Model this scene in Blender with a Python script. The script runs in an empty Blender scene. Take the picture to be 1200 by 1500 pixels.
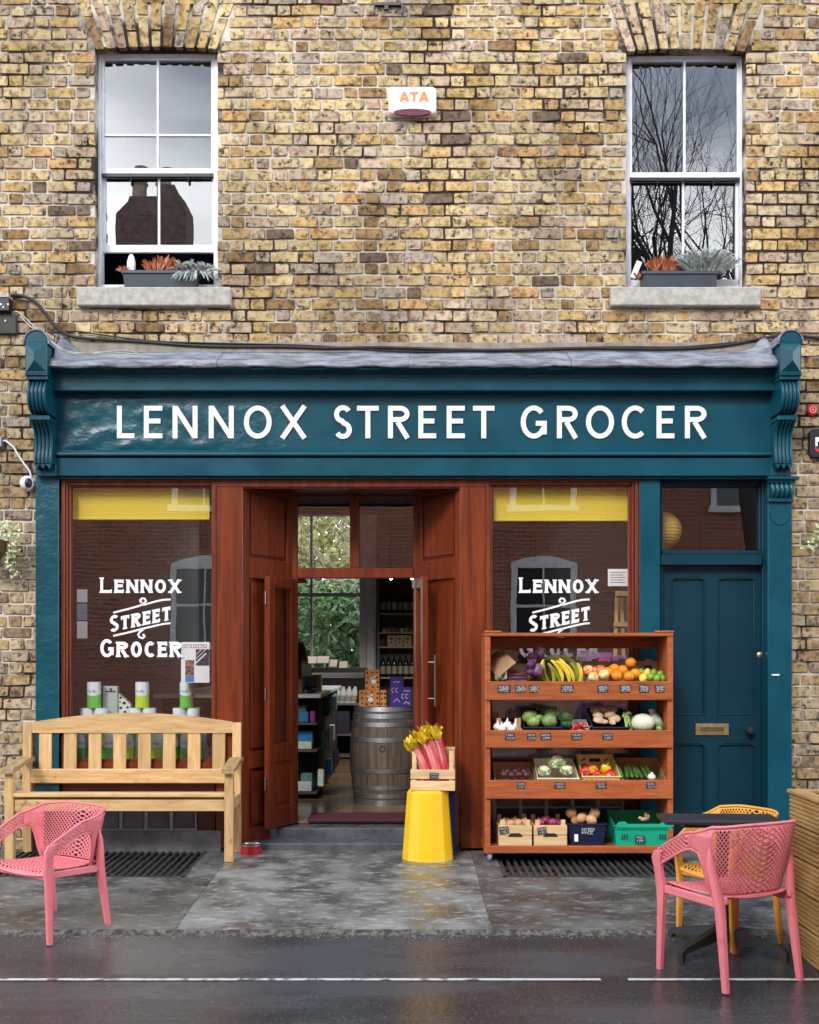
import bpy, bmesh, math, random
from mathutils import Vector, Matrix, noise
R = math.radians
rnd = random.Random(7)
scene = bpy.context.scene
COL = scene.collection

# ------------------------------------------------------------------ camera, sky, sun, exposure
DIST, FPX, EYE, HOR = 9.0, 1710.0, 1.5, 960.0
cam = bpy.data.cameras.new('camera')
cam.sensor_width = 36.0
cam.lens = FPX / 1500 * 36
cam.shift_y = 0.14
cam.clip_end = 500
cam_o = bpy.data.objects.new('camera', cam)
cam_o.location = (0, -DIST, EYE)
cam_o.rotation_euler = (R(90), 0, 0)
COL.objects.link(cam_o)
scene.camera = cam_o

SUN_EL, SUN_AZ = R(37), R(203)          # azimuth measured clockwise from +Y
world = bpy.data.worlds.new('World')
scene.world = world
world.use_nodes = True
wt = world.node_tree
bg = wt.nodes['Background']
bg.inputs['Strength'].default_value = 0.092
sky = wt.nodes.new('ShaderNodeTexSky')
sky.sky_type = 'NISHITA'
sky.sun_disc = False
sky.sun_elevation = SUN_EL
sky.sun_rotation = SUN_AZ
wtc = wt.nodes.new('ShaderNodeTexCoord')
wmap = wt.nodes.new('ShaderNodeMapping')
wmap.inputs['Scale'].default_value = (1.0, 1.0, 2.6)
wmap.inputs['Location'].default_value = (0.9, 0.2, 0.35)
wno = wt.nodes.new('ShaderNodeTexNoise')
wno.inputs['Scale'].default_value = 1.7
wno.inputs['Detail'].default_value = 6
wno.inputs['Roughness'].default_value = 0.5
wra = wt.nodes.new('ShaderNodeValToRGB')
wra.color_ramp.elements[0].position = 0.36
wra.color_ramp.elements[0].color = (6.5, 7.6, 9.4, 1)
wra.color_ramp.elements[1].position = 0.66
wra.color_ramp.elements[1].color = (36, 37, 38, 1)
wmx = wt.nodes.new('ShaderNodeMix')
wmx.data_type = 'RGBA'
wmx.inputs[0].default_value = 0.88
wt.links.new(wtc.outputs['Generated'], wmap.inputs['Vector'])
wt.links.new(wmap.outputs['Vector'], wno.inputs['Vector'])
wsep = wt.nodes.new('ShaderNodeSeparateXYZ')
wt.links.new(wtc.outputs['Generated'], wsep.inputs[0])
wel = wt.nodes.new('ShaderNodeMapRange')                  # cloud is thinner and brighter towards the horizon
wel.inputs[1].default_value = 0.30; wel.inputs[2].default_value = 0.48
wel.inputs[3].default_value = 0.11; wel.inputs[4].default_value = -0.11
wt.links.new(wsep.outputs['Z'], wel.inputs[0])
wad = wt.nodes.new('ShaderNodeMath'); wad.operation = 'ADD'
wt.links.new(wno.outputs['Fac'], wad.inputs[0]); wt.links.new(wel.outputs[0], wad.inputs[1])
wt.links.new(wad.outputs[0], wra.inputs['Fac'])
wt.links.new(sky.outputs[0], wmx.inputs[6])
wt.links.new(wra.outputs[0], wmx.inputs[7])
wt.links.new(wmx.outputs[2], bg.inputs['Color'])

sun = bpy.data.lights.new('sun', 'SUN')
sun.energy = 1.5
sun.angle = R(14)
sun.color = (1.0, 0.96, 0.9)
sun_o = bpy.data.objects.new('sun', sun)
sd = Vector((math.sin(SUN_AZ) * math.cos(SUN_EL), math.cos(SUN_AZ) * math.cos(SUN_EL), math.sin(SUN_EL)))
sun_o.rotation_euler = sd.to_track_quat('Z', 'Y').to_euler()
sun_o.location = (-5, -12, 20)
COL.objects.link(sun_o)

scene.view_settings.view_transform = 'Standard'
scene.view_settings.look = 'None'
scene.view_settings.gamma = 1
scene.view_settings.use_curve_mapping = False
scene.view_settings.exposure = 0.84
scene.render.engine = 'CYCLES'
scene.cycles.use_denoising = True
scene.cycles.max_bounces = 8
scene.cycles.diffuse_bounces = 4
scene.cycles.transparent_max_bounces = 16
scene.cycles.caustics_reflective = False
scene.cycles.caustics_refractive = False

# ------------------------------------------------------------------ helpers
def PX(px, Y=0.0): return (px - 600.0) / FPX * (DIST + Y)
def PZ(py, Y=0.0): return EYE + (HOR - py) / FPX * (DIST + Y)
def at(px, py, Y=0.0): return Vector((PX(px, Y), Y, PZ(py, Y)))
def lerp(a, b, t): return a + (b - a) * t
def sm(a, b, x):
    t = max(0.0, min(1.0, (x - a) / (b - a)))
    return t * t * (3 - 2 * t)

WO = {}                                       # world origin of every object built in place

class MB:
    def __init__(s, M=None):
        s.v = []; s.f = []; s.c = []; s.M = M; s.col = None
    def add(s, vs, fs):
        n = len(s.v)
        for p in vs:
            p = Vector(p)
            if s.M is not None: p = s.M @ p
            s.v.append(p)
        for f in fs:
            s.f.append([i + n for i in f])
        if s.col is not None or s.c:
            s.c += [s.col or (1, 1, 1)] * len(fs)
    def quad(s, a, b, c, d): s.add([a, b, c, d], [(0, 1, 2, 3)])
    def box(s, x0, x1, y0, y1, z0, z1, c=0.0):
        s.obox(((x0+x1)/2, (y0+y1)/2, (z0+z1)/2), (abs(x1-x0)/2, abs(y1-y0)/2, abs(z1-z0)/2), None, c)
    def obox(s, ce, h, rot=None, c=0.0):
        ce = Vector(ce)
        def T(p):
            p = Vector(p)
            return ce + (rot @ p if rot is not None else p)
        hx, hy, hz = h
        if c <= 0 or c >= min(h):
            vs = [T((sx*hx, sy*hy, sz*hz)) for sx in (-1, 1) for sy in (-1, 1) for sz in (-1, 1)]
            s.add(vs, [(0,1,3,2), (4,6,7,5), (0,4,5,1), (2,3,7,6), (0,2,6,4), (1,5,7,3)])
            return
        vs = []; idx = {}
        for sx in (-1, 1):
            for sy in (-1, 1):
                for sz in (-1, 1):
                    for a in range(3):
                        p = [sx*(hx-c), sy*(hy-c), sz*(hz-c)]
                        p[a] = (sx*hx, sy*hy, sz*hz)[a]
                        idx[(sx, sy, sz, a)] = len(vs); vs.append(T(p))
        fs = []
        S = (-1, 1)
        for a in range(3):
            b, d = [k for k in range(3) if k != a]
            for sa in S:
                q = []
                for sb, sd_ in ((-1,-1), (1,-1), (1,1), (-1,1)):
                    k = [0,0,0]; k[a] = sa; k[b] = sb; k[d] = sd_
                    q.append(idx[(k[0],k[1],k[2],a)])
                fs.append(q)
        for a in range(3):
            b, d = [k for k in range(3) if k != a]
            for sb in S:
                for sd_ in S:
                    k1 = [0,0,0]; k2 = [0,0,0]
                    k1[a] = -1; k2[a] = 1
                    for k in (k1, k2): k[b] = sb; k[d] = sd_
                    fs.append([idx[(*k1, b)], idx[(*k2, b)], idx[(*k2, d)], idx[(*k1, d)]])
        for sx in S:
            for sy in S:
                for sz in S:
                    fs.append([idx[(sx,sy,sz,0)], idx[(sx,sy,sz,1)], idx[(sx,sy,sz,2)]])
        s.add(vs, fs)
    def bar(s, a, b, w, h, up=(0,0,1), c=0.0):
        a = Vector(a); b = Vector(b); d = (b-a); L = d.length; d.normalize()
        u = Vector(up); x = d.cross(u)
        if x.length < 1e-5: x = d.cross(Vector((1,0,0)))
        x.normalize(); u = x.cross(d)
        rot = Matrix((x, d, u)).transposed()
        s.obox((a+b)/2, (w/2, L/2, h/2), rot, c)
    def prism(s, poly, fn, a, b):
        n = len(poly)
        vs = [fn(u, v, a) for u, v in poly] + [fn(u, v, b) for u, v in poly]
        s.add(vs, [tuple(range(n))[::-1], tuple(range(n, 2*n))] + [(i, (i+1) % n, n+(i+1) % n, n+i) for i in range(n)])
    def loft(s, rings, close=True, caps=True):
        n = len(rings[0]); vs = [p for r in rings for p in r]; fs = []
        for k in range(len(rings)-1):
            for i in range(n if close else n-1):
                j = (i+1) % n
                fs.append((k*n+i, k*n+j, (k+1)*n+j, (k+1)*n+i))
        if caps and close:
            fs.append(tuple(range(n))[::-1]); fs.append(tuple(range((len(rings)-1)*n, len(rings)*n)))
        s.add(vs, fs)
    def tube(s, pts, r, n=8, caps=True, flat=1.0, up=None):
        pts = [Vector(p) for p in pts]; m = len(pts)
        rs = r if isinstance(r, (list, tuple)) else [r]*m
        t0 = (pts[1]-pts[0]).normalized()
        ref = Vector(up) if up else (Vector((0,0,1)) if abs(t0.z) < .9 else Vector((1,0,0)))
        u = (ref - t0*ref.dot(t0)).normalized()
        rings = []
        for k in range(m):
            t = (pts[min(k+1, m-1)]-pts[max(k-1, 0)]).normalized()
            u = (u - t*u.dot(t)).normalized(); w = t.cross(u)
            rings.append([pts[k] + (u*math.cos(2*math.pi*i/n) + w*math.sin(2*math.pi*i/n)*flat)*rs[k] for i in range(n)])
        s.loft(rings, True, caps)
    def lathe(s, prof, c=(0,0,0), n=16, mod=None):
        c = Vector(c); rings = []
        for r, z in prof:
            r = max(r, 1e-4)
            rings.append([c + Vector((r*math.cos(2*math.pi*i/n)*(mod(2*math.pi*i/n) if mod else 1), r*math.sin(2*math.pi*i/n)*(mod(2*math.pi*i/n) if mod else 1), z)) for i in range(n)])
        s.loft(rings)
    def ell(s, c, r, nu=12, nv=8, amp=0.0, fr=3.0, seed=0.0):
        c = Vector(c); rings = []
        for k in range(nv+1):
            ph = math.pi*(k/nv-.5)
            ring = []
            for i in range(nu):
                th = 2*math.pi*i/nu
                d = Vector((math.cos(th)*max(math.cos(ph), 1e-3), math.sin(th)*max(math.cos(ph), 1e-3), math.sin(ph)))
                q = 1 + (amp*noise.noise(d*fr + Vector((seed, seed*1.7, 0))) if amp else 0)
                ring.append(c + Vector((d.x*r[0], d.y*r[1], d.z*r[2]))*q)
            rings.append(ring)
        s.loft(rings)
    def ribbon(s, pts, w, fn, a, b, closed=False):
        P = [Vector((p[0], p[1])) for p in pts]; n = len(P); L = []; Q = []
        for i in range(n):
            pr = P[i-1] if (i > 0 or closed) else None
            nx = P[(i+1) % n] if (i < n-1 or closed) else None
            d1 = (P[i]-pr).normalized() if pr is not None else None
            d2 = (nx-P[i]).normalized() if nx is not None else None
            if d1 is None: d1 = d2
            if d2 is None: d2 = d1
            nn = Vector((-d1.y, d1.x)); m = nn + Vector((-d2.y, d2.x))
            if m.length < 1e-4: m = nn
            m.normalize(); k = min(2.2, 1/max(.2, m.dot(nn)))
            L.append(P[i]+m*w/2*k); Q.append(P[i]-m*w/2*k)
        rings = [[fn(L[i].x, L[i].y, a), fn(Q[i].x, Q[i].y, a), fn(Q[i].x, Q[i].y, b), fn(L[i].x, L[i].y, b)] for i in range(n)]
        if closed: rings.append(rings[0])
        s.loft(rings, True, not closed)
    def mesh(s, name, origin=(0,0,0), smooth=None, recalc=True):
        o = Vector(origin)
        me = bpy.data.meshes.new(name)
        me.from_pydata([tuple(p-o) for p in s.v], [], s.f)
        if s.c:
            ca = me.color_attributes.new('Col', 'FLOAT_COLOR', 'CORNER')
            k = 0; buf = []
            for fi, f in enumerate(s.f):
                buf += [(*s.c[fi], 1.0)] * len(f)
            ca.data.foreach_set('color', [x for q in buf for x in q])
        if recalc:
            bm = bmesh.new(); bm.from_mesh(me)
            bmesh.ops.recalc_face_normals(bm, faces=bm.faces)
            bm.to_mesh(me); bm.free()
        if smooth is not None:
            me.polygons.foreach_set('use_smooth', [True]*len(me.polygons))
            me.set_sharp_from_angle(angle=R(smooth))
        return me
    def build(s, name, mat, parent=None, smooth=None, recalc=True, origin=None):
        if origin is None:
            xs = [p.x for p in s.v]; ys = [p.y for p in s.v]; zs = [p.z for p in s.v]
            origin = Vector(((min(xs)+max(xs))/2, (min(ys)+max(ys))/2, min(zs)))
        origin = Vector(origin)
        me = s.mesh(name, origin, smooth, recalc)
        me.materials.append(mat)
        return put(name, me, origin, parent)

def put(name, me, origin, parent=None, rot=None):
    o = bpy.data.objects.new(name, me)
    COL.objects.link(o)
    origin = Vector(origin)
    if parent is not None:
        o.parent = parent
        o.location = origin - WO.get(parent.name, Vector())
    else:
        o.location = origin
    if rot: o.rotation_euler = rot
    WO[o.name] = origin
    return o

def tag(o, label=None, cat=None, group=None, kind=None):
    if label: o['label'] = label
    if cat: o['category'] = cat
    if group: o['group'] = group
    if kind: o['kind'] = kind
    return o
def thing(name, label, cat, loc=(0,0,0), group=None):
    o = bpy.data.objects.new(name, None)
    o.empty_display_size = 0.1
    COL.objects.link(o); o.location = loc; WO[o.name] = Vector(loc)
    return tag(o, label, cat, group)
def copy_tree(o, parent=None):
    c = o.copy(); COL.objects.link(c)
    if parent is not None: c.parent = parent
    for ch in o.children: copy_tree(ch, c)
    return c
def again(o, loc, rot, label, group=None, scale=None):
    c = copy_tree(o); c.location = loc; c.rotation_euler = rot
    if scale: c.scale = (scale,)*3 if isinstance(scale, (int, float)) else scale
    tag(c, label, None, group)
    return c
def mod(o, kind, **kw):
    m = o.modifiers.new(kind.lower(), kind)
    for k, v in kw.items(): setattr(m, k, v)
    return o

# ------------------------------------------------------------------ materials
def nd(nt, t, **kw):
    n = nt.nodes.new(t)
    for k, v in kw.items():
        if k in n.inputs: n.inputs[k].default_value = v
        else: setattr(n, k, v)
    return n
def mat(name, c1, c2=None, rough=.5, metal=0.0, scale=6.0, stretch=(1,1,1), bump=0.0, bscale=60.0, bstretch=None, coat=0.0, spec=.5,
        r2=None, lo=.35, hi=.65, space='pos', objvar=0.0, attr=False, detail=5.0, trans=0.0, sub=0.0, dist=0.0, spots=None, soot=None):
    m = bpy.data.materials.new(name); m.use_nodes = True
    nt = m.node_tree; b = nt.nodes['Principled BSDF']; L = nt.links
    b.inputs['Roughness'].default_value = rough; b.inputs['Metallic'].default_value = metal
    b.inputs['Specular IOR Level'].default_value = spec
    b.inputs['Coat Weight'].default_value = coat; b.inputs['Coat Roughness'].default_value = .12
    if trans: b.inputs['Transmission Weight'].default_value = trans
    if sub:
        b.inputs['Subsurface Weight'].default_value = sub; b.inputs['Subsurface Radius'].default_value = (.01, .006, .004)
    if space == 'pos': co = nd(nt, 'ShaderNodeNewGeometry').outputs['Position']
    else: co = nd(nt, 'ShaderNodeTexCoord').outputs['Object']
    oi = nd(nt, 'ShaderNodeObjectInfo')
    add = nd(nt, 'ShaderNodeVectorMath', operation='ADD')
    mul = nd(nt, 'ShaderNodeMath', operation='MULTIPLY'); mul.inputs[1].default_value = 31.0
    L.new(oi.outputs['Random'], mul.inputs[0]); L.new(co, add.inputs[0])
    if space != 'pos' or objvar: L.new(mul.outputs[0], add.inputs[1])
    mp = nd(nt, 'ShaderNodeMapping'); mp.inputs['Scale'].default_value = stretch
    L.new(add.outputs[0], mp.inputs['Vector'])
    no = nd(nt, 'ShaderNodeTexNoise', Scale=scale, Detail=detail, Roughness=.6, Distortion=dist)
    L.new(mp.outputs[0], no.inputs['Vector'])
    c2 = c2 or tuple(x*.75 for x in c1)
    if attr:
        at_ = nd(nt, 'ShaderNodeVertexColor', layer_name='Col')
        mx = nd(nt, 'ShaderNodeMix', data_type='RGBA', blend_type='MULTIPLY'); mx.inputs[0].default_value = 1
        L.new(at_.outputs[0], mx.inputs[6])
        ra = nd(nt, 'ShaderNodeValToRGB'); L.new(ra.outputs[0], mx.inputs[7]); col = mx.outputs[2]
    else:
        ra = nd(nt, 'ShaderNodeValToRGB'); col = ra.outputs[0]
    e = ra.color_ramp.elements
    e[0].position = lo; e[0].color = (*c2, 1); e[1].position = hi; e[1].color = (*c1, 1)
    L.new(no.outputs['Fac'], ra.inputs['Fac'])
    if spots:                                   # (colour, scale, lo, hi, stretch)
        sc_, slo, shi = spots[1:4]
        n2 = nd(nt, 'ShaderNodeTexNoise', Scale=sc_, Detail=4.0, Roughness=.65)
        mp3 = nd(nt, 'ShaderNodeMapping'); mp3.inputs['Scale'].default_value = spots[4] if len(spots) > 4 else (1,1,1)
        mp3.inputs['Location'].default_value = (3.1, 1.7, 5.3)
        L.new(add.outputs[0], mp3.inputs['Vector']); L.new(mp3.outputs[0], n2.inputs['Vector'])
        mr = nd(nt, 'ShaderNodeMapRange'); mr.inputs[1].default_value = slo; mr.inputs[2].default_value = shi
        L.new(n2.outputs['Fac'], mr.inputs[0])
        ms = nd(nt, 'ShaderNodeMix', data_type='RGBA'); ms.inputs[7].default_value = (*spots[0], 1)
        L.new(mr.outputs[0], ms.inputs[0]); L.new(col, ms.inputs[6]); col = ms.outputs[2]
    if soot:                                    # (scale, lo, hi, darkest, stretch): weather streaks
        n3 = nd(nt, 'ShaderNodeTexNoise', Scale=soot[0], Detail=6.0, Roughness=.6)
        mp4 = nd(nt, 'ShaderNodeMapping'); mp4.inputs['Scale'].default_value = soot[4]; mp4.inputs['Location'].default_value = (7.7, 2.2, 1.4)
        L.new(co, mp4.inputs['Vector']); L.new(mp4.outputs[0], n3.inputs['Vector'])
        m3 = nd(nt, 'ShaderNodeMapRange'); m3.inputs[1].default_value = soot[1]; m3.inputs[2].default_value = soot[2]; m3.inputs[3].default_value = soot[3]; m3.inputs[4].default_value = 1.06
        L.new(n3.outputs['Fac'], m3.inputs[0])
        x3 = nd(nt, 'ShaderNodeMix', data_type='RGBA', blend_type='MULTIPLY'); x3.inputs[0].default_value = 1
        L.new(col, x3.inputs[6]); L.new(m3.outputs[0], x3.inputs[7]); col = x3.outputs[2]
    if objvar:
        hs = nd(nt, 'ShaderNodeHueSaturation'); ma = nd(nt, 'ShaderNodeMapRange')
        ma.inputs[3].default_value = 1-objvar; ma.inputs[4].default_value = 1+objvar
        L.new(oi.outputs['Random'], ma.inputs[0]); L.new(ma.outputs[0], hs.inputs['Value']); L.new(col, hs.inputs['Color'])
        col = hs.outputs[0]
    L.new(col, b.inputs['Base Color'])
    if r2 is not None:
        mr = nd(nt, 'ShaderNodeMapRange'); mr.inputs[1].default_value = lo; mr.inputs[2].default_value = hi
        mr.inputs[3].default_value = r2; mr.inputs[4].default_value = rough
        L.new(no.outputs['Fac'], mr.inputs[0]); L.new(mr.outputs[0], b.inputs['Roughness'])
    if bump:
        mp2 = nd(nt, 'ShaderNodeMapping'); mp2.inputs['Scale'].default_value = bstretch or stretch
        L.new(add.outputs[0], mp2.inputs['Vector'])
        bn = nd(nt, 'ShaderNodeTexNoise', Scale=bscale, Detail=4.0, Roughness=.6)
        L.new(mp2.outputs[0], bn.inputs['Vector'])
        bu = nd(nt, 'ShaderNodeBump', Strength=1.0, Distance=bump); L.new(bn.outputs['Fac'], bu.inputs['Height'])
        L.new(bu.outputs[0], b.inputs['Normal'])
    return m

def glass_mat(name, refl, tint=(.93, .96, .95), wav=0.0006, rough=0.0):
    m = bpy.data.materials.new(name); m.use_nodes = True
    nt = m.node_tree; nt.nodes.clear(); L = nt.links
    out = nd(nt, 'ShaderNodeOutputMaterial')
    tr = nd(nt, 'ShaderNodeBsdfTransparent', Color=(*tint, 1))
    gl = nd(nt, 'ShaderNodeBsdfGlossy', Roughness=rough)
    lw = nd(nt, 'ShaderNodeLayerWeight', Blend=.5)
    mr = nd(nt, 'ShaderNodeMapRange'); mr.inputs[1].default_value = 0; mr.inputs[2].default_value = 1
    mr.inputs[3].default_value = refl; mr.inputs[4].default_value = 1.0
    pw = nd(nt, 'ShaderNodeMath', operation='POWER'); pw.inputs[1].default_value = 5.0
    L.new(lw.outputs['Facing'], pw.inputs[0]); L.new(pw.outputs[0], mr.inputs[0])
    mx = nd(nt, 'ShaderNodeMixShader')
    L.new(mr.outputs[0], mx.inputs[0]); L.new(tr.outputs[0], mx.inputs[1]); L.new(gl.outputs[0], mx.inputs[2])
    L.new(mx.outputs[0], out.inputs['Surface'])
    if not wav: return m
    ge = nd(nt, 'ShaderNodeNewGeometry')
    no = nd(nt, 'ShaderNodeTexNoise', Scale=2.3, Detail=1.0); L.new(ge.outputs['Position'], no.inputs['Vector'])
    bu = nd(nt, 'ShaderNodeBump', Strength=1.0, Distance=wav); L.new(no.outputs['Fac'], bu.inputs['Height'])
    L.new(bu.outputs[0], gl.inputs['Normal']); L.new(mx.outputs[0], out.inputs['Surface'])
    return m

M = {}
M['brick'] = mat('brick', (1.13, 1.11, 1.04), (.54, .46, .36), rough=.92, scale=19, bump=.006, bscale=60, attr=True, lo=.36, hi=.54, detail=8, spec=.2,
                 spots=((.05, .034, .022), 22, .545, .67), soot=(1.3, .36, .58, .66, (1.2, 1, .55)))
M['mortar'] = mat('mortar', (.60, .55, .47), (.050, .036, .03), rough=.95, scale=1.25, bump=.004, bscale=120, lo=.445, hi=.53, detail=9, spec=.2, soot=(1.3, .36, .58, .7, (1.2, 1, .55)))
M['stone'] = mat('sill_stone', (.46, .44, .40), (.30, .285, .26), rough=.85, scale=22, bump=.003, bscale=90, detail=8)
M['white'] = mat('white_paint', (.80, .81, .83), (.66, .68, .72), rough=.4, scale=7, bump=.0006, bscale=40)
M['teal'] = mat('teal_paint', (.002, .066, .098), (.0015, .050, .077), rough=.36, scale=3, bump=.0016, bscale=24, spec=.32, r2=.28)
M['teal_lumpy'] = mat('teal_old_paint', (.002, .070, .098), (.0015, .052, .077), rough=.33, scale=3, bump=.010, bscale=8, bstretch=(1,1,1.2), spec=.42, r2=.26)
M['teal_dark'] = mat('teal_door_paint', (.001, .034, .056), (.001, .028, .047), rough=.38, scale=3, bump=.001, bscale=26, spec=.32)
M['lead'] = mat('lead_sheet', (.27, .30, .35), (.10, .115, .14), rough=.55, scale=7, stretch=(.8,1,4), bump=.006, bscale=14, lo=.38, hi=.6, detail=8)
M['letter'] = mat('letter_white', (.84, .84, .82), (.8, .8, .78), rough=.4)
M['decal'] = mat('decal_white', (.82, .83, .84), (.78, .79, .80), rough=.4)
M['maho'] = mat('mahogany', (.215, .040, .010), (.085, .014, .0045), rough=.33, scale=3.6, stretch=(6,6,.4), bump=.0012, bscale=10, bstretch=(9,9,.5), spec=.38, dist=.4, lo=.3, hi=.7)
M['maho_shaded'] = mat('mahogany_shaded', (.125, .021, .006), (.055, .009, .003), rough=.36, scale=3.6, stretch=(6,6,.4), bump=.001, bscale=10, bstretch=(9,9,.5), spec=.35, dist=.4)  # same mahogany, with the shade of the entrance recess put into its colour
M['maroon'] = mat('maroon_paint', (.10, .015, .014), (.06, .01, .01), rough=.4, scale=4)
M['rack'] = mat('rack_wood', (.45, .118, .028), (.25, .052, .012), rough=.5, scale=5, stretch=(.7,6,6), bump=.0015, bscale=9, bstretch=(.6,8,8), dist=.5, objvar=.1, lo=.3, hi=.7)
M['bench'] = mat('bench_pine', (.70, .475, .225), (.43, .25, .095), rough=.55, scale=4.5, stretch=(.8,6,6), bump=.0012, bscale=8, bstretch=(.6,8,8), dist=.7, objvar=.14, lo=.28, hi=.72, spots=((.2,.095,.03), 8, .65, .74))
M['bench_v'] = mat('bench_pine_upright', (.66, .445, .205), (.40, .235, .09), rough=.55, scale=4.5, stretch=(6,6,.8), bump=.0012, bscale=8, bstretch=(8,8,.6), dist=.7, objvar=.16, lo=.28, hi=.72, spots=((.2,.095,.03), 8, .65, .74))
M['crate'] = mat('crate_wood', (.74, .52, .28), (.58, .37, .17), rough=.6, scale=4, stretch=(.8,6,6), bump=.0008, bscale=9, dist=.5, objvar=.08)
M['card'] = mat('cardboard', (.42, .27, .14), (.33, .2, .10), rough=.85, scale=9)
M['paper'] = mat('paper', (.82, .83, .84), (.76, .78, .8), rough=.7)
M['black'] = mat('black_plastic', (.016, .018, .026), (.011, .012, .018), rough=.42, scale=8)
M['blackm'] = mat('black_metal', (.018, .02, .026), (.013, .014, .018), rough=.45, scale=9, bump=.0006, bscale=80)
M['tag'] = mat('slate_card', (.012, .012, .016), (.02, .02, .024), rough=.7)
M['chalk'] = mat('chalk_ink', (.6, .6, .6), (.5, .5, .52), rough=.8)
M['pink'] = mat('pink_plastic', (.71, .19, .215), (.66, .165, .19), rough=.46, scale=5, space='obj', bump=.0006, bscale=120, spots=((.42,.10,.12), 9, .58, .8))
M['yellow_ch'] = mat('yellow_plastic', (.78, .36, .045), (.72, .32, .035), rough=.46, scale=5, space='obj', bump=.0004, bscale=160)
M['stool'] = mat('stool_yellow', (.86, .53, .008), (.83, .49, .006), rough=.42, scale=4)
M['blue'] = mat('blue_board', (.008, .06, .33), (.006, .05, .28), rough=.5)
M['concrete'] = mat('concrete', (.215, .215, .205), (.075, .075, .073), rough=.66, r2=.16, scale=2.6, bump=.004, bscale=70, lo=.40, hi=.62, detail=9, spots=((.33,.33,.315), 15, .52, .68, (.7,1.2,1)))
M['concrete2'] = mat('concrete_dark', (.13, .13, .123), (.052, .052, .051), rough=.6, r2=.15, scale=2.9, bump=.004, bscale=70, lo=.40, hi=.62, detail=9, spots=((.26,.26,.25), 17, .53, .70, (.7,1.2,1)))
M['kerb'] = mat('kerb_rough', (.15, .14, .125), (.035, .032, .03), rough=.8, scale=26, bump=.02, bscale=30, lo=.42, hi=.58, detail=8)
M['asphalt'] = mat('wet_asphalt', (.058, .061, .070), (.028, .030, .036), rough=.30, r2=.045, scale=1.3, bump=.0013, bscale=130, lo=.42, hi=.58, detail=9, stretch=(.6,1.6,1), spots=((.13,.13,.135), 85, .56, .70))
M['line'] = mat('road_paint', (.56, .56, .55), (.10, .10, .105), rough=.5, scale=16, lo=.38, hi=.50, detail=8)
M['iron'] = mat('cast_iron', (.055, .052, .05), (.025, .024, .024), rough=.42, scale=12, bump=.002, bscale=60)
M['steel'] = mat('brushed_steel', (.55, .55, .56), (.45, .45, .46), rough=.3, metal=1.0, scale=20)
M['zinc'] = mat('hoop_metal', (.33, .36, .39), (.24, .26, .28), rough=.42, metal=.8, scale=14)
M['brass'] = mat('aged_brass', (.55, .42, .22), (.4, .3, .16), rough=.38, metal=.8, scale=20)
M['dark'] = mat('dark_void', (.012, .012, .014), (.009, .009, .011), rough=.8)
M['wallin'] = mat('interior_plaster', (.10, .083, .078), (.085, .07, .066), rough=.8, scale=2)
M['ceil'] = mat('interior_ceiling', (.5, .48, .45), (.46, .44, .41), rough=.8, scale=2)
M['floorw'] = mat('floor_boards', (.32, .20, .105), (.20, .12, .06), rough=.24, scale=4, stretch=(.6,6,6), bump=.0006, bscale=8, objvar=.2, coat=.4)
M['stave'] = mat('barrel_oak', (.17, .125, .085), (.085, .06, .042), rough=.65, scale=6, stretch=(7,7,.6), bump=.002, bscale=10, objvar=.2)
M['blind'] = mat('yellow_blind', (.80, .60, .05), (.74, .55, .045), rough=.8, scale=30, stretch=(1,1,8))
M['glass'] = glass_mat('shop_glass', .17, tint=(.97,.98,.97))
M['glass_up'] = glass_mat('sash_glass', .25, wav=0)
M['glass_in'] = glass_mat('back_window_glass', .04)
M['glass_grid'] = mat('cellar_light_glass', (.055, .065, .08), (.03, .036, .046), rough=.15, scale=6, coat=.4)
M['slatwood'] = mat('planter_slat', (.47, .30, .115), (.27, .15, .05), rough=.55, scale=5, stretch=(6,.8,6), bump=.002, bscale=8, bstretch=(8,.6,8), objvar=.16, lo=.3, hi=.7)

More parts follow.
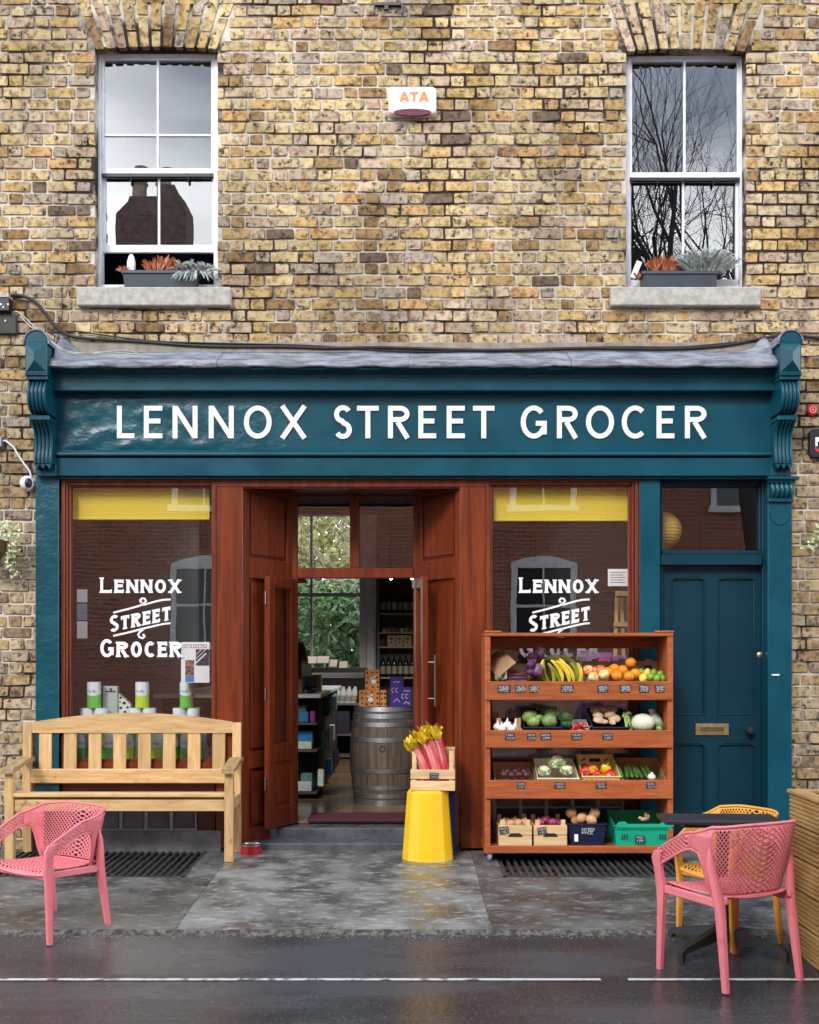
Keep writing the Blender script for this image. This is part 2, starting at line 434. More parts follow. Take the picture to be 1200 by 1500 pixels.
# ------------------------------------------------------------------ stroke lettering
def arc(cx, cy, rx, ry, a0, a1, n=14):
    return [(cx + rx*math.cos(R(a0 + (a1-a0)*i/n)), cy + ry*math.sin(R(a0 + (a1-a0)*i/n))) for i in range(n+1)]
def glyph(ch, w, t):
    """strokes of a capital in a box w wide and 1 high; each is (points, closed)"""
    h = t/2; k = 1-h
    if ch == 'L': return [([(h,1),(h,0)],0), ([(t,h),(w,h)],0)]
    if ch == 'E': return [([(h,1),(h,0)],0), ([(t,h),(w,h)],0), ([(t,k),(w,k)],0), ([(t,.53),(w*.9,.53)],0)]
    if ch == 'F': return [([(h,1),(h,0)],0), ([(t,k),(w,k)],0), ([(t,.5),(w*.9,.5)],0)]
    if ch == 'N': return [([(h,1),(h,0)],0), ([(w-h,1),(w-h,0)],0), ([(h+.02,1-h*.6),(w-h-.02,h*.6)],0)]
    if ch == 'M': return [([(h,1),(h,0)],0), ([(w-h,1),(w-h,0)],0), ([(h,1-h*.5),(w/2,.2),(w-h,1-h*.5)],0)]
    if ch == 'O': return [(arc(w/2,.5,w/2-h,.5-h+.01,0,352,30),1)]
    if ch == 'X': return [([(h,1),(w-h,0)],0), ([(w-h,1),(h,0)],0)]
    if ch == 'S': return [(arc(w/2,.735,w/2-h,.265-h,35,270,14)[:-1] + arc(w/2,.265,w/2-h,.265+.0-h+.0,90,-145,14),0)] if t < .12 else \
        [(arc(w/2,.74,w/2-h,.26-h*.72,30,262,14) + arc(w/2,.26,w/2-h,.26-h*.72,82,-150,14),0)]
    if ch == 'T': return [([(0,k),(w,k)],0), ([(w/2,1-t),(w/2,0)],0)]
    if ch in 'RP':
        r = [([(h,1),(h,0)],0), ([(t,k)] + [(w*.5,k)] + arc(w*.55,.75,w*.45-h,.25-h,80,-80,10) + [(w*.5,.5+h),(t,.5+h)],0)]
        if ch == 'R': r.append(([(w*.45,.5),(w-h*.8,0)],0))
        return r
    if ch == 'G': return [(arc(w/2,.5,w/2-h,.5-h+.01,42,330,26) + [(w-h,.30)],0), ([(w-h,.12),(w-h,.46)],0), ([(w*.58,.46),(w,.46)],0)]
    if ch == 'C': return [(arc(w*.55,.5,w*.55-h,.5-h+.01,48,312,26),0)]
    if ch == 'A': return [([(h*.8,0),(w/2,1)],0), ([(w-h*.8,0),(w/2,1)],0), ([(w*.2,.3),(w*.8,.3)],0)]
    if ch == 'Y': return [([(0,1),(w/2,.45),(w,1)],0), ([(w/2,.45),(w/2,0)],0)]
    if ch == 'U': return [([(h,1),(h,.35)] + arc(w/2,.35,w/2-h,.35-h,180,360,10) + [(w-h,1)],0)]
    return []
SERIF = {'L': [(0,1),(0,0)], 'E': [(0,1),(0,0)], 'N': [(0,1),(0,0),(1,1),(1,0)], 'X': [(0,1),(0,0),(1,1),(1,0)], 'T': [(.5,0)], 'R': [(0,1),(0,0),(1,0)]}
def draw_glyph(mb, ch, w, t, fn, a, b, serif=0.0):
    k = 0
    for pts, cl in glyph(ch, w, t):
        e = .0004*k; k += 1
        mb.ribbon(pts, t, lambda u, v, y, e=e: fn(u, v, y - e), a, b, bool(cl))
    if serif:
        th = t*.48
        for sx, sy in SERIF.get(ch, []):
            cx = t/2 + (w-t)*sx; cy = th/2 if sy == 0 else 1-th/2
            e = .0004*k; k += 1
            mb.ribbon([(cx-t/2-serif, cy), (cx+t/2+serif, cy)], th, lambda u, v, y, e=e: fn(u, v, y - e), a, b)
        if ch in 'T':
            for cx in (t*.2, w-t*.2):
                e = .0004*k; k += 1
                mb.ribbon([(cx, 1), (cx, 1-t-serif)], t*.4, lambda u, v, y, e=e: fn(u, v, y - e), a, b)
        if ch in 'E':
            for cy0, cy1 in ((0, t+serif), (1, 1-t-serif)):
                e = .0004*k; k += 1
                mb.ribbon([(w-t*.2, cy0), (w-t*.2, cy1)], t*.4, lambda u, v, y, e=e: fn(u, v, y - e), a, b)
        if ch in 'L':
            e = .0004*k; k += 1
            mb.ribbon([(w-t*.2, 0), (w-t*.2, t+serif)], t*.4, lambda u, v, y, e=e: fn(u, v, y - e), a, b)
def small_text(mb, text, x, z, h, y, t=.2, w=.62, gap=.2, slant=0.0):
    """a word in small print on a surface that faces the street"""
    for ch in text:
        if ch != ' ':
            draw_glyph(mb, ch, w, t, lambda u, v, yy, x=x: Vector((x + (u + slant*v)*h, yy, z + v*h)), y, y + .0008)
        x += (w + gap)*h
    return x

# ------------------------------------------------------------------ the ground
GZ0 = 0.0
def ground_z(Y):
    if Y > -0.6: return 0.0
    if Y > -2.33: return lerp(0, -.06, (-.6-Y)/1.73)
    if Y > -3.1: return lerp(-.088, -.145, (-2.33-Y)/.77)
    return -.155
road = MB()
ys = [-2.30, -2.6, -3.0, -3.4, -5, -8.2]
zs = [-.086, -.108, -.140, -.152, -.158, -.16]
for i in range(len(ys)-1):
    road.quad((-30, ys[i], zs[i]), (30, ys[i], zs[i]), (30, ys[i+1], zs[i+1]), (-30, ys[i+1], zs[i+1]))
tag(road.build('road', M['asphalt']), kind='structure')
gb = MB(); gb.quad((-60, -60, -.3), (60, -60, -.3), (60, 60, -.3), (-60, 60, -.3))
tag(gb.build('ground', M['concrete2']), kind='structure')
pv = MB()
pv.box(-30, 30, -2.30, .3, -.25, -.072)
pave = tag(pv.build('pavement', M['concrete2']), kind='structure')
far = MB(); far.box(-30, 30, -11.3, -8.2, -.25, -.05)
tag(far.build('opposite_pavement', M['concrete2']), kind='structure')
G_L = (PX(30, -.02), PX(307, -.02), -1.02, -.03)
G_R = (PX(722, -.02), PX(985, -.02), -1.02, -.03)
def slab(x0, x1, mt, y_back=-.03, holes=()):
    b = MB(); ysl = [-2.325, -1.9, -1.5, -1.03, -.6, y_back]
    nx = max(2, int((x1-x0)/.3))
    xs = sorted(set([round(lerp(x0, x1, i/nx), 4) for i in range(nx+1)] + [h for q in holes for h in q[:2] if x0 < h < x1]))
    for i in range(len(xs)-1):
        for j in range(len(ysl)-1):
            xm = (xs[i]+xs[i+1])/2; ym = (ysl[j]+ysl[j+1])/2
            if any(q[0] < xm < q[1] and q[2] < ym < q[3] for q in holes): continue
            c = [(xs[i], ysl[j]), (xs[i+1], ysl[j]), (xs[i+1], ysl[j+1]), (xs[i], ysl[j+1])]
            p = [Vector((x, y, ground_z(y) if y > -2.32 else ground_z(-2.31)-.008)) for x, y in c]
            q = [Vector((x, y, -.076)) for x, y in c]
            b.add(p + q, [(0,1,2,3), (0,4,5,1), (1,5,6,2), (2,6,7,3), (3,7,4,0)])
    return b.build('paving_slab', mt, pave)
slab(-30, -4.2, M['concrete2']); slab(-4.196, -1.342, M['concrete2'], holes=(G_L,)); slab(-1.338, .465, M['concrete'])
slab(.469, 3.4, M['concrete2'], holes=(G_R,)); slab(3.404, 30, M['concrete2'])
jt = MB()
for xj in (-1.34, .467): jt.quad((xj-.006, -2.32, -.0645), (xj+.006, -2.32, -.0645), (xj+.006, -.6, -.0045), (xj-.006, -.6, -.0045))
jt.build('joint_filler', M['kerb'], pave)
kb = MB()
r0 = random.Random(3)
x = -6.0
rings = []
while x < 6.0:
    o1, o2, o3 = [r0.uniform(-.018, .018) for _ in range(3)]
    rings.append([(x, -2.30, -.13), (x, -2.318, -.068), (x, -2.328+o1*.4, -.067+o2*.15), (x, -2.342+o1*.6, -.080+o3*.25), (x, -2.37+o2, -.096)])
    x += r0.uniform(.025, .06)
kb.loft(rings, False, False)
tag(kb.build('broken_kerb', M['kerb']), kind='structure')
gr = MB()
for _ in range(900):
    gx = r0.uniform(-3.6, 3.6); gy = -2.36 - abs(r0.gauss(0, .035)); s_ = r0.uniform(.0015, .0055)
    gr.obox((gx, gy, -.093), (s_, s_, s_*.8), Matrix.Rotation(r0.uniform(0, 3), 3, 'Z'), s_*.3)
tag(gr.build('gutter_grit', mat('grit', (.26,.235,.19), (.06,.05,.035), rough=.9, scale=60), recalc=False), 'loose grit lying along the broken pavement edge', kind='stuff')
ln = MB()
for x0, x1 in ((-30, PX(880, -3.09)), (PX(920, -3.09), 30)):
    ln.quad((x0, -3.110, -.1395), (x1, -3.110, -.1395), (x1, -3.076, -.1385), (x0, -3.076, -.1385))
lno = ln.build('road_line', M['line']); tag(lno, kind='structure')

def grate(q, label, xs0, xs1):
    t = thing('cellar_grate', label, 'grate', ((q[0]+q[1])/2, (q[2]+q[3])/2, 0), 'cast iron grates over the light wells')
    pit = MB(); pit.box(q[0], q[1], q[2], q[3], -.40, -.36)
    for a in ((q[0]-.02, q[0], q[2], q[3]), (q[1], q[1]+.02, q[2], q[3]), (q[0], q[1], q[2]-.02, q[2]), (q[0], q[1], q[3], q[3]+.02)): pit.box(*a, -.36, -.02)
    pit.build('light_well', M['dark'], t)
    n = int((q[1]-q[0])/.052)
    me = None
    for i in range(n):
        x = q[0] + (i+.5)*(q[1]-q[0])/n
        zt = ground_z(q[2])
        if me is None:
            b = MB(); b.bar((0, q[2], -.026), (0, q[3], -.012), .024, .022, c=.004); me = b.mesh('bar'); me.materials.append(M['iron'])
        put('bar', me, (x, 0, 0), t)
    for yy in (q[2]+.02, (q[2]+q[3])/2, q[3]-.02):
        b = MB(); b.box(q[0], q[1], yy-.012, yy+.012, -.055, -.030); b.build('cross_bar', M['iron'], t)
    b = MB()
    for a in ((q[0], q[0]+.02, q[2], q[3]), (q[1]-.02, q[1], q[2], q[3])): b.box(*a, -.06, -.004)
    b.box(q[0], q[1], q[2], q[2]+.016, -.06, -.010)
    b.build('frame', M['iron'], t)
grate(G_L, 'black barred cellar grate in the pavement under the wooden bench', 0, 0)
grate(G_R, 'black barred cellar grate in the pavement under the produce rack', 0, 0)

# ------------------------------------------------------------------ the brick building
bld = thing('brick_building', 'yellow stock brick building front with two white sash windows over a teal shop', 'building', (0, 0, 0))
W1 = (PX(138.5), PX(319), PZ(420), PZ(68))
W2 = (PX(917.5), PX(1093), PZ(420), PZ(71))
SHOP = (-2.83, 2.90, -1, PZ(520))
BX0, BX1, BZ1 = -5.2, 5.2, 7.3
ops = [W1, W2, SHOP]
xs = sorted({BX0, BX1, *[v for o in ops for v in o[:2]]}); zs = sorted({-.2, BZ1, *[v for o in ops for v in o[2:] if v > -.2]})
wl = MB()
for i in range(len(xs)-1):
    for j in range(len(zs)-1):
        xm, zm = (xs[i]+xs[i+1])/2, (zs[j]+zs[j+1])/2
        if any(o[0] < xm < o[1] and o[2] < zm < o[3] for o in ops): continue
        wl.box(xs[i], xs[i+1], .009, .235, zs[j], zs[j+1])
wl.build('wall', M['mortar'], bld)

PAL = [((.51,.40,.235), 30), ((.45,.315,.15), 19), ((.45,.365,.25), 21), ((.42,.325,.245), 14), ((.27,.175,.088), 8), ((.17,.125,.09), 1.2), ((.42,.265,.13), 4.5), ((.36,.305,.25), 5)]
def pick(r):
    k = r.uniform(0, sum(w for _, w in PAL))
    for c, w in PAL:
        k -= w
        if k <= 0: break
    f = r.uniform(.82, 1.12)
    return tuple(v*f for v in c)
def brick_poly(mb, q, yf, yb, c, r, jit=.0045):
    """q: four (x,z) corners anticlockwise; chamfered worn front"""
    q = [Vector((p[0]+r.uniform(-jit, jit), p[1]+r.uniform(-jit, jit))) for p in q]
    # two points per edge corner so that corners read rounded
    out = []; n = 4
    for i in range(n):
        a, p, b = q[i-1], q[i], q[(i+1) % n]
        k = c*r.uniform(.8, 2.9)
        out.append(p + (a-p).normalized()*k); out.append(p + (b-p).normalized()*k)
    ce = sum(q, Vector((0, 0)))/4
    inn = [p + (ce-p).normalized()*c for p in out]
    tl = r.uniform(-.0025, .0025); tl2 = r.uniform(-.0025, .0025)
    vs = [(p.x, yb, p.y) for p in out] + [(p.x, yf+c*.7, p.y) for p in out] + [(p.x, yf+(tl if p.x > ce.x else -tl)+(tl2 if p.y > ce.y else -tl2), p.y) for p in inn]
    m = 8
    fs = [(i, (i+1) % m, m+(i+1) % m, m+i) for i in range(m)] + [(m+i, m+(i+1) % m, 2*m+(i+1) % m, 2*m+i) for i in range(m)] + [tuple(range(2*m, 3*m))]
    mb.add(vs, fs)

PITCH, UNIT, STR, HDR = .0905, .342, .2265, .1155
JO = .0165
def arch_half(o, z, ztop, sp=.145):
    """half-width limits of the arch fan at height z"""
    t = max(0, min(1, (z-o[3])/(ztop-o[3])))
    return o[0]-sp*t, o[1]+sp*t
ARCH_H = .365
br = random.Random(11)
variants = []
for k in range(44):
    b = MB(); b.col = pick(br)
    w, h = STR-JO, PITCH-JO
    brick_poly(b, [(-w/2, -h/2), (w/2, -h/2), (w/2, h/2), (-w/2, h/2)], br.uniform(-.006, .001), .035, .0035, br)
    me = b.mesh('brick', smooth=25); me.materials.append(M['brick']); variants.append(me)
cand = []; rest = []
nc = int(BZ1/PITCH)
for k in range(-1, nc):
    z0 = k*PITCH + JO/2; z1 = (k+1)*PITCH - JO/2
    x = BX0 - (UNIT/2 if k % 2 else 0) + br.uniform(-.012, .012)
    s_ = True
    while x < BX1:
        L_ = (STR if s_ else HDR) + br.uniform(-.004, .004)
        a, b_ = x + JO/2, x + L_ - JO/2
        x += L_; st = s_; s_ = not s_
        zm = (z0+z1)/2
        pieces = [(a, b_)]
        for o in (W1, W2):
            lim = None
            if o[2]-.0 < zm < o[3]: lim = (o[0], o[1])
            elif o[3] <= zm < o[3]+ARCH_H: lim = tuple(v + (-JO if i == 0 else JO) for i, v in enumerate(arch_half(o, zm, o[3]+ARCH_H)))
            if lim:
                np_ = []
                for p in pieces:
                    if p[1] <= lim[0] or p[0] >= lim[1]: np_.append(p)
                    else:
                        if p[0] < lim[0]-.03: np_.append((p[0], lim[0]-.001))
                        if p[1] > lim[1]+.03: np_.append((lim[1]+.001, p[1]))
                pieces = np_
        if zm < SHOP[3]:
            np_ = []
            for p in pieces:
                if p[1] <= SHOP[0] or p[0] >= SHOP[1]: np_.append(p)
                else:
                    if p[0] < SHOP[0]-.03: np_.append((p[0], SHOP[0]-.001))
                    if p[1] > SHOP[1]+.03: np_.append((SHOP[1]+.001, p[1]))
            pieces = np_
        for p in pieces:
            full = st and abs((p[1]-p[0]) - (STR-JO)) < .02 and len(pieces) == 1
            xm = (p[0]+p[1])/2
            if full and abs(xm) < 3.1 and zm < 6.5: cand.append((abs(xm*.75) + abs(zm-5.2), xm, zm, p))
            else: rest.append((p, z0, z1))
cand.sort()
for i, (_, xm, zm, p) in enumerate(cand):
    if i < 300:
        o = put('brick', variants[br.randrange(len(variants))], (xm + br.uniform(-.002, .002), 0, zm + br.uniform(-.002, .002)), bld)
        o.rotation_euler = (0, br.uniform(-.008, .008), 0)
    else: rest.append((p, zm-(PITCH-JO)/2, zm+(PITCH-JO)/2))
bw = MB()
for p, z0, z1 in rest:
    bw.col = pick(br)
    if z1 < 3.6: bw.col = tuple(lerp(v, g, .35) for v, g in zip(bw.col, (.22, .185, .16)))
    dz = br.uniform(-.003, .003)
    brick_poly(bw, [(p[0], z0+dz), (p[1], z0+dz), (p[1], z1+dz), (p[0], z1+dz)], br.uniform(-.006, .001), .035, min(.0035, (p[1]-p[0])*.15), br)
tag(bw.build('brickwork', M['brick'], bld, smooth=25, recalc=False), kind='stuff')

def arch(o, n):
    zt = o[3]+ARCH_H
    back = MB()
    back.prism([(o[0]-.02, o[3]+.004), (o[1]+.02, o[3]+.004), (o[1]+.145, zt), (o[0]-.145, zt)], lambda u, v, w: Vector((u, w, v)), .0082, .05)
    a = back.build('window_arch', M['mortar'], bld)
    def P(s, t):
        rise = .022*(1-(2*s-1)**2)
        xa = lerp(o[0], o[1], s); xb = lerp(o[0]-.145, o[1]+.145, s)
        return (lerp(xa, xb, t), lerp(o[3]-.024+rise, zt-.014+rise*.6, t))
    for i in range(n):
        s0, s1 = i/n + .012, (i+1)/n - .012
        cut = .34 if i % 2 else .66
        for t0, t1 in ((0, cut-.018), (cut+.018, 1)):
            b = MB(); b.col = pick(br)
            brick_poly(b, [P(s0, t0), P(s1, t0), P(s1, t1), P(s0, t1)], br.uniform(-.004, 0), .05, .004, br, .0012)
            b.build('brick', M['brick'], a, smooth=25)
arch(W1, 11); arch(W2, 11)

def sash(x0, x1, y0, y1, meet, lowbot, hbar):
    Y = .112
    X0, X1, Z1, Z0 = PX(x0, Y), PX(x1, Y), PZ(y0, Y), PZ(y1, Y)
    f = MB(); J = .026
    f.box(X0-.03, X0+J, Y, Y+.11, Z0-.02, Z1+.03, .003); f.box(X1-J, X1+.03, Y, Y+.11, Z0-.02, Z1+.03, .003)
    f.box(X0+J, X1-J, Y+.001, Y+.109, Z1-.024, Z1+.03, .003); f.box(X0+J, X1-J, Y+.001, Y+.12, Z0-.02, Z0+.012, .003)
    w = f.build('sash_window', M['white'], bld)
    zm = PZ(meet, Y); S = .022
    a0, a1 = X0+J+.001, X1-J-.001
    mid = (X0+X1)/2
    def leaf(nm, yy, za, zb, rb, rt):
        b = MB()
        b.box(a0, a0+S, yy, yy+.032, za, zb, .003); b.box(a1-S, a1, yy, yy+.032, za, zb, .003)
        b.box(a0+S, a1-S, yy+.001, yy+.031, za, za+rb, .003); b.box(a0+S, a1-S, yy+.001, yy+.031, zb-rt, zb, .003)
        b.box(mid-.009, mid+.009, yy+.003, yy+.029, za+rb, zb-rt, .003)
        return b, (za+rb, zb-rt)
    up, (pz0, pz1) = leaf('upper_sash', Y+.014, zm, Z1-.024, .042, .024)
    if hbar:
        zh = PZ(hbar, Y+.02)
        up.box(a0+S, mid-.009, Y+.018, Y+.044, zh-.009, zh+.009, .003); up.box(mid+.009, a1-S, Y+.018, Y+.044, zh-.009, zh+.009, .003)
    up.build('upper_sash', M['white'], w)
    zl = PZ(lowbot, Y+.06)
    lo, (qz0, qz1) = leaf('lower_sash', Y+.056, zl, zm+.02, .06, .035)
    lo.build('lower_sash', M['white'], w)
    tl = br.uniform(-.004, .004)
    def pane(xa, xb, za, zb, yy):
        b = MB(); t1, t2 = br.uniform(-.0022, .0022), br.uniform(-.0012, .0012)
        b.quad((xa, yy+t1, za), (xb, yy+t1+t2, za), (xb, yy-t1+t2, zb), (xa, yy-t1, zb)); b.build('pane', M['glass_up'], w)
    for xa, xb in ((a0+S-.004, mid-.007), (mid+.007, a1-S+.004)):
        if hbar: pane(xa, xb, pz0-.004, zh-.007, Y+.03); pane(xa, xb, zh+.007, pz1+.004, Y+.03)
        else: pane(xa, xb, pz0-.004, pz1+.004, Y+.03)
        pane(xa, xb, qz0-.004, qz1+.004, Y+.072)
        b = MB(); xc = (xa+xb)/2 + (.0 if xa < mid-.1 else .02)
        b.prism([(0, 0), (.03, 0), (.03, -.05), (.018, -.06), (.008, -.035)], lambda u, v, q, xc=xc: Vector((xc + q, Y+.016+u, zm + v)), -.008, .008); b.build('horn', M['black'], w)
    d = MB(); d.box(a0, a1, Y+.018, Y+.05, zm-.022, zm-.001); d.build('seal', M['black'], w)
sash(143, 318, 78, 419, 253, 370, 198)
sash(917.5, 1090, 80, 421, 259, 421, None)
for (x0, x1) in ((112, 338), (895, 1115)):
    b = MB(); b.box(PX(x0, -.06), PX(x1, -.06), -.06, .14, PZ(447.5, -.06), PZ(420, -.06), .008); b.build('window_sill', M['stone'], bld)
for o in (W1, W2):
    b = MB()
    X0, X1, Z0, Z1 = o[0]-.5, o[1]+.5, o[2]-.12, o[3]+.3
    b.quad((X0, 2.6, Z0), (X1, 2.6, Z0), (X1, 2.6, Z1), (X0, 2.6, Z1)); b.quad((X0, .236, Z0), (X0, 2.6, Z0), (X0, 2.6, Z1), (X0, .236, Z1))
    b.quad((X1, .236, Z0), (X1, 2.6, Z0), (X1, 2.6, Z1), (X1, .236, Z1)); b.quad((X0, .236, Z0), (X1, .236, Z0), (X1, 2.6, Z0), (X0, 2.6, Z0)); b.quad((X0, .236, Z1), (X1, .236, Z1), (X1, 2.6, Z1), (X0, 2.6, Z1))
    b.build('upper_room', mat('navy_wall', (.03,.04,.10), (.02,.03,.08), rough=.8) if 'navy_wall' not in bpy.data.materials else bpy.data.materials['navy_wall'], bld)

# shop interior shell
FL = .15; BKY = 7.7
RX0, RX1, HX1 = -3.0, 1.80, 2.95
CZ = 3.74
WIN = (-2.85, PX(538, BKY), PZ(992, BKY), 3.56)          # back window opening, widened out of view to let in more light
iw = MB()
iw.box(RX0-.1, RX0, .24, BKY+.2, 0, CZ); iw.box(RX1, RX1+.1, .62, BKY+.2, 0, CZ); iw.box(HX1, HX1+.1, .24, 3, 0, CZ); iw.box(RX1+.1, HX1, 2.9, 3.0, 0, CZ)
iw.box(RX0, WIN[0], BKY, BKY+.2, 0, CZ); iw.box(WIN[1], RX1, BKY, BKY+.2, 0, CZ); iw.box(WIN[0], WIN[1], BKY, BKY+.2, 0, WIN[2]); iw.box(WIN[0], WIN[1], BKY, BKY+.2, WIN[3], CZ)
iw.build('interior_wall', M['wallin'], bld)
b = MB(); b.box(RX0-.1, HX1+.1, .24, BKY+.2, CZ, CZ+.15); b.build('ceiling', M['ceil'], bld)
fb = MB(); fb.box(RX0, HX1, .52, BKY, -.1, FL-.022)
flo = tag(fb.build('shop_floor', M['dark']), kind='structure')
n = 56; pw = (BKY-.5)/n
b = MB(); b.box(-2.4, 2.4, -pw/2+.0012, pw/2-.0012, -.02, 0, .002); fme = b.mesh('plank'); fme.materials.append(M['floorw'])
for i in range(n): put('plank', fme, (-.6, .52+pw*(i+.5), FL + br.uniform(-.0008, .0008)), flo)

# back window
bwf = MB(); yb = BKY+.02
x1 = WIN[1]
def bx(px): return PX(px, BKY)
bwf.box(x1-.11, x1, yb, yb+.12, WIN[2], WIN[3]); bwf.box(WIN[0], WIN[0]+.06, yb, yb+.12, WIN[2], WIN[3])
bwf.box(WIN[0]+.06, x1-.11, yb, yb+.12, WIN[3]-.06, WIN[3]); bwf.box(WIN[0]+.06, x1-.11, yb, yb+.12, WIN[2], WIN[2]+.08)
xb = bx(456); zmr = PZ(871, BKY)
bwf.box(xb-.018, xb+.018, yb+.02, yb+.08, WIN[2]+.08, WIN[3]-.06); bwf.box(WIN[0]+.06, xb-.018, yb+.01, yb+.09, zmr-.025, zmr+.025); bwf.box(xb+.018, x1-.11, yb+.01, yb+.09, zmr-.025, zmr+.025)
bwo = bwf.build('back_window', mat('back_frame_paint', (.50,.53,.57), (.44,.47,.5), rough=.5), bld)
for a in ((WIN[0]+.06, xb), (xb, x1-.11)):
    for z in ((WIN[2]+.08, zmr), (zmr, WIN[3]-.06)):
        b = MB(); b.quad((a[0], yb+.05, z[0]), (a[1], yb+.05, z[0]), (a[1], yb+.05, z[1]), (a[0], yb+.05, z[1])); b.build('pane', M['glass_in'], bwo)
b = MB(); b.box(WIN[0]-.05, x1+.08, BKY-.2, BKY-.001, WIN[2]-.05, WIN[2], .005); b.build('inner_sill', M['white'], bld)
b = MB(); b.box(x1+.0, x1+.13, BKY-.06, BKY-.001, FL, CZ-.05); b.build('window_casing', mat('casing_grey', (.80,.82,.85)), bld)

# ------------------------------------------------------------------ the shopfront
sf = thing('shopfront', 'teal and mahogany timber shopfront with white LENNOX STREET GROCER lettering', 'shopfront', (0, 0, 0))
def YZ(poly, x0, x1):
    b = MB(); b.prism(poly, lambda u, v, w: Vector((w, u, v)), x0, x1); return b
FX0, FX1 = PX(80, -.09), PX(1130, -.09)
fb = MB()
nx, nz = 2, 2
fb.box(FX0-.05, FX1+.05, -.09, .0, PZ(664, -.09), PZ(570, -.09))
fb.build('fascia_board', M['teal'], sf)
b = MB()                                                        # lumps of old paint at the left end
gx, gz = 40, 22
lx0, lx1, lz0, lz1 = FX0+.005, PX(420, -.092), PZ(659, -.092), PZ(582, -.092)
def lump(u, v):
    x, z = lerp(lx0, lx1, u), lerp(lz0, lz1, v)
    e = sm(0, .03, u)*sm(0, .06, v)*sm(0, .06, 1-v)*(1-sm(.35, 1, u)*.85)*sm(0, .12, 1-u)
    return Vector((x, -.0912 - e*max(0, .004+.010*noise.noise(Vector((x*9, z*12, 1.3)))), z))
b.loft([[lump(i/80, j/gz) for j in range(gz+1)] for i in range(81)], False, False)
b.build('flaking_paint', M['teal_lumpy'], sf, smooth=60)
# cornice, bead and lower rail
def zz(py, Y): return PZ(py, Y)
CX0, CX1 = PX(69, -.29), PX(1141, -.29)
prof = [(0, zz(572.5, -.19)), (-.185, zz(572.5, -.185)), (-.19, zz(571, -.19)), (-.19, zz(553, -.19)), (-.20, zz(552, -.2)), (-.20, zz(549, -.2))]
for i in range(9):
    t = i/8; prof.append((lerp(-.205, -.262, t) - .010*math.sin(t*2*math.pi), lerp(zz(548, -.205), zz(541, -.262), t)))
prof += [(-.28, zz(541, -.28)), (-.28, zz(536, -.28)), (0, zz(534, -.05))]
YZ(prof, CX0, CX1).build('cornice', M['teal'], sf)
b = YZ([(-.088, zz(668, -.11)), (-.118, zz(668, -.118)), (-.128, zz(665.5, -.128)), (-.122, zz(663, -.122)), (-.10, zz(660, -.10)), (-.088, zz(659, -.088))], FX0, FX1)
b.build('bead', M['teal'], sf)
YZ([(-.02, zz(696.5, -.105)), (-.105, zz(696.5, -.105)), (-.105, zz(671, -.105)), (-.02, zz(671, -.105))], FX0-.06, FX1+.06).build('lower_rail', M['teal'], sf)
YZ([(.0, zz(701.5, -.08)), (-.075, zz(701.5, -.075)), (-.075, zz(697, -.075)), (.0, zz(697, -.075))], FX0-.02, FX1+.02).build('lower_shade_bead', M['teal_dark'], sf)  # bead in darker colour, painting the shade beneath the lower rail
# lead over the cornice, in sheets
seams = [69, 318, 602, 840, 1141]
for i in range(4):
    x0, x1 = PX(seams[i], -.29), PX(seams[i+1], -.29)
    n = 60; rows = []
    for k in range(n+1):
        x = lerp(x0-.012, x1-.002, k/n); w = noise.noise(Vector((x*5, i*3.1, 0)))*.012; w2 = noise.noise(Vector((x*22, i*3.1, 4)))*.006
        lift = .09*sm(PX(1085, -.1), PX(1135, -.1), x) + .06*sm(PX(105, -.1), PX(70, -.1), x)
        dy = -.002*i
        rows.append([Vector((x, -.296+w2+dy, zz(538.5, -.296)+w*.9+w2)), Vector((x, -.304+w2*1.6+dy, zz(535, -.304)+w2*1.3)), Vector((x, -.298+w*.5+w2+dy, zz(529, -.298)+w*.4-w2)),
                     Vector((x, -.15+dy, zz(524.5, -.15)+w*.8+w2+lift*.4)), Vector((x, -.03+dy, zz(519, -.03)+w*.8-w2+lift)), Vector((x, -.004+dy*.5, zz(516, -.004)+w*.5+lift))])
    b = MB(); b.loft(rows, False, False); o = b.build('lead_flashing', M['lead'], sf, smooth=40)
    mod(o, 'SOLIDIFY', thickness=.006)
b = MB(); b.box(PX(85), PX(1120), -.012, .006, PZ(517), PZ(502), .003)
b.build('mortar_fillet', mat('fillet', (.30,.27,.23), (.2,.18,.15), rough=.9, scale=12), sf)

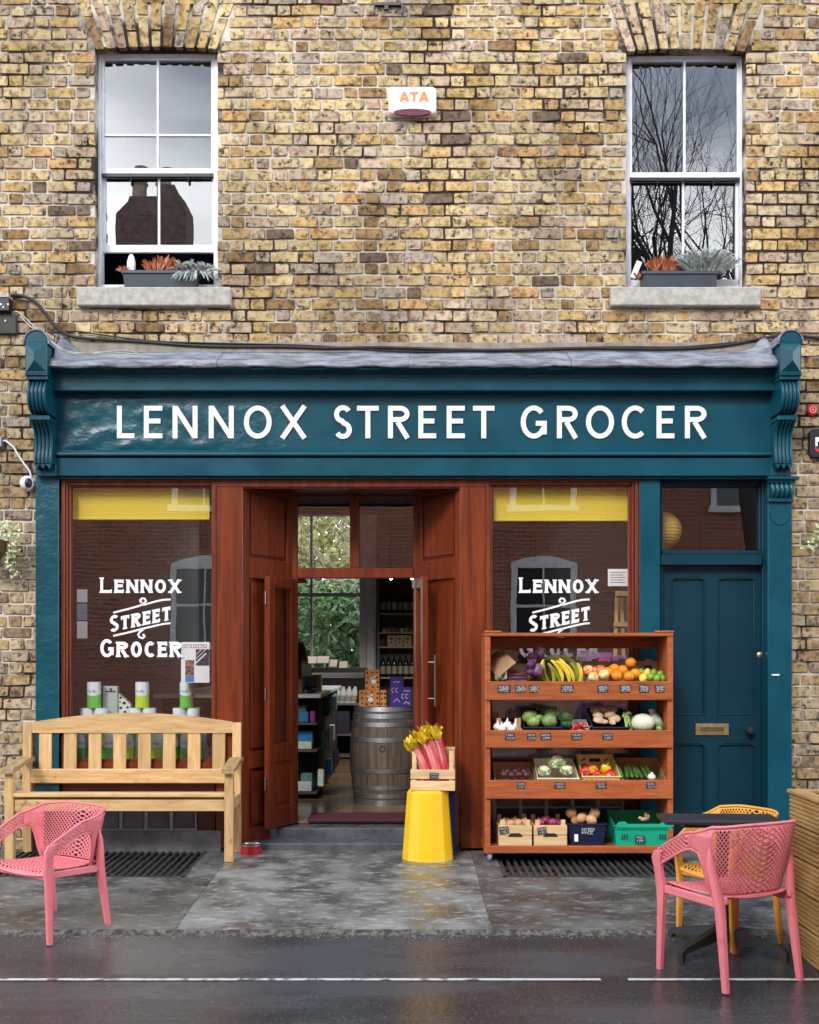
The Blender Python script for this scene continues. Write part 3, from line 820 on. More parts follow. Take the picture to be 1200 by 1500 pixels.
# consoles
def console(cx, w, right):
    def X(u): return cx + u*w/2
    d = MB()
    d.box(X(-1), X(1), -.355, 0, zz(547, -.355), zz(501, -.355), .003)
    yf = -.355; za, zb = zz(544, yf), zz(504, yf); zc = (za+zb)/2
    co = [Vector((X(-.9), yf, za)), Vector((X(.9), yf, za)), Vector((X(.9), yf, zb)), Vector((X(-.9), yf, zb)), Vector((cx, yf-.05, zc+.03)), Vector((cx, yf-.05, zc-.03))]
    d.add(co, [(0,1,5), (1,2,4,5), (2,3,4), (3,0,5,4)])
    root = d.build('console', M['teal'], sf)
    b = MB()                                                    # round head
    pts = [(X(math.cos(R(a)))*1.0, zz(501, yf) + .002 + math.sin(R(a))*w*.5) for a in range(0, 181, 15)]
    b.prism(pts, lambda u, v, q: Vector((u, q, v)), yf+.004, 0)
    b.build('round_head', M['teal'], root, smooth=40)
    b = MB()
    ring = []
    for a in range(-8, 189, 14):
        c_, s_ = math.cos(R(a)), math.sin(R(a))
        r1, r2 = w*.5+.006, w*.5+.016
        wob = noise.noise(Vector((a*.05, cx, 2)))*.004
        ring.append([Vector((cx+c_*r1, yf-.006+wob, zz(501, yf)+s_*r1)), Vector((cx+c_*(r2+wob), yf-.008, zz(501, yf)+s_*(r2+wob))), Vector((cx+c_*r2, 0, zz(501, yf)+s_*r2)), Vector((cx+c_*r1, 0, zz(501, yf)+s_*r1))])
    b.loft(ring)
    b.build('lead_cap', M['lead'], root, smooth=50)
    # side drape of lead towards the cornice
    sx = -1 if right else 1
    rows = []
    for k in range(9):
        t = k/8
        x = cx + sx*(w/2+.012 + t*.17)
        za = lerp(zz(493, -.1), zz(516, -.1), sm(0, 1, t)); wv = noise.noise(Vector((t*6, cx, 1)))*.012
        rows.append([Vector((x, -.25+.1*t+wv, zz(530, -.25))), Vector((x, -.2+.12*t+wv, (za+zz(530, -.2))/2)), Vector((x, -.06+wv*.5, za)), Vector((x, -.003, za+.02))])
    b = MB(); b.loft(rows, False, False); o = b.build('lead_drape', M['lead'], root, smooth=60); mod(o, 'SOLIDIFY', thickness=.006)
    b = MB(); b.box(X(-.97), X(.97), -.345, 0, zz(556, -.345), zz(549, -.345), .004); b.box(X(-1.04), X(1.04), -.36, 0, zz(549.5, -.36), zz(547, -.36), .002); b.build('necking', M['teal'], root)
    fr = [(558,-.29), (561,-.315), (566,-.338), (574,-.350), (584,-.346), (593,-.33), (600,-.30), (604,-.265), (606,-.25)]
    fr2 = [(617,-.265), (623,-.225), (632,-.19), (643,-.172), (655,-.172), (664,-.18), (672,-.192), (679,-.19)]
    for nm, L_ in (('scroll', fr), ('scroll', fr2)):
        b = MB()
        poly = [(y, zz(p, y)) for p, y in L_] + [(0, zz(L_[-1][0], L_[-1][1])), (0, zz(L_[0][0], L_[0][1]))]
        b.prism(poly, lambda u, v, q: Vector((q, u, v)), X(-.88), X(.88))
        for k in range(5):
            u = (-.72 + .36*k)
            b.tube([Vector((X(u), y-.004, zz(p, y))) for p, y in L_], [w*.075*(1 if 0 < i < len(L_)-1 else .7) for i in range(len(L_))], 8)
        b.build(nm, M['teal'], root, smooth=50)
    b = MB(); b.box(X(-.92), X(.92), -.285, 0, zz(615.5, -.285), zz(608, -.285), .006); b.build('fillet', M['teal'], root)
    b = MB()
    for k in range(3):
        u0 = X(-.85 + .567*k); u1 = X(-.85 + .567*(k+1)); um = (u0+u1)/2
        b.prism([(u0, zz(680, -.19)), (um, zz(687, -.19)), (u1, zz(680, -.19))], lambda u, v, q: Vector((u, q, v)), -.195, -.1)
    b.build('leaf_drop', M['teal'], root)
    b = MB(); b.box(X(-.95), X(.95), -.125, 0, zz(697, -.125), zz(680, -.125), .003); b.build('foot_block', M['teal'], root)
console((PX(36.5, -.355)+PX(69.5, -.355))/2, .162, False)
console((PX(1143, -.355)+PX(1174, -.355))/2, .158, True)

def pilaster(px0, px1, Y, mt, top=698, bot=1246):
    b = MB(); b.box(PX(px0, Y), PX(px1, Y), Y, .06, PZ(bot, Y), PZ(top, Y), .004); return b.build('pilaster', mt, sf)
pilaster(52, 86, -.06, M['teal_lumpy']); pilaster(937, 967, -.045, M['teal'])
pr = pilaster(1125, 1160, -.06, M['teal'])
PXL, PXR = PX(1125, -.06), PX(1160, -.06)
b = MB()
b.box(PXL-.02, PXR+.03, -.135, .0, zz(702, -.135), zz(697.5, -.135), .003); b.box(PXL-.008, PXR+.012, -.11, .0, zz(707, -.11), zz(702.5, -.11), .003)
L_ = [(708,-.085), (712,-.105), (718,-.11), (724,-.10), (728,-.08)]
b.prism([(y, zz(p, y)) for p, y in L_] + [(0, zz(728, -.08)), (0, zz(708, -.085))], lambda u, v, q: Vector((q, u, v)), PXL+.004, PXR-.004)
for k in range(5): b.tube([Vector((lerp(PXL+.02, PXR-.02, k/4), y-.003, zz(p, y))) for p, y in L_], .013, 8)
b.box(PXL-.004, PXR+.004, -.085, 0, zz(735, -.085), zz(729, -.085), .003)
b.build('capital', M['teal'], pr, smooth=40)
b = MB()
xm = (PXL+PXR)/2; hw = (PXR-PXL)/2-.012
tong = [(xm-hw, zz(748, -.07))] + [(xm+hw*math.cos(R(a)), zz(748, -.07)+.11*math.sin(R(a))*(1 if True else 0)) for a in range(180, 361, 20)] + [(xm+hw, zz(748, -.07))]
b.prism(tong[1:-1], lambda u, v, q: Vector((u, q, v)), -.067, -.05); b.build('tongue_panel', M['teal'], pr)
b = MB(); b.box(PX(1131, -.07), PX(1142, -.07), -.072, -.055, PZ(990, -.07), PZ(987.5, -.07), .002); b.build('catch', M['white'], pr)

# fascia lettering
T = .118
H0, H1 = 642.0, 594.5
LET = [('L',171.5,197),('E',211,238),('N',253,289.5),('N',306,342.5),('O',357.5,398),('X',410,450),('S',489.5,515.5),('T',523,555),('R',568.5,600),('E',613,639),('E',654.5,681),('T',693,724.5),
       ('G',763,801),('R',816,846.5),('O',858.5,899.5),('C',911,946.5),('E',962,988),('R',1003.5,1035)]
zl0 = PZ(H0, -.098); hh = PZ(H1, -.098) - zl0
for ch, a, c in LET:
    x0 = PX(a, -.098); w = (PX(c, -.098)-x0)/hh
    b = MB(); draw_glyph(b, ch, w, .15, lambda u, v, y, x0=x0: Vector((x0+u*hh, y, zl0+v*hh)), -.1005, -.093)
    o = b.build('letter', M['letter'], sf); o['label'] = 'white painted letter ' + ch

# display windows
def display(x0, x1, glx0, glx1, ytop, dx):
    f = MB(); Y0 = -.035
    def fr(a, b_, c, d, y, ch=.003): f.box(PX(a, y), PX(b_, y), y, .05, PZ(d, y), PZ(c, y), ch)
    bot = 1126
    fr(x0, x0+5, 701, bot, Y0); fr(x0+6, glx0-4, 706, bot-4, Y0+.012); fr(glx0-4, glx0+1, 711, bot-8, Y0+.03)
    fr(x1-5, x1, 701, bot, Y0); fr(glx1+4, x1-6, 706, bot-4, Y0+.012); fr(glx1-1, glx1+4, 711, bot-8, Y0+.03)
    fr(x0+5, x1-5, 701, 706, Y0-.001); fr(glx0-3, glx1+3, 706.5, ytop-3, Y0+.011); fr(glx0+1, glx1-1, ytop-3, ytop, Y0+.031)
    fr(x0+5, x1-5, bot-9, bot, Y0-.001); fr(glx0+1, glx1-1, bot-14, bot-9, Y0+.02)
    w = f.build('display_window', M['maho'], sf)
    g = MB(); yg = .022
    g.quad(at(glx0-2, 1116, yg), at(glx1+2, 1116, yg), at(glx1+2, ytop-2, yg), at(glx0-2, ytop-2, yg))
    g.build('pane', M['glass'], w)
    yd = .0185
    def word(txt, xa, xb, yb, yt, big, slope):
        """slab lettering; big first letter; slope in px over the word"""
        n = len(txt); wid = xb-xa
        ws = {'L':.82,'E':.80,'N':1.0,'O':.95,'X':1.05,'S':.78,'T':.9,'R':1.0,'G':.95,'C':.9}
        tot = sum(ws[c]*(1.22 if (i == 0 and big) else 1) for i, c in enumerate(txt)); gap = .24*(n-1)
        k = wid/(tot+gap); x = xa
        for i, c in enumerate(txt):
            s_ = 1.22 if (i == 0 and big) else 1
            wpx = ws[c]*s_*k; hpx = (yb-yt)*(1.16 if (i == 0 and big) else 1)
            asp = wpx/hpx; t = .225/s_
            def fn(u, v, y, x=x, hpx=hpx):
                ppx = x + u*hpx; ppy = yb - v*hpx + (2 if (big and False) else 0)
                ppy -= slope*(ppx-xa)/wid
                return at(ppx, ppy, y)
            b = MB(); draw_glyph(b, c, asp, t, fn, yd, yd+.0012, serif=.055)
            b.build('letter', M['decal'], w)
            x += wpx + .24*k
    word('LENNOX', 147+dx, 265+dx*.995, 868.5, 849, True, 0)
    word('STREET', 161+dx, 250+dx, 926, 906, True, 18)
    word('GROCER', 147+dx, 266+dx, 962.5, 940, True, 0)
    for pts in ([(166,897.5), (190,891.5), (204,887.5), (210,884.5), (214,880.5), (212,876.8), (208,876.5), (205.5,879), (206,881.5), (208.5,882)], [(209,886.5), (214,885), (230,880.5), (240,878.5), (250,878)],
                [(166,931.5), (190,926), (207,921.5), (230,916), (242,913.5), (250,912.8)], [(211,921.5), (205,925.5), (202.5,929.5), (204.5,933.5), (209,934.8), (212,932.5), (211,930), (208.7,929.8)]):
        b = MB(); n = len(pts)
        b.ribbon([((p[0]+dx), -p[1]) for p in pts], 2.7, lambda u, v, y: at(u, -v, y), yd, yd+.0012); b.build('flourish', M['decal'], w)
    # stall riser, cellar lights, stone
    r = MB(); r.box(PX(x0+1, 0), PX(x1-1, 0), -.012, .06, PZ(1164, 0), PZ(1126, 0), .003); r.box(PX(x1-28, 0) if dx < 100 else PX(x1-22, 0), PX(x1-1, 0), -.008, .06, PZ(1218, 0), PZ(1164.5, 0)); r.build('stall_riser', M['maroon'], sf)
    cx0 = x0+13; cx1 = x1-28 if dx < 100 else x1-22
    ncol = 5
    m = MB(); ra = ((1164.5, 1181), (1184, 1214))
    for k in range(ncol+1): xx = lerp(cx0, cx1, k/ncol); m.box(PX(xx, -.005)-.012, PX(xx, -.005)+.012, -.008, .03, PZ(1217, 0), PZ(1164.5, 0), .002)
    for yy in (1166, 1182.5, 1215.5): m.box(PX(cx0, -.005), PX(cx1, -.005), -.005, .03, PZ(yy, 0)-.008, PZ(yy, 0)+.008, .002)
    cl = m.build('cellar_light', mat('grey_steel', (.36,.38,.40), (.25,.265,.28), rough=.5, scale=20), sf)
    for k in range(ncol):
        for ya, yb in ra:
            g = MB(); g.box(PX(lerp(cx0, cx1, k/ncol)+3), PX(lerp(cx0, cx1, (k+1)/ncol)-3), .006, .022, PZ(yb), PZ(ya), .004); g.build('glass_block', M['glass_grid'], cl)
    s_ = MB(); s_.box(PX(x0-36 if dx < 100 else x0, -.04), PX(x1+8, -.04), -.05, .06, -.03, PZ(1217, -.04), .008); s_.build('stone_plinth', mat('dark_stone', (.22,.23,.25), (.12,.128,.14), rough=.55, scale=10, bump=.002), sf)
    return w
dw1 = display(90, 316, 103, 312, 714, 0)
dw2 = display(712, 936, 720, 922, 713, 614)

# entrance: posts, head, splayed reveals, soffit
b = MB(); b.box(PX(317, -.03), PX(356, -.03), -.035, .02, PZ(1242), PZ(713, -.03), .005); b.build('post', M['maho'], sf)
b = MB(); b.box(PX(674, -.03), PX(711.6, -.03), -.035, .02, PZ(1242), PZ(713, -.03), .005); b.build('post', M['maho'], sf)
b = MB(); b.box(PX(316, -.03), PX(712, -.03), -.034, .02, PZ(713, -.03), PZ(702, -.03), .003); b.box(PX(350, -.0), PX(680, 0), -.02, .02, PZ(716, 0), PZ(713, 0), .002); b.build('head_beam', M['maho'], sf)
DY = .50
XL0, XL1, XR1, XR0 = PX(356, .0), PX(428, DY), PX(612, DY), PX(674, 0)
def reveal(xa, xb, side):
    """splayed panelled side of the entrance from (xa, 0) to (xb, DY)"""
    d = Vector((xb-xa, DY, 0)); L = d.length; d.normalize(); n = Vector((d.y, -d.x, 0))*side
    rot = Matrix((d, n, Vector((0,0,1)))).transposed(); A = Vector((xa, 0, 0))
    def bb(mb, u0, u1, z0, z1, t0, t1, c=.003): mb.obox(A + d*(u0+u1)/2 + n*(t0+t1)/2 + Vector((0,0,(z0+z1)/2)), ((u1-u0)/2, (t1-t0)/2, (z1-z0)/2), rot, c)
    m = MB(); zt = 2.88
    bb(m, 0, L, .0, zt, -.05, -.012, 0)
    r = m.build('reveal_lining', M['maho_shaded'], sf)
    f = MB()
    bb(f, 0, .07, 0, zt, -.012, .004); bb(f, L-.07, L, 0, zt, -.012, .004)
    for z0, z1 in ((0, .16), (.62, .75), (2.10, 2.26), (zt-.1, zt)): bb(f, .07, L-.07, z0, z1, -.012, .003)
    f.build('reveal_frame', M['maho'], r)
    for z0, z1 in ((.16, .62), (.75, 2.10), (2.26, zt-.1)):
        p = MB(); bb(p, .095, L-.095, z0+.03, z1-.03, -.014, -.003, .006); p.build('panel', M['maho'], r)
reveal(XL0, XL1, 1); reveal(XR0, XR1, -1)
b = MB(); b.prism([(XL0-.1, -.01), (XR0+.1, -.01), (XR1+.1, DY+.15), (XL1-.1, DY+.15)], lambda u, v, q: Vector((u, v, q)), 2.80, 2.88); b.build('entrance_soffit', M['maho_shaded'], sf)
# transom frame and its two lights, door jambs
f = MB(); Y = DY
def fb_(a, b_, c, d, y, y2, ch=.004): f.box(PX(a, y), PX(b_, y), y, y2, PZ(d, y), PZ(c, y), ch)
fb_(427, 435.5, 700, 1206, Y, Y+.08); fb_(605.5, 614, 700, 1206, Y, Y+.08)
fb_(435.5, 605.5, 832, 846.5, Y-.012, Y+.09); fb_(435.5, 605.5, 700, 729, Y+.001, Y+.08); fb_(512.5, 526.5, 729, 832, Y+.002, Y+.08)
tf = f.build('transom_frame', M['maho'], sf)
for a, c in ((435.5, 512.5), (526.5, 605.5)):
    g = MB(); g.quad(at(a, 832, Y+.04), at(c, 832, Y+.04), at(c, 729, Y+.04), at(a, 729, Y+.04)); g.build('pane', M['glass'], tf)
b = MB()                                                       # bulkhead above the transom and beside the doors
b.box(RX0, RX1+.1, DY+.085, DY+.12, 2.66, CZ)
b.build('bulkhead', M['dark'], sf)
# door leaves, both standing open towards the street
def door_leaf(hx, nx_, ny, zb, zt, thick, side):
    h = Vector((hx, DY-.01, 0)); e = Vector((nx_, ny, 0)); d = e-h; L = d.length; d.normalize(); n = Vector((d.y, -d.x, 0))
    rot = Matrix((d, n, Vector((0,0,1)))).transposed()
    def bb(mb, u0, u1, z0, z1, t=thick, c=.004, off=0): mb.obox(h + d*(u0+u1)/2 + n*off + Vector((0,0,(z0+z1)/2)), ((u1-u0)/2, t/2, (z1-z0)/2), rot, c)
    m = MB(); S = .085
    bb(m, 0, S, zb, zt); bb(m, L-S, L, zb, zt); bb(m, S, L-S, zt-S, zt, thick-.002); bb(m, S, L-S, zb, zb+.16, thick-.002); bb(m, S, L-S, zb+.52, zb+.66, thick-.002)
    o = m.build('door_leaf', M['maho'], sf)
    g = MB(); bb(g, S-.004, L-S+.004, zb+.655, zt-S+.004, .006, 0); g.build('pane', M['glass'], o)
    p = MB(); bb(p, S-.004, L-S+.004, zb+.155, zb+.525, thick*.45, .004); bb(p, S+.03, L-S-.03, zb+.19, zb+.49, thick*.7, .006); p.build('panel', M['maho'], o)
    return o, h, d, n, L
d1, *_ = door_leaf(PX(431, DY), PX(391, .10), .10, FL-.01, 2.12, .048, 1)
d2, h, d, n, L = door_leaf(PX(611, DY), PX(623, .10), .10, FL-.01, 2.12, .048, 1)
hs = 1 if n.x > 0 else -1
n2 = n*hs
z0, z1 = PZ(1035, .12), PZ(959, .12)
hb = MB(); q = h + d*(L-.05) + n2*.085
hb.tube([q + Vector((0,0,z0)), q + Vector((0,0,z1))], .009, 10)
for z in (z0+.06, z1-.06): hb.tube([h + d*(L-.05) + n2*.02 + Vector((0,0,z)), q + Vector((0,0,z))], .007, 8)
hb.build('handle', M['steel'], d2, smooth=40)
b = MB(); q = h + d*.06 - n2*.045; b.box(PX(603.5, DY-.03), PX(614, DY-.03), DY-.05, DY-.016, PZ(862, DY-.03), PZ(848.5, DY-.03), .003); b.build('door_closer', M['steel'], tf)
b = MB()
for z in (.5, 1.2, 1.95): b.obox(Vector((PX(389, .1)+.0, .09, z)), (.004, .012, .05), None, .001)
b.build('hinge', M['steel'], d1)
# stone steps and mat
stn = mat('step_stone', (.11,.12,.137), (.055,.062,.074), rough=.4, r2=.22, scale=7, bump=.002, bscale=50)
b = MB(); b.box(PX(357), PX(673), -.03, .30, -.05, .055, .008); b.build('step', stn, sf)
b = MB(); b.box(PX(360), PX(670), .27, DY+.03, .0, .128, .008); b.build('step', stn, sf)

# the blue house door with its fanlight
hx0, hx1 = 968, 1124
f = MB()
def hb_(mb, a, b_, c, d, y, y2, ch=.004): mb.box(PX(a, y), PX(b_, y), y, y2, PZ(d, y), PZ(c, y), ch)
hb_(f, 967, 971.5, 701, 1240, .03, .14); hb_(f, 1117, 1126, 701, 1240, .03, .14); hb_(f, 971.5, 1117, 701, 713, .045, .14)
hb_(f, 967.5, 1117, 812, 828, -.005, .14, .006); hb_(f, 967.5, 1117, 806.5, 812, .03, .14)
hb_(f, 1112, 1117, 713, 806.5, .05, .13)
df = f.build('house_door_frame', M['teal_dark'], sf)
g = MB(); g.quad(at(970, 808, .09), at(1113, 808, .09), at(1113, 711, .09), at(970, 711, .09)); g.build('fanlight_pane', M['glass'], df)
YD = .075
dm = MB()
def zz_(p): return PZ(p, YD)
def xx_(p): return PX(p, YD)
dl, dr, dt, dbm = 971.5, 1117, 828, 1236
cols = ((982, 1034), (1051, 1107)); rows = ((846, 1048), (1089, 1191))
hb_(dm, dl, cols[0][0], dt, dbm, YD, YD+.045, .001); hb_(dm, cols[0][1], cols[1][0], dt, dbm, YD, YD+.045, .001); hb_(dm, cols[1][1], dr, dt, dbm, YD, YD+.045, .001)
for a, c in cols:
    hb_(dm, a, c, dt, rows[0][0], YD, YD+.045, 0); hb_(dm, a, c, rows[0][1], rows[1][0], YD, YD+.045, 0); hb_(dm, a, c, rows[1][1], dbm, YD, YD+.045, 0)
    for r_ in rows:                                        # shouldered corners at the top of each panel
        for s_, e_ in ((a, 1), (c, -1)):
            dm.prism([(xx_(s_), zz_(r_[0])), (xx_(s_+9*e_), zz_(r_[0])), (xx_(s_+6*e_), zz_(r_[0]+2.2)), (xx_(s_), zz_(r_[0]+5))][::e_], lambda u, v, q: Vector((u, q, v)), YD, YD+.045)
hd = dm.build('house_door', M['teal_dark'], sf)
for a, c in cols:
    for r_ in rows:
        p = MB(); hb_(p, a-.5, c+.5, r_[0]-.5, r_[1]+.5, YD+.022, YD+.04, 0)
        ya = YD+.004
        for k in (0, 1):                                   # moulding inside the panel
            pass
        t = 3.0
        hb_(p, a, a+t, r_[0]+4, r_[1]-t, ya, YD+.03, .004); hb_(p, c-t, c, r_[0]+4, r_[1]-t, ya, YD+.03, .004); hb_(p, a, c, r_[1]-t, r_[1], ya-.002, YD+.03, .004); hb_(p, a+t, c-t, r_[0], r_[0]+t, ya+.002, YD+.03, .004)
        p.build('panel', M['teal_dark'], hd)
b = MB(); hb_(b, 1019, 1068, 1060, 1077, YD-.012, YD, .003); hb_(b, 1023, 1064, 1063, 1074, YD-.016, YD-.012, .002); o = b.build('letterbox', M['brass'], hd)
b = MB(); hb_(b, 1026, 1061, 1065, 1071.5, YD-.0185, YD-.016, .001); b.build('letterbox_flap', mat('brass_dark', (.22,.15,.07), (.16,.11,.05), rough=.45, metal=.7), hd)
b = MB(); K = at(1096, 1069.5, YD); b.M = Matrix.Translation(K) @ Matrix.Rotation(R(90), 4, 'X'); b.lathe([(.02, 0), (.012, .01), (.012, .03), (.03, .04), (.034, .052), (.026, .066), (0, .07)], n=16); b.build('door_knob', M['blackm'], hd, smooth=50)
b = MB(); K = at(1113, 959.5, YD); b.M = Matrix.Translation(K) @ Matrix.Rotation(R(90), 4, 'X'); b.lathe([(.024, 0), (.024, .008), (.014, .014), (0, .016)], n=16); b.build('door_lock', M['brass'], hd, smooth=50)
b = MB(); b.box(PX(967), PX(1165), -.05, .2, -.02, .012, .006); b.build('door_step', M['stone'], sf)
# window boards inside, left and right, and the dark linings of the bays
for x0, x1 in ((92, 352), (678, 934)):
    b = MB(); b.box(PX(x0, .1), PX(x1, .1), .055, .62, PZ(1113, .15)-.03, PZ(1113, .15), .003); b.build('window_board', mat('board_dark', (.30,.20,.13)), sf)

# ------------------------------------------------------------------ bench
bn = thing('garden_bench', 'slatted pale pine garden bench with curved top rail standing under the shop window', 'bench', (PX(180, -.3), -.3, 0))
YF, YB = -.52, -.07
bxl, bxr = PX(15, YF), PX(336, YF)
def part(mb, nm, mt, par): return mb.build(nm, mt, par)
for x in (bxl, bxr):
    b = MB(); b.box(x-.032, x+.032, YF-.03, YF+.03, 0, .672, .005); part(b, 'leg', M['bench_v'], bn)
xl, xr = PX(40.5, YB), PX(347, YB)
for x in (xl, xr):
    b = MB()
    b.loft([[(x+sx*.032, y+sy*.028, z) for sx, sy in ((-1,-1),(1,-1),(1,1),(-1,1))] for y, z in ((YB+.02, 0), (YB-.01, .40), (YB+.02, .97), (YB+.022, .985))]); part(b, 'rear_post', M['bench_v'], bn)
b = MB()                                                 # curved top rail
n = 24; top = []; 
for i in range(n+1):
    t = i/n; top.append((lerp(xl+.03, xr-.03, t), PZ(1058, YB) + (PZ(1044.5, YB)-PZ(1058, YB))*math.sin(math.pi*t)**.9))
bot = [(xr-.03, PZ(1073.5, YB)), (xl+.03, PZ(1073.5, YB))]
b.prism(top + bot, lambda u, v, q: Vector((u, q, v)), YB-.006, YB+.038); part(b, 'top_rail', M['bench'], bn)
b = MB(); b.box(xl+.03, xr-.03, YB-.028, YB+.016, PZ(1147, YB), PZ(1126, YB), .006); part(b, 'back_rail', M['bench'], bn)
for k in range(8):
    px = lerp(87.5, 341, k/7)
    px = 77 + k*36.3; x = PX(px-10+ .0, YB)+.005
    x = PX(66.5 + 36.3*k, YB)
    b = MB(); b.obox((x, YB+.008, (PZ(1126, YB)+PZ(1073, YB))/2), (.0485, .011, (PZ(1073, YB)-PZ(1126, YB))/2+.004), Matrix.Rotation(R(-2.0), 3, 'X'), .004); part(b, 'slat', M['bench_v'], bn)
for k, (ya, yb) in enumerate(((-.545, -.43), (-.42, -.31), (-.30, -.19), (-.18, -.10))):
    b = MB(); zt = .50 - .02*k; b.box(bxl-.04+(.07 if k else 0), bxr+.0-(.06 if k else 0)+(.03 if not k else 0), ya, yb, zt-.03, zt, .006); part(b, 'seat_slat', M['bench'], bn)
b = MB(); b.box(bxl+.033, bxr-.033, YF-.012, YF+.016, .368, .452, .004); part(b, 'apron', M['bench'], bn)
for x in (bxl, bxr):
    b = MB(); b.box(x-.018, x+.018, YF+.031, YB-.04, .37, .452, .004); part(b, 'side_rail', M['bench'], bn)
    b = MB(); pts = [(YB-.03, .725), (YB-.12, .732), (YB-.25, .718), (YF+.06, .692), (YF-.03, .690), (YF-.075, .680)]
    s_ = 1 if x > 0 else -1
    b.loft([[(x-.045, y, z-.032), (x+.045, y, z-.032), (x+.045, y, z), (x-.045, y, z)] for y, z in pts]); part(b, 'armrest', mat('bench_arm', (.42,.30,.14), (.26,.18,.085), rough=.6, scale=6, stretch=(6,.8,6), bump=.0012, bscale=9) if 'bench_arm' not in bpy.data.materials else bpy.data.materials['bench_arm'], bn)

# ------------------------------------------------------------------ perforated plastic armchair
def perf(mb, S, rows, cols, hole=.30):
    """a lattice of diamond holes: nodes where i+j is even, one hole round every odd node"""
    tmp = MB()
    P = lambda i, j: S(i/cols, j/rows)
    for j in range(rows+1):
        for i in range(cols+1):
            if (i+j) % 2 == 0: continue
            nb = [(i-1, j), (i, j-1), (i+1, j), (i, j+1)]
            ok = [(0 <= a <= cols and 0 <= b <= rows) for a, b in nb]
            if all(ok):
                c = [P(a, b) for a, b in nb]; k = 1-hole*1.0
                d = [S((i+(a-i)*k)/cols, (j+(b-j)*k)/rows) for a, b in nb]
                tmp.add(c + d, [(0,1,5,4), (1,2,6,5), (2,3,7,6), (3,0,4,7)])
            else:
                v = [P(a, b) for (a, b), o in zip(nb, ok) if o]
                if len(v) == 3: tmp.add(v, [(0,1,2)])
                elif len(v) == 2: tmp.add(v + [P(i, j)], [(0,1,2)])
    seen = {}; vs = []; mp_ = []
    for p in tmp.v:
        key = (round(p.x, 5), round(p.y, 5), round(p.z, 5))
        if key not in seen: seen[key] = len(vs); vs.append(p)
        mp_.append(seen[key])
    mb.add(vs, [f for f in ([mp_[i] for i in f] for f in tmp.f) if len(set(f)) == len(f)])
CW, CB = .285, .27
def plan(a):
    """outer plan curve of the rim, a in degrees from the middle of the back"""
    s_ = 1 if a >= 0 else -1; A = abs(a)
    if A <= 80:
        q = R(A*90/80); return (s_*CW*math.sin(q)**.66, -CB*max(0, math.cos(q))**.52 + .0)
    t = (A-80)/45; return (s_*(CW - .012*t*t), .23*t)
def rim_z(a):
    A = abs(a); return .81 - .012*sm(10, 60, A) - .165*max(0, (A-58)/67)**1.15
def low_z(a):
    A = abs(a); t = sm(60, 78, A); return lerp(.445, rim_z(a)-.085, t)
def shell(a, t):
    zt, zb = rim_z(a), low_z(a); z = lerp(zb, zt, t)
    k = (zt-z)/.37
    x, y = plan(a)
    f = 1 - .22*min(1, k)**1.1
    yy = y*f if y < 0 else y
    return Vector((x*(1-.20*min(1, k)**1.2), yy + .02*k, z))
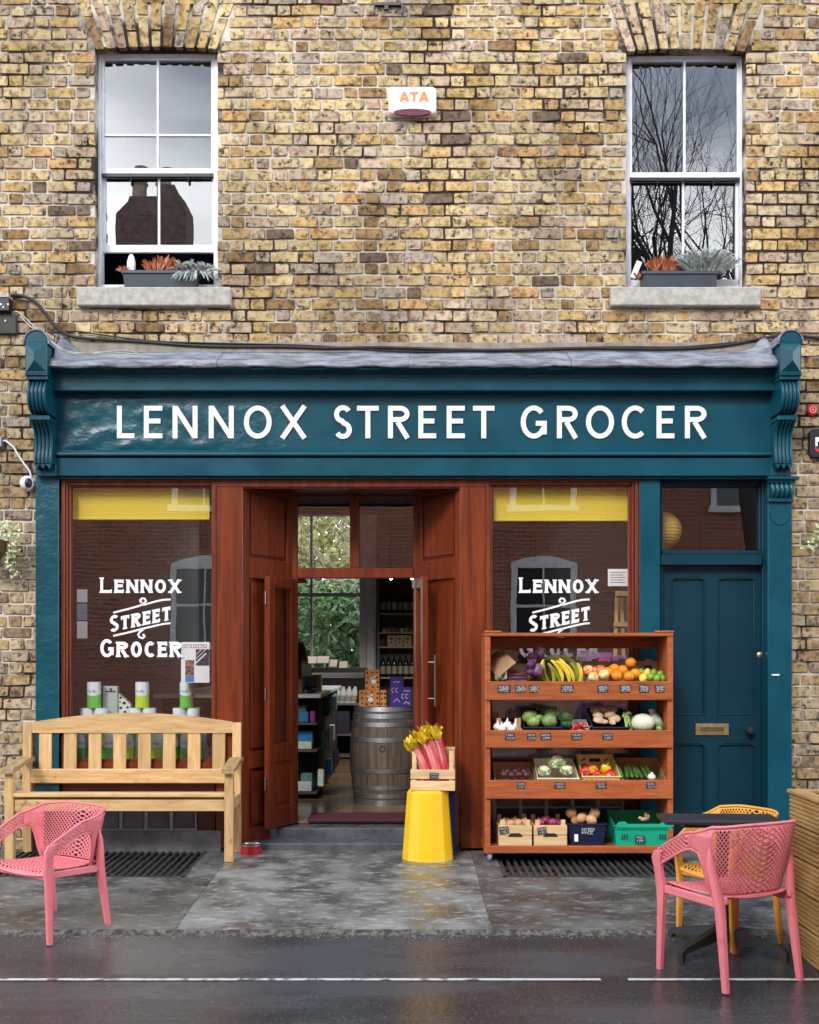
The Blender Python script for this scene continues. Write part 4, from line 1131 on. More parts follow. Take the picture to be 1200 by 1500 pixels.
def make_chair(mt, label, group):
    t = thing('armchair', label, 'chair', (0, 0, 0), group)
    b = MB(); cols = 62; A0 = 124
    def S(u, v): return shell(-A0 + 2*A0*u, .05 + .92*v)
    b2 = MB()
    rows_c = 15
    def Sc(u, v): return shell(-58 + 116*u, .04 + .93*v)
    perf(b, Sc, 24, 44, .25)
    for sg in (-1, 1):
        def Sa(u, v): return shell(sg*(79 + 43*u), .08 + .84*v)
        perf(b, Sa, 6, 18, .27)
        b.loft([[shell(sg*(57.5 + 22*i/10), .03 + .95*j/6) for j in range(7)] for i in range(11)], False, False)
    bk = b.build('backrest', mt, t, smooth=50, origin=(0,0,0), recalc=False); mod(bk, 'SOLIDIFY', thickness=.009, offset=0)
    r = MB()                                               # rim from front post to front post
    r.tube([shell(-126 + 252*i/56, 1.0) for i in range(57)], .0085, 8, flat=.9)
    for sg in (-1, 1):
        lo = [shell(sg*(58 + 66*i/16), .02) for i in range(17)]
        r.tube(lo, .008, 8)
    r.tube([shell(-60+120*i/16, 0) for i in range(17)], .009, 8)
    r.build('rim', mt, t, smooth=50, origin=(0,0,0))
    s_ = MB()
    def SS(u, v):
        y = -.2 + .44*v; w = lerp(.195, .235, v)
        return Vector(((2*u-1)*w, y, .438 + .018*(2*u-1)**2 + .012*v - .012*math.sin(v*math.pi) - .035*sm(.93, 1, v)))
    perf(s_, SS, 28, 28, .34)
    st = s_.build('seat', mt, t, smooth=50, origin=(0,0,0), recalc=False); mod(st, 'SOLIDIFY', thickness=.010, offset=0)
    e = MB()
    ring = [SS(i/10, 1) for i in range(11)]
    e.tube(ring, .014, 8); 
    for sg in (-1, 1):
        e.bar(Vector((sg*.245, .225, .428)), Vector((sg*.232, -.16, .418)), .02, .045, c=.006)
        e.bar(Vector((sg*.225, -.16, .425)), Vector((sg*.205, -.21, .44)), .02, .04, c=.005)
    e.bar(Vector((-.24, .228, .415)), Vector((.24, .228, .415)), .022, .04, c=.006)
    e.build('seat_frame', mt, t, smooth=40, origin=(0,0,0))
    for sg in (-1, 1):                                     # front post and leg in one sweep
        top = shell(sg*124, 1.0)
        pts = [top + Vector((0, -.03, -.004)), top + Vector((0, .0, -.012)), top + Vector((-sg*.002, .018, -.05)), Vector((sg*.262, .243, .53)), Vector((sg*.250, .236, .44)), Vector((sg*.249, .232, .36)), Vector((sg*.260, .236, 0))]
        wd = [(.012,.03), (.014,.034), (.015,.036), (.016,.027), (.019,.030), (.021,.024), (.016,.016)]
        l = MB(); rings = []
        for p, (wx, wy) in zip(pts, wd):
            rings.append([p + Vector((sx*wx, sy*wy, 0)) for sx, sy in ((-1,-.6),(-.6,-1),(.6,-1),(1,-.6),(1,.6),(.6,1),(-.6,1),(-1,.6))])
        l.loft(rings); l.build('leg', mt, t, smooth=45, origin=(0,0,0))
        a = sg*62
        p0 = shell(a, .62)
        pts = [p0 + Vector((0,-.004,.03)), p0 + Vector((sg*.004, -.014, -.05)), Vector((sg*.232, -.185, .40)), Vector((sg*.245, -.240, 0))]
        wd = [(.006,.006), (.018,.014), (.023,.026), (.016,.017)]
        l = MB(); rings = []
        for p, (wx, wy) in zip(pts, wd):
            rings.append([p + Vector((sx*wx, sy*wy, 0)) for sx, sy in ((-1,-.6),(-.6,-1),(.6,-1),(1,-.6),(1,.6),(.6,1),(-.6,1),(-1,.6))])
        l.loft(rings); l.build('leg', mt, t, smooth=45, origin=(0,0,0))
    return t
def face(o, x, y, fx, fy, z):
    o.location = (x, y, z); o.rotation_euler = (0, 0, math.atan2(fy, fx) - R(90))
c1 = make_chair(M['pink'], 'pink perforated plastic armchair seen from behind, in front of the black table', 'pink plastic armchairs')
face(c1, 1.645, -3.0, -.46, .89, -.142)
c2 = again(c1, (0,0,0), (0,0,0), 'pink perforated plastic armchair beside the wooden bench, cut off by the picture edge', 'pink plastic armchairs')
face(c2, -2.08, -2.224, -.60, -.80, -.098); c2.scale = (1.04, .88, .88)
c3 = make_chair(M['yellow_ch'], 'yellow perforated plastic armchair pushed in behind the black cafe table', None)
face(c3, 1.80, -2.44, -.86, -.50, -.100); c3.scale = (.80, .80, .90)

# ------------------------------------------------------------------ cafe table
tb = thing('cafe_table', 'small black cafe table on a single post between pink and yellow chairs', 'table', (1.70, -2.66, -.135))
tx, ty, tz = 1.70, -2.66, -.115
b = MB(); b.obox((tx-.015, ty+.02, tz+.722), (.315, .155, .011), Matrix.Rotation(R(-3), 3, 'Z'), .004); b.build('table_top', M['blackm'], tb)
b = MB(); b.box(tx-.22, tx+.2, ty-.05, ty+.09, tz+.685, tz+.710, .003); b.build('top_bracket', M['blackm'], tb)
b = MB(); b.box(tx-.028, tx+.028, ty-.028, ty+.028, tz+.06, tz+.69, .004); b.build('post', M['blackm'], tb)
for a in (40, 128, 218, 322):
    d = Vector((math.cos(R(a)), math.sin(R(a)), 0)); p = Vector((tx, ty, tz))
    b = MB(); b.loft([[p + d*q + Vector((-d.y*w, d.x*w, z0)) if i == 0 else p + d*q + Vector((d.y*w, -d.x*w, z0)) if i == 1 else p + d*q + Vector((d.y*w, -d.x*w, z1)) if i == 2 else p + d*q + Vector((-d.y*w, d.x*w, z1)) for i in range(4)]
                     for q, w, z0, z1 in ((.02, .024, .085, .15), (.33, .02, .045, .078), (.345, .02, .0, .07), (.36, .02, .0, .06))]); b.build('foot', M['blackm'], tb)

# ------------------------------------------------------------------ slatted planter
pl = thing('slatted_planter', 'tall planter box clad in ribbed brown timber boards beside the pink chair', 'planter', (2.6, -3.1, -.16))
px0, py1 = 2.115, -2.50
gz = -.15; zt_ = .735
b = MB(); b.box(px0+.03, 3.3, py1-1.15, py1-.03, gz+.02, zt_-.06); b.build('box_core', mat('planter_core', (.07,.045,.02), (.05,.03,.012), rough=.8), pl)
edges = [gz+.015, gz+.19, gz+.37, gz+.545, gz+.72, zt_]
for k in range(5):
    z0, z1 = edges[k]+.003, edges[k+1]-.003
    b = MB()
    n = 7; pr_ = [(.028, z0)]
    for i in range(n):
        a0 = lerp(z0, z1, i/n); a1 = lerp(z0, z1, (i+1)/n); hq = (a1-a0)
        pr_ += [(.005, a0+hq*.05), (0, a0+hq*.2), (0, a0+hq*.72), (.005, a0+hq*.82), (.009, a0+hq*.9)]
    pr_ += [(.028, z1)]
    b.prism(pr_, lambda u, v, q: Vector((px0+u, q, v)), py1-1.15, py1); b.build('board', M['slatwood'], pl)
    b = MB(); b.prism(pr_, lambda u, v, q: Vector((q, py1-u+.001+.0, v)), px0+.029, 3.3); b.build('board', M['slatwood'], pl)
    b = MB(); b.prism(pr_, lambda u, v, q: Vector((q, py1-1.179+u, v)), px0+.004, 3.3); b.build('board', M['slatwood'], pl)
b = MB(); b.box(px0-.012, px0+.07, py1-1.15, py1+.01, zt_+.001, zt_+.022, .004); b.box(px0+.07, 3.3, py1-.06, py1+.01, zt_+.001, zt_+.021, .004); b.build('cap', M['slatwood'], pl)
b = MB(); b.box(px0+.05, 3.28, py1-1.12, py1-.05, zt_-.05, zt_-.03); b.build('soil', mat('soil', (.05,.035,.025), (.03,.02,.015), rough=.95, scale=40), pl)

# ------------------------------------------------------------------ stool, blue board, rhubarb
YS = -.36
def RXs(px, Y=YS): return PX(px, Y)
scx, scy = PX(627, YS), YS+.0
st = MB()
z1, z0 = PZ(1158.5, YS-.1), 0.0
rb, rt = PX(665, YS)-scx, (PX(659, YS)-PX(597, YS))/2-.006
n = 12; off = R(9)
def ring(r, z): return [(scx + r*math.cos(off+2*math.pi*i/n), scy + r*math.sin(off+2*math.pi*i/n), z) for i in range(n)]
st.loft([ring(rb, z0), ring(rt+.004, z1-.016), ring(rt-.010, z1), ring(rt*.5, z1-.001)])
so = st.build('plant_stool', M['stool'], None); tag(so, 'bright yellow faceted stool tapering upwards, under the crate of rhubarb', 'stool')
b = MB(); b.obox((PX(661, -.12), -.12, .235), (.028, .10, .235), None, .004); tag(b.build('blue_board', M['blue']), 'deep blue upright board between the yellow stool and the doorpost', 'board')
# wooden crate builder: front faces -Y, origin at the bottom centre
def wood_crate(label, w, d, h, cat='crate', group=None, front=(.0,.44,.56,1.0), notch=False, mt=None, post_h=None):
    mt = mt or M['crate']
    t = thing('wooden_crate', label, cat, (0,0,0), group); th = .009
    for z0, z1 in (front[:2], front[2:]):
        for y in (-d/2, d/2-th):
            b = MB(); b.box(-w/2, w/2, y, y+th, z0*h+.001, z1*h*.999, .002); b.build('slat', mt, t, origin=(0,0,0))
        for x in (-w/2+.001, w/2-th-.001):
            b = MB(); b.box(x, x+th, -d/2+th+.001, d/2-th-.001, z0*h+.001, z1*h*.999, .002); b.build('slat', mt, t, origin=(0,0,0))
    b = MB(); b.box(-w/2+th, w/2-th, -d/2+th, d/2-th, .004, .012); b.build('bottom', mt, t, origin=(0,0,0))
    ph = post_h or h
    for sx in (-1, 1):
        for sy in (-1, 1):
            b = MB(); b.box(sx*(w/2-th-.018) - .016, sx*(w/2-th-.018)+.016, sy*(d/2-th-.008)-.007, sy*(d/2-th-.008)+.007, .012, ph, .002); b.build('corner_post', mt, t, origin=(0,0,0))
    return t
rc = wood_crate('pale pine crate full of rhubarb standing on the yellow stool', .325, .30, .155, front=(.0,.47,.55,1.0), post_h=.29)
rz = z1 + .001
rcx = PX(636, YS-.1)
rc.location = (rcx, YS+.04, rz); rc.rotation_euler = (0, 0, R(-4))
b = MB(); b.box(.10, .155, .13, .142, .16, .29, .003); b.box(-.155, .155, .1405, .149, .165, .235, .002); b.box(-.155, .155, .1405, .149, .24, .30, .002); b.build('back_slat', M['crate'], rc, origin=(0,0,0))
for sx in (-1, 1):
    b = MB(); b.box(sx*.150-.006, sx*.150+.006, .0, .14, .165, .29, .002); b.build('side_slat', M['crate'], rc, origin=(0,0,0))
def price_card(x, y, z, w, h, label, tilt=0, rows=2, par=None, ryaw=0):
    t = MB(); t.obox((0,0,0), (w/2, .0015, h/2), None, .0007)
    me = t.mesh('price_card'); me.materials.append(M['tag'])
    o = put('price_card', me, (x, y, z)); o.rotation_euler = (0, R(tilt), ryaw)
    tag(o, label, 'price card', 'chalk written price cards')
    r = random.Random(int(x*1000+z*777))
    c = MB()
    for k in range(rows):
        zc = lerp(h*.22, -h*.24, k/max(1, rows-1)); hh_ = h*(.26 if k < rows-1 else .34); x_ = -w*.40 if k % 2 == 0 else -w*.30; xe = w*.40*r.uniform(.75, 1)
        while x_ < xe:
            lw = hh_*r.uniform(.45, .75)
            kind = r.randrange(4)
            pts = {0: [(0,0),(0,1),(.5,.55),(1,1),(1,0)], 1: [(1,1),(0,.8),(.1,.1),(1,0)], 2: [(0,1),(1,1),(.4,.5),(1,.3),(.1,0)], 3: [(0,0),(.2,1),(.6,.2),(1,.9)]}[kind]
            c.ribbon([(x_+u*lw, zc + (v-.5)*hh_) for u, v in pts], h*.034, lambda u, v, q: Vector((u, q, v)), -.0024, -.0016)
            x_ += lw + hh_*.18
    if c.v: c.build('handwriting', M['chalk'], o, origin=(0,0,0)); o.children[0].location = (0,0,0)
    return o
price_card(rcx+.0, YS+.04-.15-.008, rz+.112, .068, .042, 'small black price card on the front of the rhubarb crate', 2)
M['rhub'] = mat('rhubarb_stalk', (.70,.055,.085), (.80,.33,.30), rough=.42, scale=7, stretch=(1,1,.4), space='obj', lo=.38, hi=.6, objvar=.15)
M['rhub_leaf'] = mat('rhubarb_leaf', (.86,.66,.03), (.70,.46,.02), rough=.5, scale=14, space='obj', sub=.1)
rh = thing('rhubarb_bunch', 'bunch of pink forced rhubarb with yellow leaf tips leaning in the pine crate', 'rhubarb', (rcx, YS+.04, rz+.02))
rr = random.Random(5)
for i in range(30):
    u = (i % 10)/9; row = i // 10
    base = Vector((rcx + .015 + lerp(-.06, .11, u), YS+.04 + lerp(-.09, .08, row/2) + rr.uniform(-.01, .01), rz+.02))
    tip = Vector((rcx + lerp(-.175, .02, u) + rr.uniform(-.015, .015), YS+.04 + lerp(-.12, .03, row/2) + rr.uniform(-.02, .02), rz + lerp(.285, .40, u**.7) + row*.012 + rr.uniform(-.02, .012)))
    mid = (base+tip)/2 + Vector((rr.uniform(.0, .014), rr.uniform(-.008, .004), .012))
    rad = rr.uniform(.0105, .0145)
    b = MB(); b.tube([base, (base+mid)/2+Vector((.003,0,.003)), mid, (mid+tip)/2+Vector((.003,0,.004)), tip], [rad*1.1, rad, rad*.95, rad*.88, rad*.8], 8, flat=.7)
    s_ = b.build('stalk', M['rhub'], rh, smooth=50)
    lf = MB(); dr = (tip-mid).normalized()
    for q in range(4):
        side = Vector((rr.uniform(-1,1), rr.uniform(-1,.4), rr.uniform(-.3,.8))).normalized()
        L = rr.uniform(.035, .068)
        w = dr.cross(side).normalized()*rr.uniform(.016, .028)
        p = tip - dr*.012
        lf.loft([[p-w*.3, p+side*.008, p+w*.3], [p + dr*L*.45 + side*L*.35 - w, p + dr*L*.5 + side*L*.55, p + dr*L*.45 + side*L*.3 + w], [p + dr*L*.8 + side*L*.75 - w*.8, p + dr*L*.72 + side*L*.6, p + dr*L*.85 + side*L*.6 + w*.9], [p + dr*L + side*L*1.0 - w*.2, p + dr*L*.9 + side*L*.95, p+dr*L*1.05 + side*L*.8 + w*.3]], False, False)
    lo_ = lf.build('leaf', M['rhub_leaf'], s_, smooth=80, recalc=False)

# ------------------------------------------------------------------ dog bowl
b = MB(); c = at(368, 1236, -.16); c.z = 0
b.lathe([(.0, .006), (.072, .004), (.082, .0), (.084, .006), (.076, .062), (.079, .068), (.074, .069), (.064, .02), (0, .016)], c, 28)
bo = b.build('dog_bowl', mat('red_enamel', (.45,.012,.018), (.38,.01,.014), rough=.25, coat=.5), None, smooth=50); tag(bo, 'round red dog bowl with metal rim on the pavement beside the bench leg', 'bowl')
b = MB(); b.lathe([(.0745, .0655), (.0805, .0655), (.0805, .072), (.0745, .072), (.0655, .024), (.0, .0195), (.0, .0185), (.064, .022)], c, 28); b.build('steel_liner', M['steel'], bo, smooth=50)

# ------------------------------------------------------------------ produce rack
RY0, RY1 = -.51, -.10
def rx(px): return PX(px, RY0)
def rz_(py): return PZ(py, RY0)
rack = thing('produce_rack', 'reddish wooden produce rack on castors loaded with fruit and vegetables', 'rack', ((rx(712)+rx(987))/2, -.3, 0))
XL, XR = rx(710.5), rx(986.5)
zb0, zb1 = rz_(1250), rz_(1239.5)
ztop = rz_(927)
SP = .040
for x0, x1 in ((XL, XL+SP), (XR-SP, XR)):
    b = MB(); b.box(x0, x1, RY0+.006, RY1, zb1+.001, ztop-.026, .004); b.build('side_panel', M['rack'], rack)
b = MB(); b.box(XL-.0, XR+.0, RY0, RY1, ztop-.025, ztop, .004); b.build('top_board', M['rack'], rack)
b = MB(); b.box(XL+SP, XR-SP, RY1-.022, RY1-.002, PZ(950, RY1), ztop-.026, .003); b.build('apron', M['rack'], rack)
for x0, x1 in ((XL-.004, XL+.12), (XR-.13, XR+.004)):
    b = MB(); b.box(x0, x1, RY0-.004, RY0+.05, ztop+.001, ztop+.016, .003); b.build('top_cleat', M['rack'], rack)
b = MB(); b.box(XL-.004, XR+.004, RY0-.004, RY1, zb0, zb1, .004); b.build('base_board', M['rack'], rack)
LIPS = ((998, 1025.5), (1069.5, 1095.5), (1142.5, 1170))
SLOPE = .062
def shelf_z(i, Y): return rz_(LIPS[i][0]) - .075 + (Y-RY0)/(RY1-RY0)*SLOPE
TILT = math.atan2(SLOPE, RY1-RY0)
for i, (a, c) in enumerate(LIPS):
    b = MB(); b.box(XL+.004, XR-.004, RY0-.012, RY0+.005, rz_(c), rz_(a), .004); b.build('shelf_lip', M['rack'], rack)
    b = MB(); ya, yb = RY0+.006, RY1-.026
    b.prism([(ya, shelf_z(i, ya)-.015), (yb, shelf_z(i, yb)-.015), (yb, shelf_z(i, yb)), (ya, shelf_z(i, ya))], lambda u, v, q: Vector((q, u, v)), XL+SP, XR-SP); b.build('shelf', M['rack'], rack)
    b = MB(); b.box(XL+SP, XR-SP, RY1-.024, RY1-.004, shelf_z(i, RY1)-.02, shelf_z(i, RY1)+(.07 if i else .01), .003); b.build('back_board', M['maroon'], rack)
def caster(x, y):
    b = MB(); b.box(x-.026, x+.026, y-.03, y+.03, zb0-.006, zb0-.001)
    b.loft([[(x-.016, y-.02, zb0-.006), (x-.013, y-.02, zb0-.006), (x-.013, y+.02, zb0-.006), (x-.016, y+.02, zb0-.006)], [(x-.016, y-.03, .022), (x-.013, y-.03, .022), (x-.013, y-.008, .022), (x-.016, y-.008, .022)]])
    b.loft([[(x+.013, y-.02, zb0-.006), (x+.016, y-.02, zb0-.006), (x+.016, y+.02, zb0-.006), (x+.013, y+.02, zb0-.006)], [(x+.013, y-.03, .022), (x+.016, y-.03, .022), (x+.016, y-.008, .022), (x+.013, y-.008, .022)]])
    o = b.build('castor', M['steel'], rack)
    w = MB(); w.M = Matrix.Translation((x, y-.018, .027)) @ Matrix.Rotation(R(90), 4, 'Y'); w.lathe([(0, -.010), (.02, -.011), (.027, -.008), (.027, .008), (.02, .011), (0, .010)], n=18); w.build('wheel', M['steel'] if False else mat('castor_tyre', (.25,.26,.28), (.2,.21,.22), rough=.4) if 'castor_tyre' not in bpy.data.materials else bpy.data.materials['castor_tyre'], o, smooth=40)
for x in (XL+.035, XR-.035):
    for y in (RY0+.04, RY1-.04): caster(x, y)

# price cards on the lips
CARDS = [(0, 729, 748, 'price card at the rack\'s first lip under the cardboard flap'), (0, 755, 770, 'price card under the packs of beetroot on the top lip'), (0, 775.5, 789, 'price card under the dark radicchio on the top lip'),
         (0, 822, 840, 'wide price card under the bananas on the top lip'), (0, 875.5, 891, 'price card under the red apples on the top lip'), (0, 908.5, 924, 'price card under the oranges on the top lip'),
         (0, 936.5, 951, 'price card under the lemons on the top lip'), (0, 960, 974, 'price card under the limes at the end of the top lip'),
         (1, 740.5, 754, 'price card under the garlic box on the second lip'), (1, 772, 785, 'price card below the left half of the cabbage crate'), (1, 792, 807.5, 'price card below the right half of the cabbage crate'),
         (1, 837.5, 852, 'price card under the red chillies on the second lip'), (1, 882.5, 897.5, 'price card under the brown mushrooms on the second lip'),
         (2, 757.5, 769.5, 'price card under the green tray on the third lip'), (2, 812.5, 828, 'price card under the cauliflower crate on the third lip'), (2, 873, 888.5, 'price card under the yellow pepper crate on the third lip'), (2, 947, 961, 'price card under the courgette box on the third lip')]
rr = random.Random(9)
for i, a, c, lab in CARDS:
    y = RY0-.015
    dy = {0: (1003, 1014.5), 1: (1074, 1084), 2: (1146, 1155)}[i]
    x0, x1 = PX(a, y), PX(c, y); z0, z1 = PZ(dy[1], y), PZ(dy[0], y)
    price_card((x0+x1)/2, y, (z0+z1)/2, x1-x0, z1-z0, lab, rr.uniform(-4, 4), 3 if i == 0 else 2)

# ------------------------------------------------------------------ produce
F = {}
F['orange'] = mat('orange_peel', (.82,.30,.012), (.72,.22,.008), rough=.42, scale=8, space='obj', bump=.0006, bscale=260, objvar=.08)
F['apple'] = mat('apple_skin', (.72,.05,.025), (.76,.50,.17), rough=.3, scale=16, space='obj', lo=.40, hi=.56, objvar=.1)
F['apple_pale'] = mat('apple_pale_skin', (.78,.62,.26), (.74,.24,.09), rough=.3, scale=14, space='obj', lo=.36, hi=.52)
F['lime'] = mat('lime_skin', (.28,.42,.035), (.14,.27,.018), rough=.35, scale=14, space='obj', bump=.0005, bscale=200, objvar=.2)
F['lemon'] = mat('lemon_skin', (.80,.66,.10), (.68,.55,.06), rough=.4, scale=14, space='obj', bump=.0005, bscale=200)
F['banana'] = mat('banana_skin', (.84,.62,.05), (.62,.42,.03), rough=.42, scale=10, space='obj', lo=.3, hi=.5, objvar=.08)
F['banana_green'] = mat('banana_green_skin', (.40,.42,.05), (.18,.24,.025), rough=.42, scale=10, space='obj', objvar=.2)
F['garlic'] = mat('garlic_skin', (.82,.80,.75), (.7,.66,.6), rough=.5, scale=20, space='obj')
F['cabbage'] = mat('cabbage_leaf', (.27,.38,.10), (.13,.23,.06), rough=.5, scale=14, space='obj', bump=.006, bscale=26, objvar=.2)
F['cauli'] = mat('cauliflower_curd', (.80,.79,.66), (.64,.63,.46), rough=.7, scale=30, space='obj', bump=.006, bscale=55)
F['leaf'] = mat('pale_leaf', (.36,.48,.14), (.20,.32,.07), rough=.5, scale=16, space='obj', objvar=.15)
F['dleaf'] = mat('dark_leaf', (.07,.16,.045), (.03,.08,.025), rough=.5, scale=16, space='obj', objvar=.25)
F['purple'] = mat('radicchio_leaf', (.24,.07,.20), (.07,.03,.11), rough=.4, scale=14, space='obj', objvar=.3)
F['purplew'] = mat('radicchio_rib', (.72,.66,.70), (.28,.12,.2), rough=.5, scale=14, space='obj')
F['mush'] = mat('mushroom_cap', (.60,.43,.27), (.30,.18,.10), rough=.6, scale=12, space='obj', objvar=.15)
F['mushs'] = mat('mushroom_stem', (.74,.66,.54), (.6,.5,.4), rough=.7, scale=20, space='obj')
F['red'] = mat('chilli_skin', (.62,.018,.014), (.5,.012,.01), rough=.22, scale=8, space='obj', coat=.3)
F['ypep'] = mat('pepper_skin', (.85,.46,.01), (.8,.4,.008), rough=.22, scale=6, space='obj', coat=.3)
F['courg'] = mat('courgette_skin', (.10,.19,.04), (.045,.10,.02), rough=.32, scale=24, stretch=(1,1,.2), space='obj', objvar=.2)
F['onion'] = mat('onion_skin', (.50,.26,.10), (.36,.16,.055), rough=.35, scale=8, stretch=(1,1,.2), space='obj', objvar=.15)
F['swede'] = mat('squash_skin', (.72,.43,.24), (.58,.3,.14), rough=.5, scale=8, space='obj', objvar=.12)
F['ronion'] = mat('red_onion_skin', (.36,.06,.13), (.24,.035,.08), rough=.32, scale=8, stretch=(1,1,.2), space='obj', objvar=.2)
F['beet'] = mat('beetroot_pack', (.16,.05,.07), (.09,.03,.045), rough=.25, scale=12, space='obj', objvar=.2, coat=.4)
F['ginger'] = mat('ginger_skin', (.68,.50,.28), (.52,.36,.18), rough=.7, scale=20, space='obj')
F['film'] = mat('clear_film', (.75,.80,.88), (.32,.45,.30), rough=.12, scale=9, space='obj', coat=.5, bump=.004, bscale=18)

def proto(mb_mats, name):
    """parts -> a list of (part name, mesh)"""
    out = []
    for nm, mb, mt in mb_mats:
        me = mb.mesh(nm, smooth=60); me.materials.append(mt); out.append((nm, me))
    return out
def place(name, parts, loc, rot, label, cat, group=None, scale=1.0):
    """first part is the body (the thing itself), the rest are its children"""
    o = bpy.data.objects.new(name, parts[0][1]); COL.objects.link(o)
    o.location = loc; o.rotation_euler = rot; o.scale = (scale,)*3
    for nm, me in parts[1:]:
        c = bpy.data.objects.new(nm, me); COL.objects.link(c); c.parent = o
    return tag(o, label, cat, group)
def stem_mb(z, r=.004, h=.008):
    b = MB(); b.lathe([(r, z-.004), (r*.8, z+h), (0, z+h)], n=6); return b
dk = mat('stalk_end', (.10,.12,.04), (.07,.06,.03), rough=.7)
b = MB(); b.ell((0,0,0), (.041,.041,.039), 16, 10, .02, 2); P_or = proto([('orange', b, F['orange']), ('stalk_end', stem_mb(.037, .004, .003), dk)], 'orange')
def appleprof(k): return [(0, -.030*k), (.016*k, -.036*k), (.032*k, -.026*k), (.041*k, 0), (.038*k, .020*k), (.024*k, .034*k), (.010*k, .032*k), (0, .022*k)]
b = MB(); b.lathe(appleprof(1), n=16); P_ap = proto([('apple', b, F['apple']), ('stalk', stem_mb(.026, .0018, .016), dk)], 'apple')
b = MB(); b.lathe(appleprof(1), n=16); P_app = proto([('apple', b, F['apple_pale']), ('stalk', stem_mb(.026, .0018, .016), dk)], 'apple')
b = MB(); b.lathe([(0,-.034), (.007,-.031), (.021,-.021), (.028,0), (.021,.021), (.007,.031), (0,.034)], n=14); P_li = proto([('lime', b, F['lime'])], 'lime')
b = MB(); b.lathe([(0,-.042), (.007,-.038), (.022,-.024), (.031,0), (.022,.024), (.007,.038), (0,.042)], n=14); P_le = proto([('lemon', b, F['lemon'])], 'lemon')
def fruit(kind, parts, i, px, py, Y, label, group, s=1.0, rot=None):
    r = rr
    return place(kind, parts, at(px, py, Y), rot or (r.uniform(-.7,.7), r.uniform(-.7,.7), r.uniform(0,6)), label, kind, group, s)

# cardboard trays for the fruit on the top shelf
def tray(label, w, d, h, hb, mt, lipmt, cat='tray', group=None, slot=True, name='cardboard_tray'):
    t = thing(name, label, cat, (0,0,0), group); th = .004
    b = MB(); b.box(-w/2, w/2, -d/2, d/2, 0, th); b.build('bottom', mt, t, origin=(0,0,0))
    b = MB(); b.box(-w/2, w/2, -d/2, -d/2+th, th, h, .001); b.build('front_wall', lipmt, t, origin=(0,0,0))
    b = MB()
    if slot:
        b.box(-w/2, -.03, d/2-th, d/2, th, hb); b.box(.03, w/2, d/2-th, d/2, th, hb); b.box(-.03, .03, d/2-th, d/2, th, hb*.62); b.box(-.03, .03, d/2-th, d/2, hb*.8, hb); b.box(-.025, .025, d/2-th, d/2, hb, hb+.016)
    else: b.box(-w/2, w/2, d/2-th, d/2, th, hb)
    b.build('back_wall', mt, t, origin=(0,0,0))
    for sx in (-1, 1):
        b = MB(); x = sx*(w/2-th/2); b.prism([(-d/2+th, th), (d/2-th, th), (d/2-th, hb*.96), (-d/2+th, h)], lambda u, v, q: Vector((q, u, v)), x-th/2, x+th/2); b.build('side_wall', mt, t, origin=(0,0,0))
    return t
def on_shelf(o, i, px, Y, yaw=0.0, dz=.001):
    o.location = (PX(px, Y), Y, shelf_z(i, Y)+dz); o.rotation_euler = (TILT, 0, yaw)
    return o
YM = -.31
sc_ = FPX/(DIST+RY0)
for (a, c, lab) in ((857, 896, 'brown cardboard tray of red apples on the top shelf'), (897, 936, 'brown cardboard tray of oranges on the top shelf'), (937.5, 975, 'brown cardboard tray of lemons and limes on the top shelf')):
    w = (c-a)/sc_*1.01
    t = tray(lab, w, .36, .045, .165, M['card'], M['black'], group='cardboard fruit trays on the top shelf'); on_shelf(t, 0, (a+c)/2, YM)
def stack(kind, parts, rows, group, tray_lab, s=1.0, names=None):
    for i, (px, py, Y, extra) in enumerate(rows):
        fruit(kind, parts[i % len(parts)] if isinstance(parts, list) and isinstance(parts[0], list) else parts, i, px, py, Y, extra, group, s)
stack('orange', P_or, [(903.5, 990, -.44, 'orange at the left of the front row in the tray'), (921, 991, -.44, 'middle orange in the front row of the tray'), (931, 987, -.41, 'orange at the right end of the front row of the tray'),
                        (900, 980, -.36, 'upper left orange in the heap by the apples'), (912, 982, -.37, 'orange in the middle of the heap, behind the front row'), (924, 971, -.34, 'orange on the very top of the heap'), (890.5, 985, -.40, 'orange beside the striped apple at the tray edge')], 'oranges in the cardboard tray', '')
stack('apple', [P_ap, P_app, P_ap, P_app, P_ap], [(862, 982, -.38, 'deep red apple at the back left of the tray'), (869.5, 992, -.45, 'pale yellow apple at the front left of the tray'), (872, 984, -.36, 'orange tinged apple behind the pale yellow one'),
       (884.5, 989, -.44, 'large striped apple at the front of the tray'), (880, 982, -.34, 'red apple at the back right of the tray')], 'apples in the cardboard tray', '')
stack('lemon', P_le, [(942, 993, -.45, 'pale lemon at the front left of the lime tray'), (948, 986.5, -.38, 'lemon behind the front lemon in the lime tray')], 'lemons on the top shelf', '')
stack('lime', P_li, [(940, 985, -.35, 'lime at the back left of its tray'), (953, 992, -.44, 'lime in the middle of the front row of its tray'), (957.5, 986, -.39, 'pale green lime at the top of the heap'), (967, 987.5, -.39, 'dark green lime at the back right of its tray'),
      (962.5, 993.5, -.45, 'lime at the front right of its tray'), (971, 993.5, -.43, 'lime in the right front corner of its tray')], 'limes on the top shelf', '')
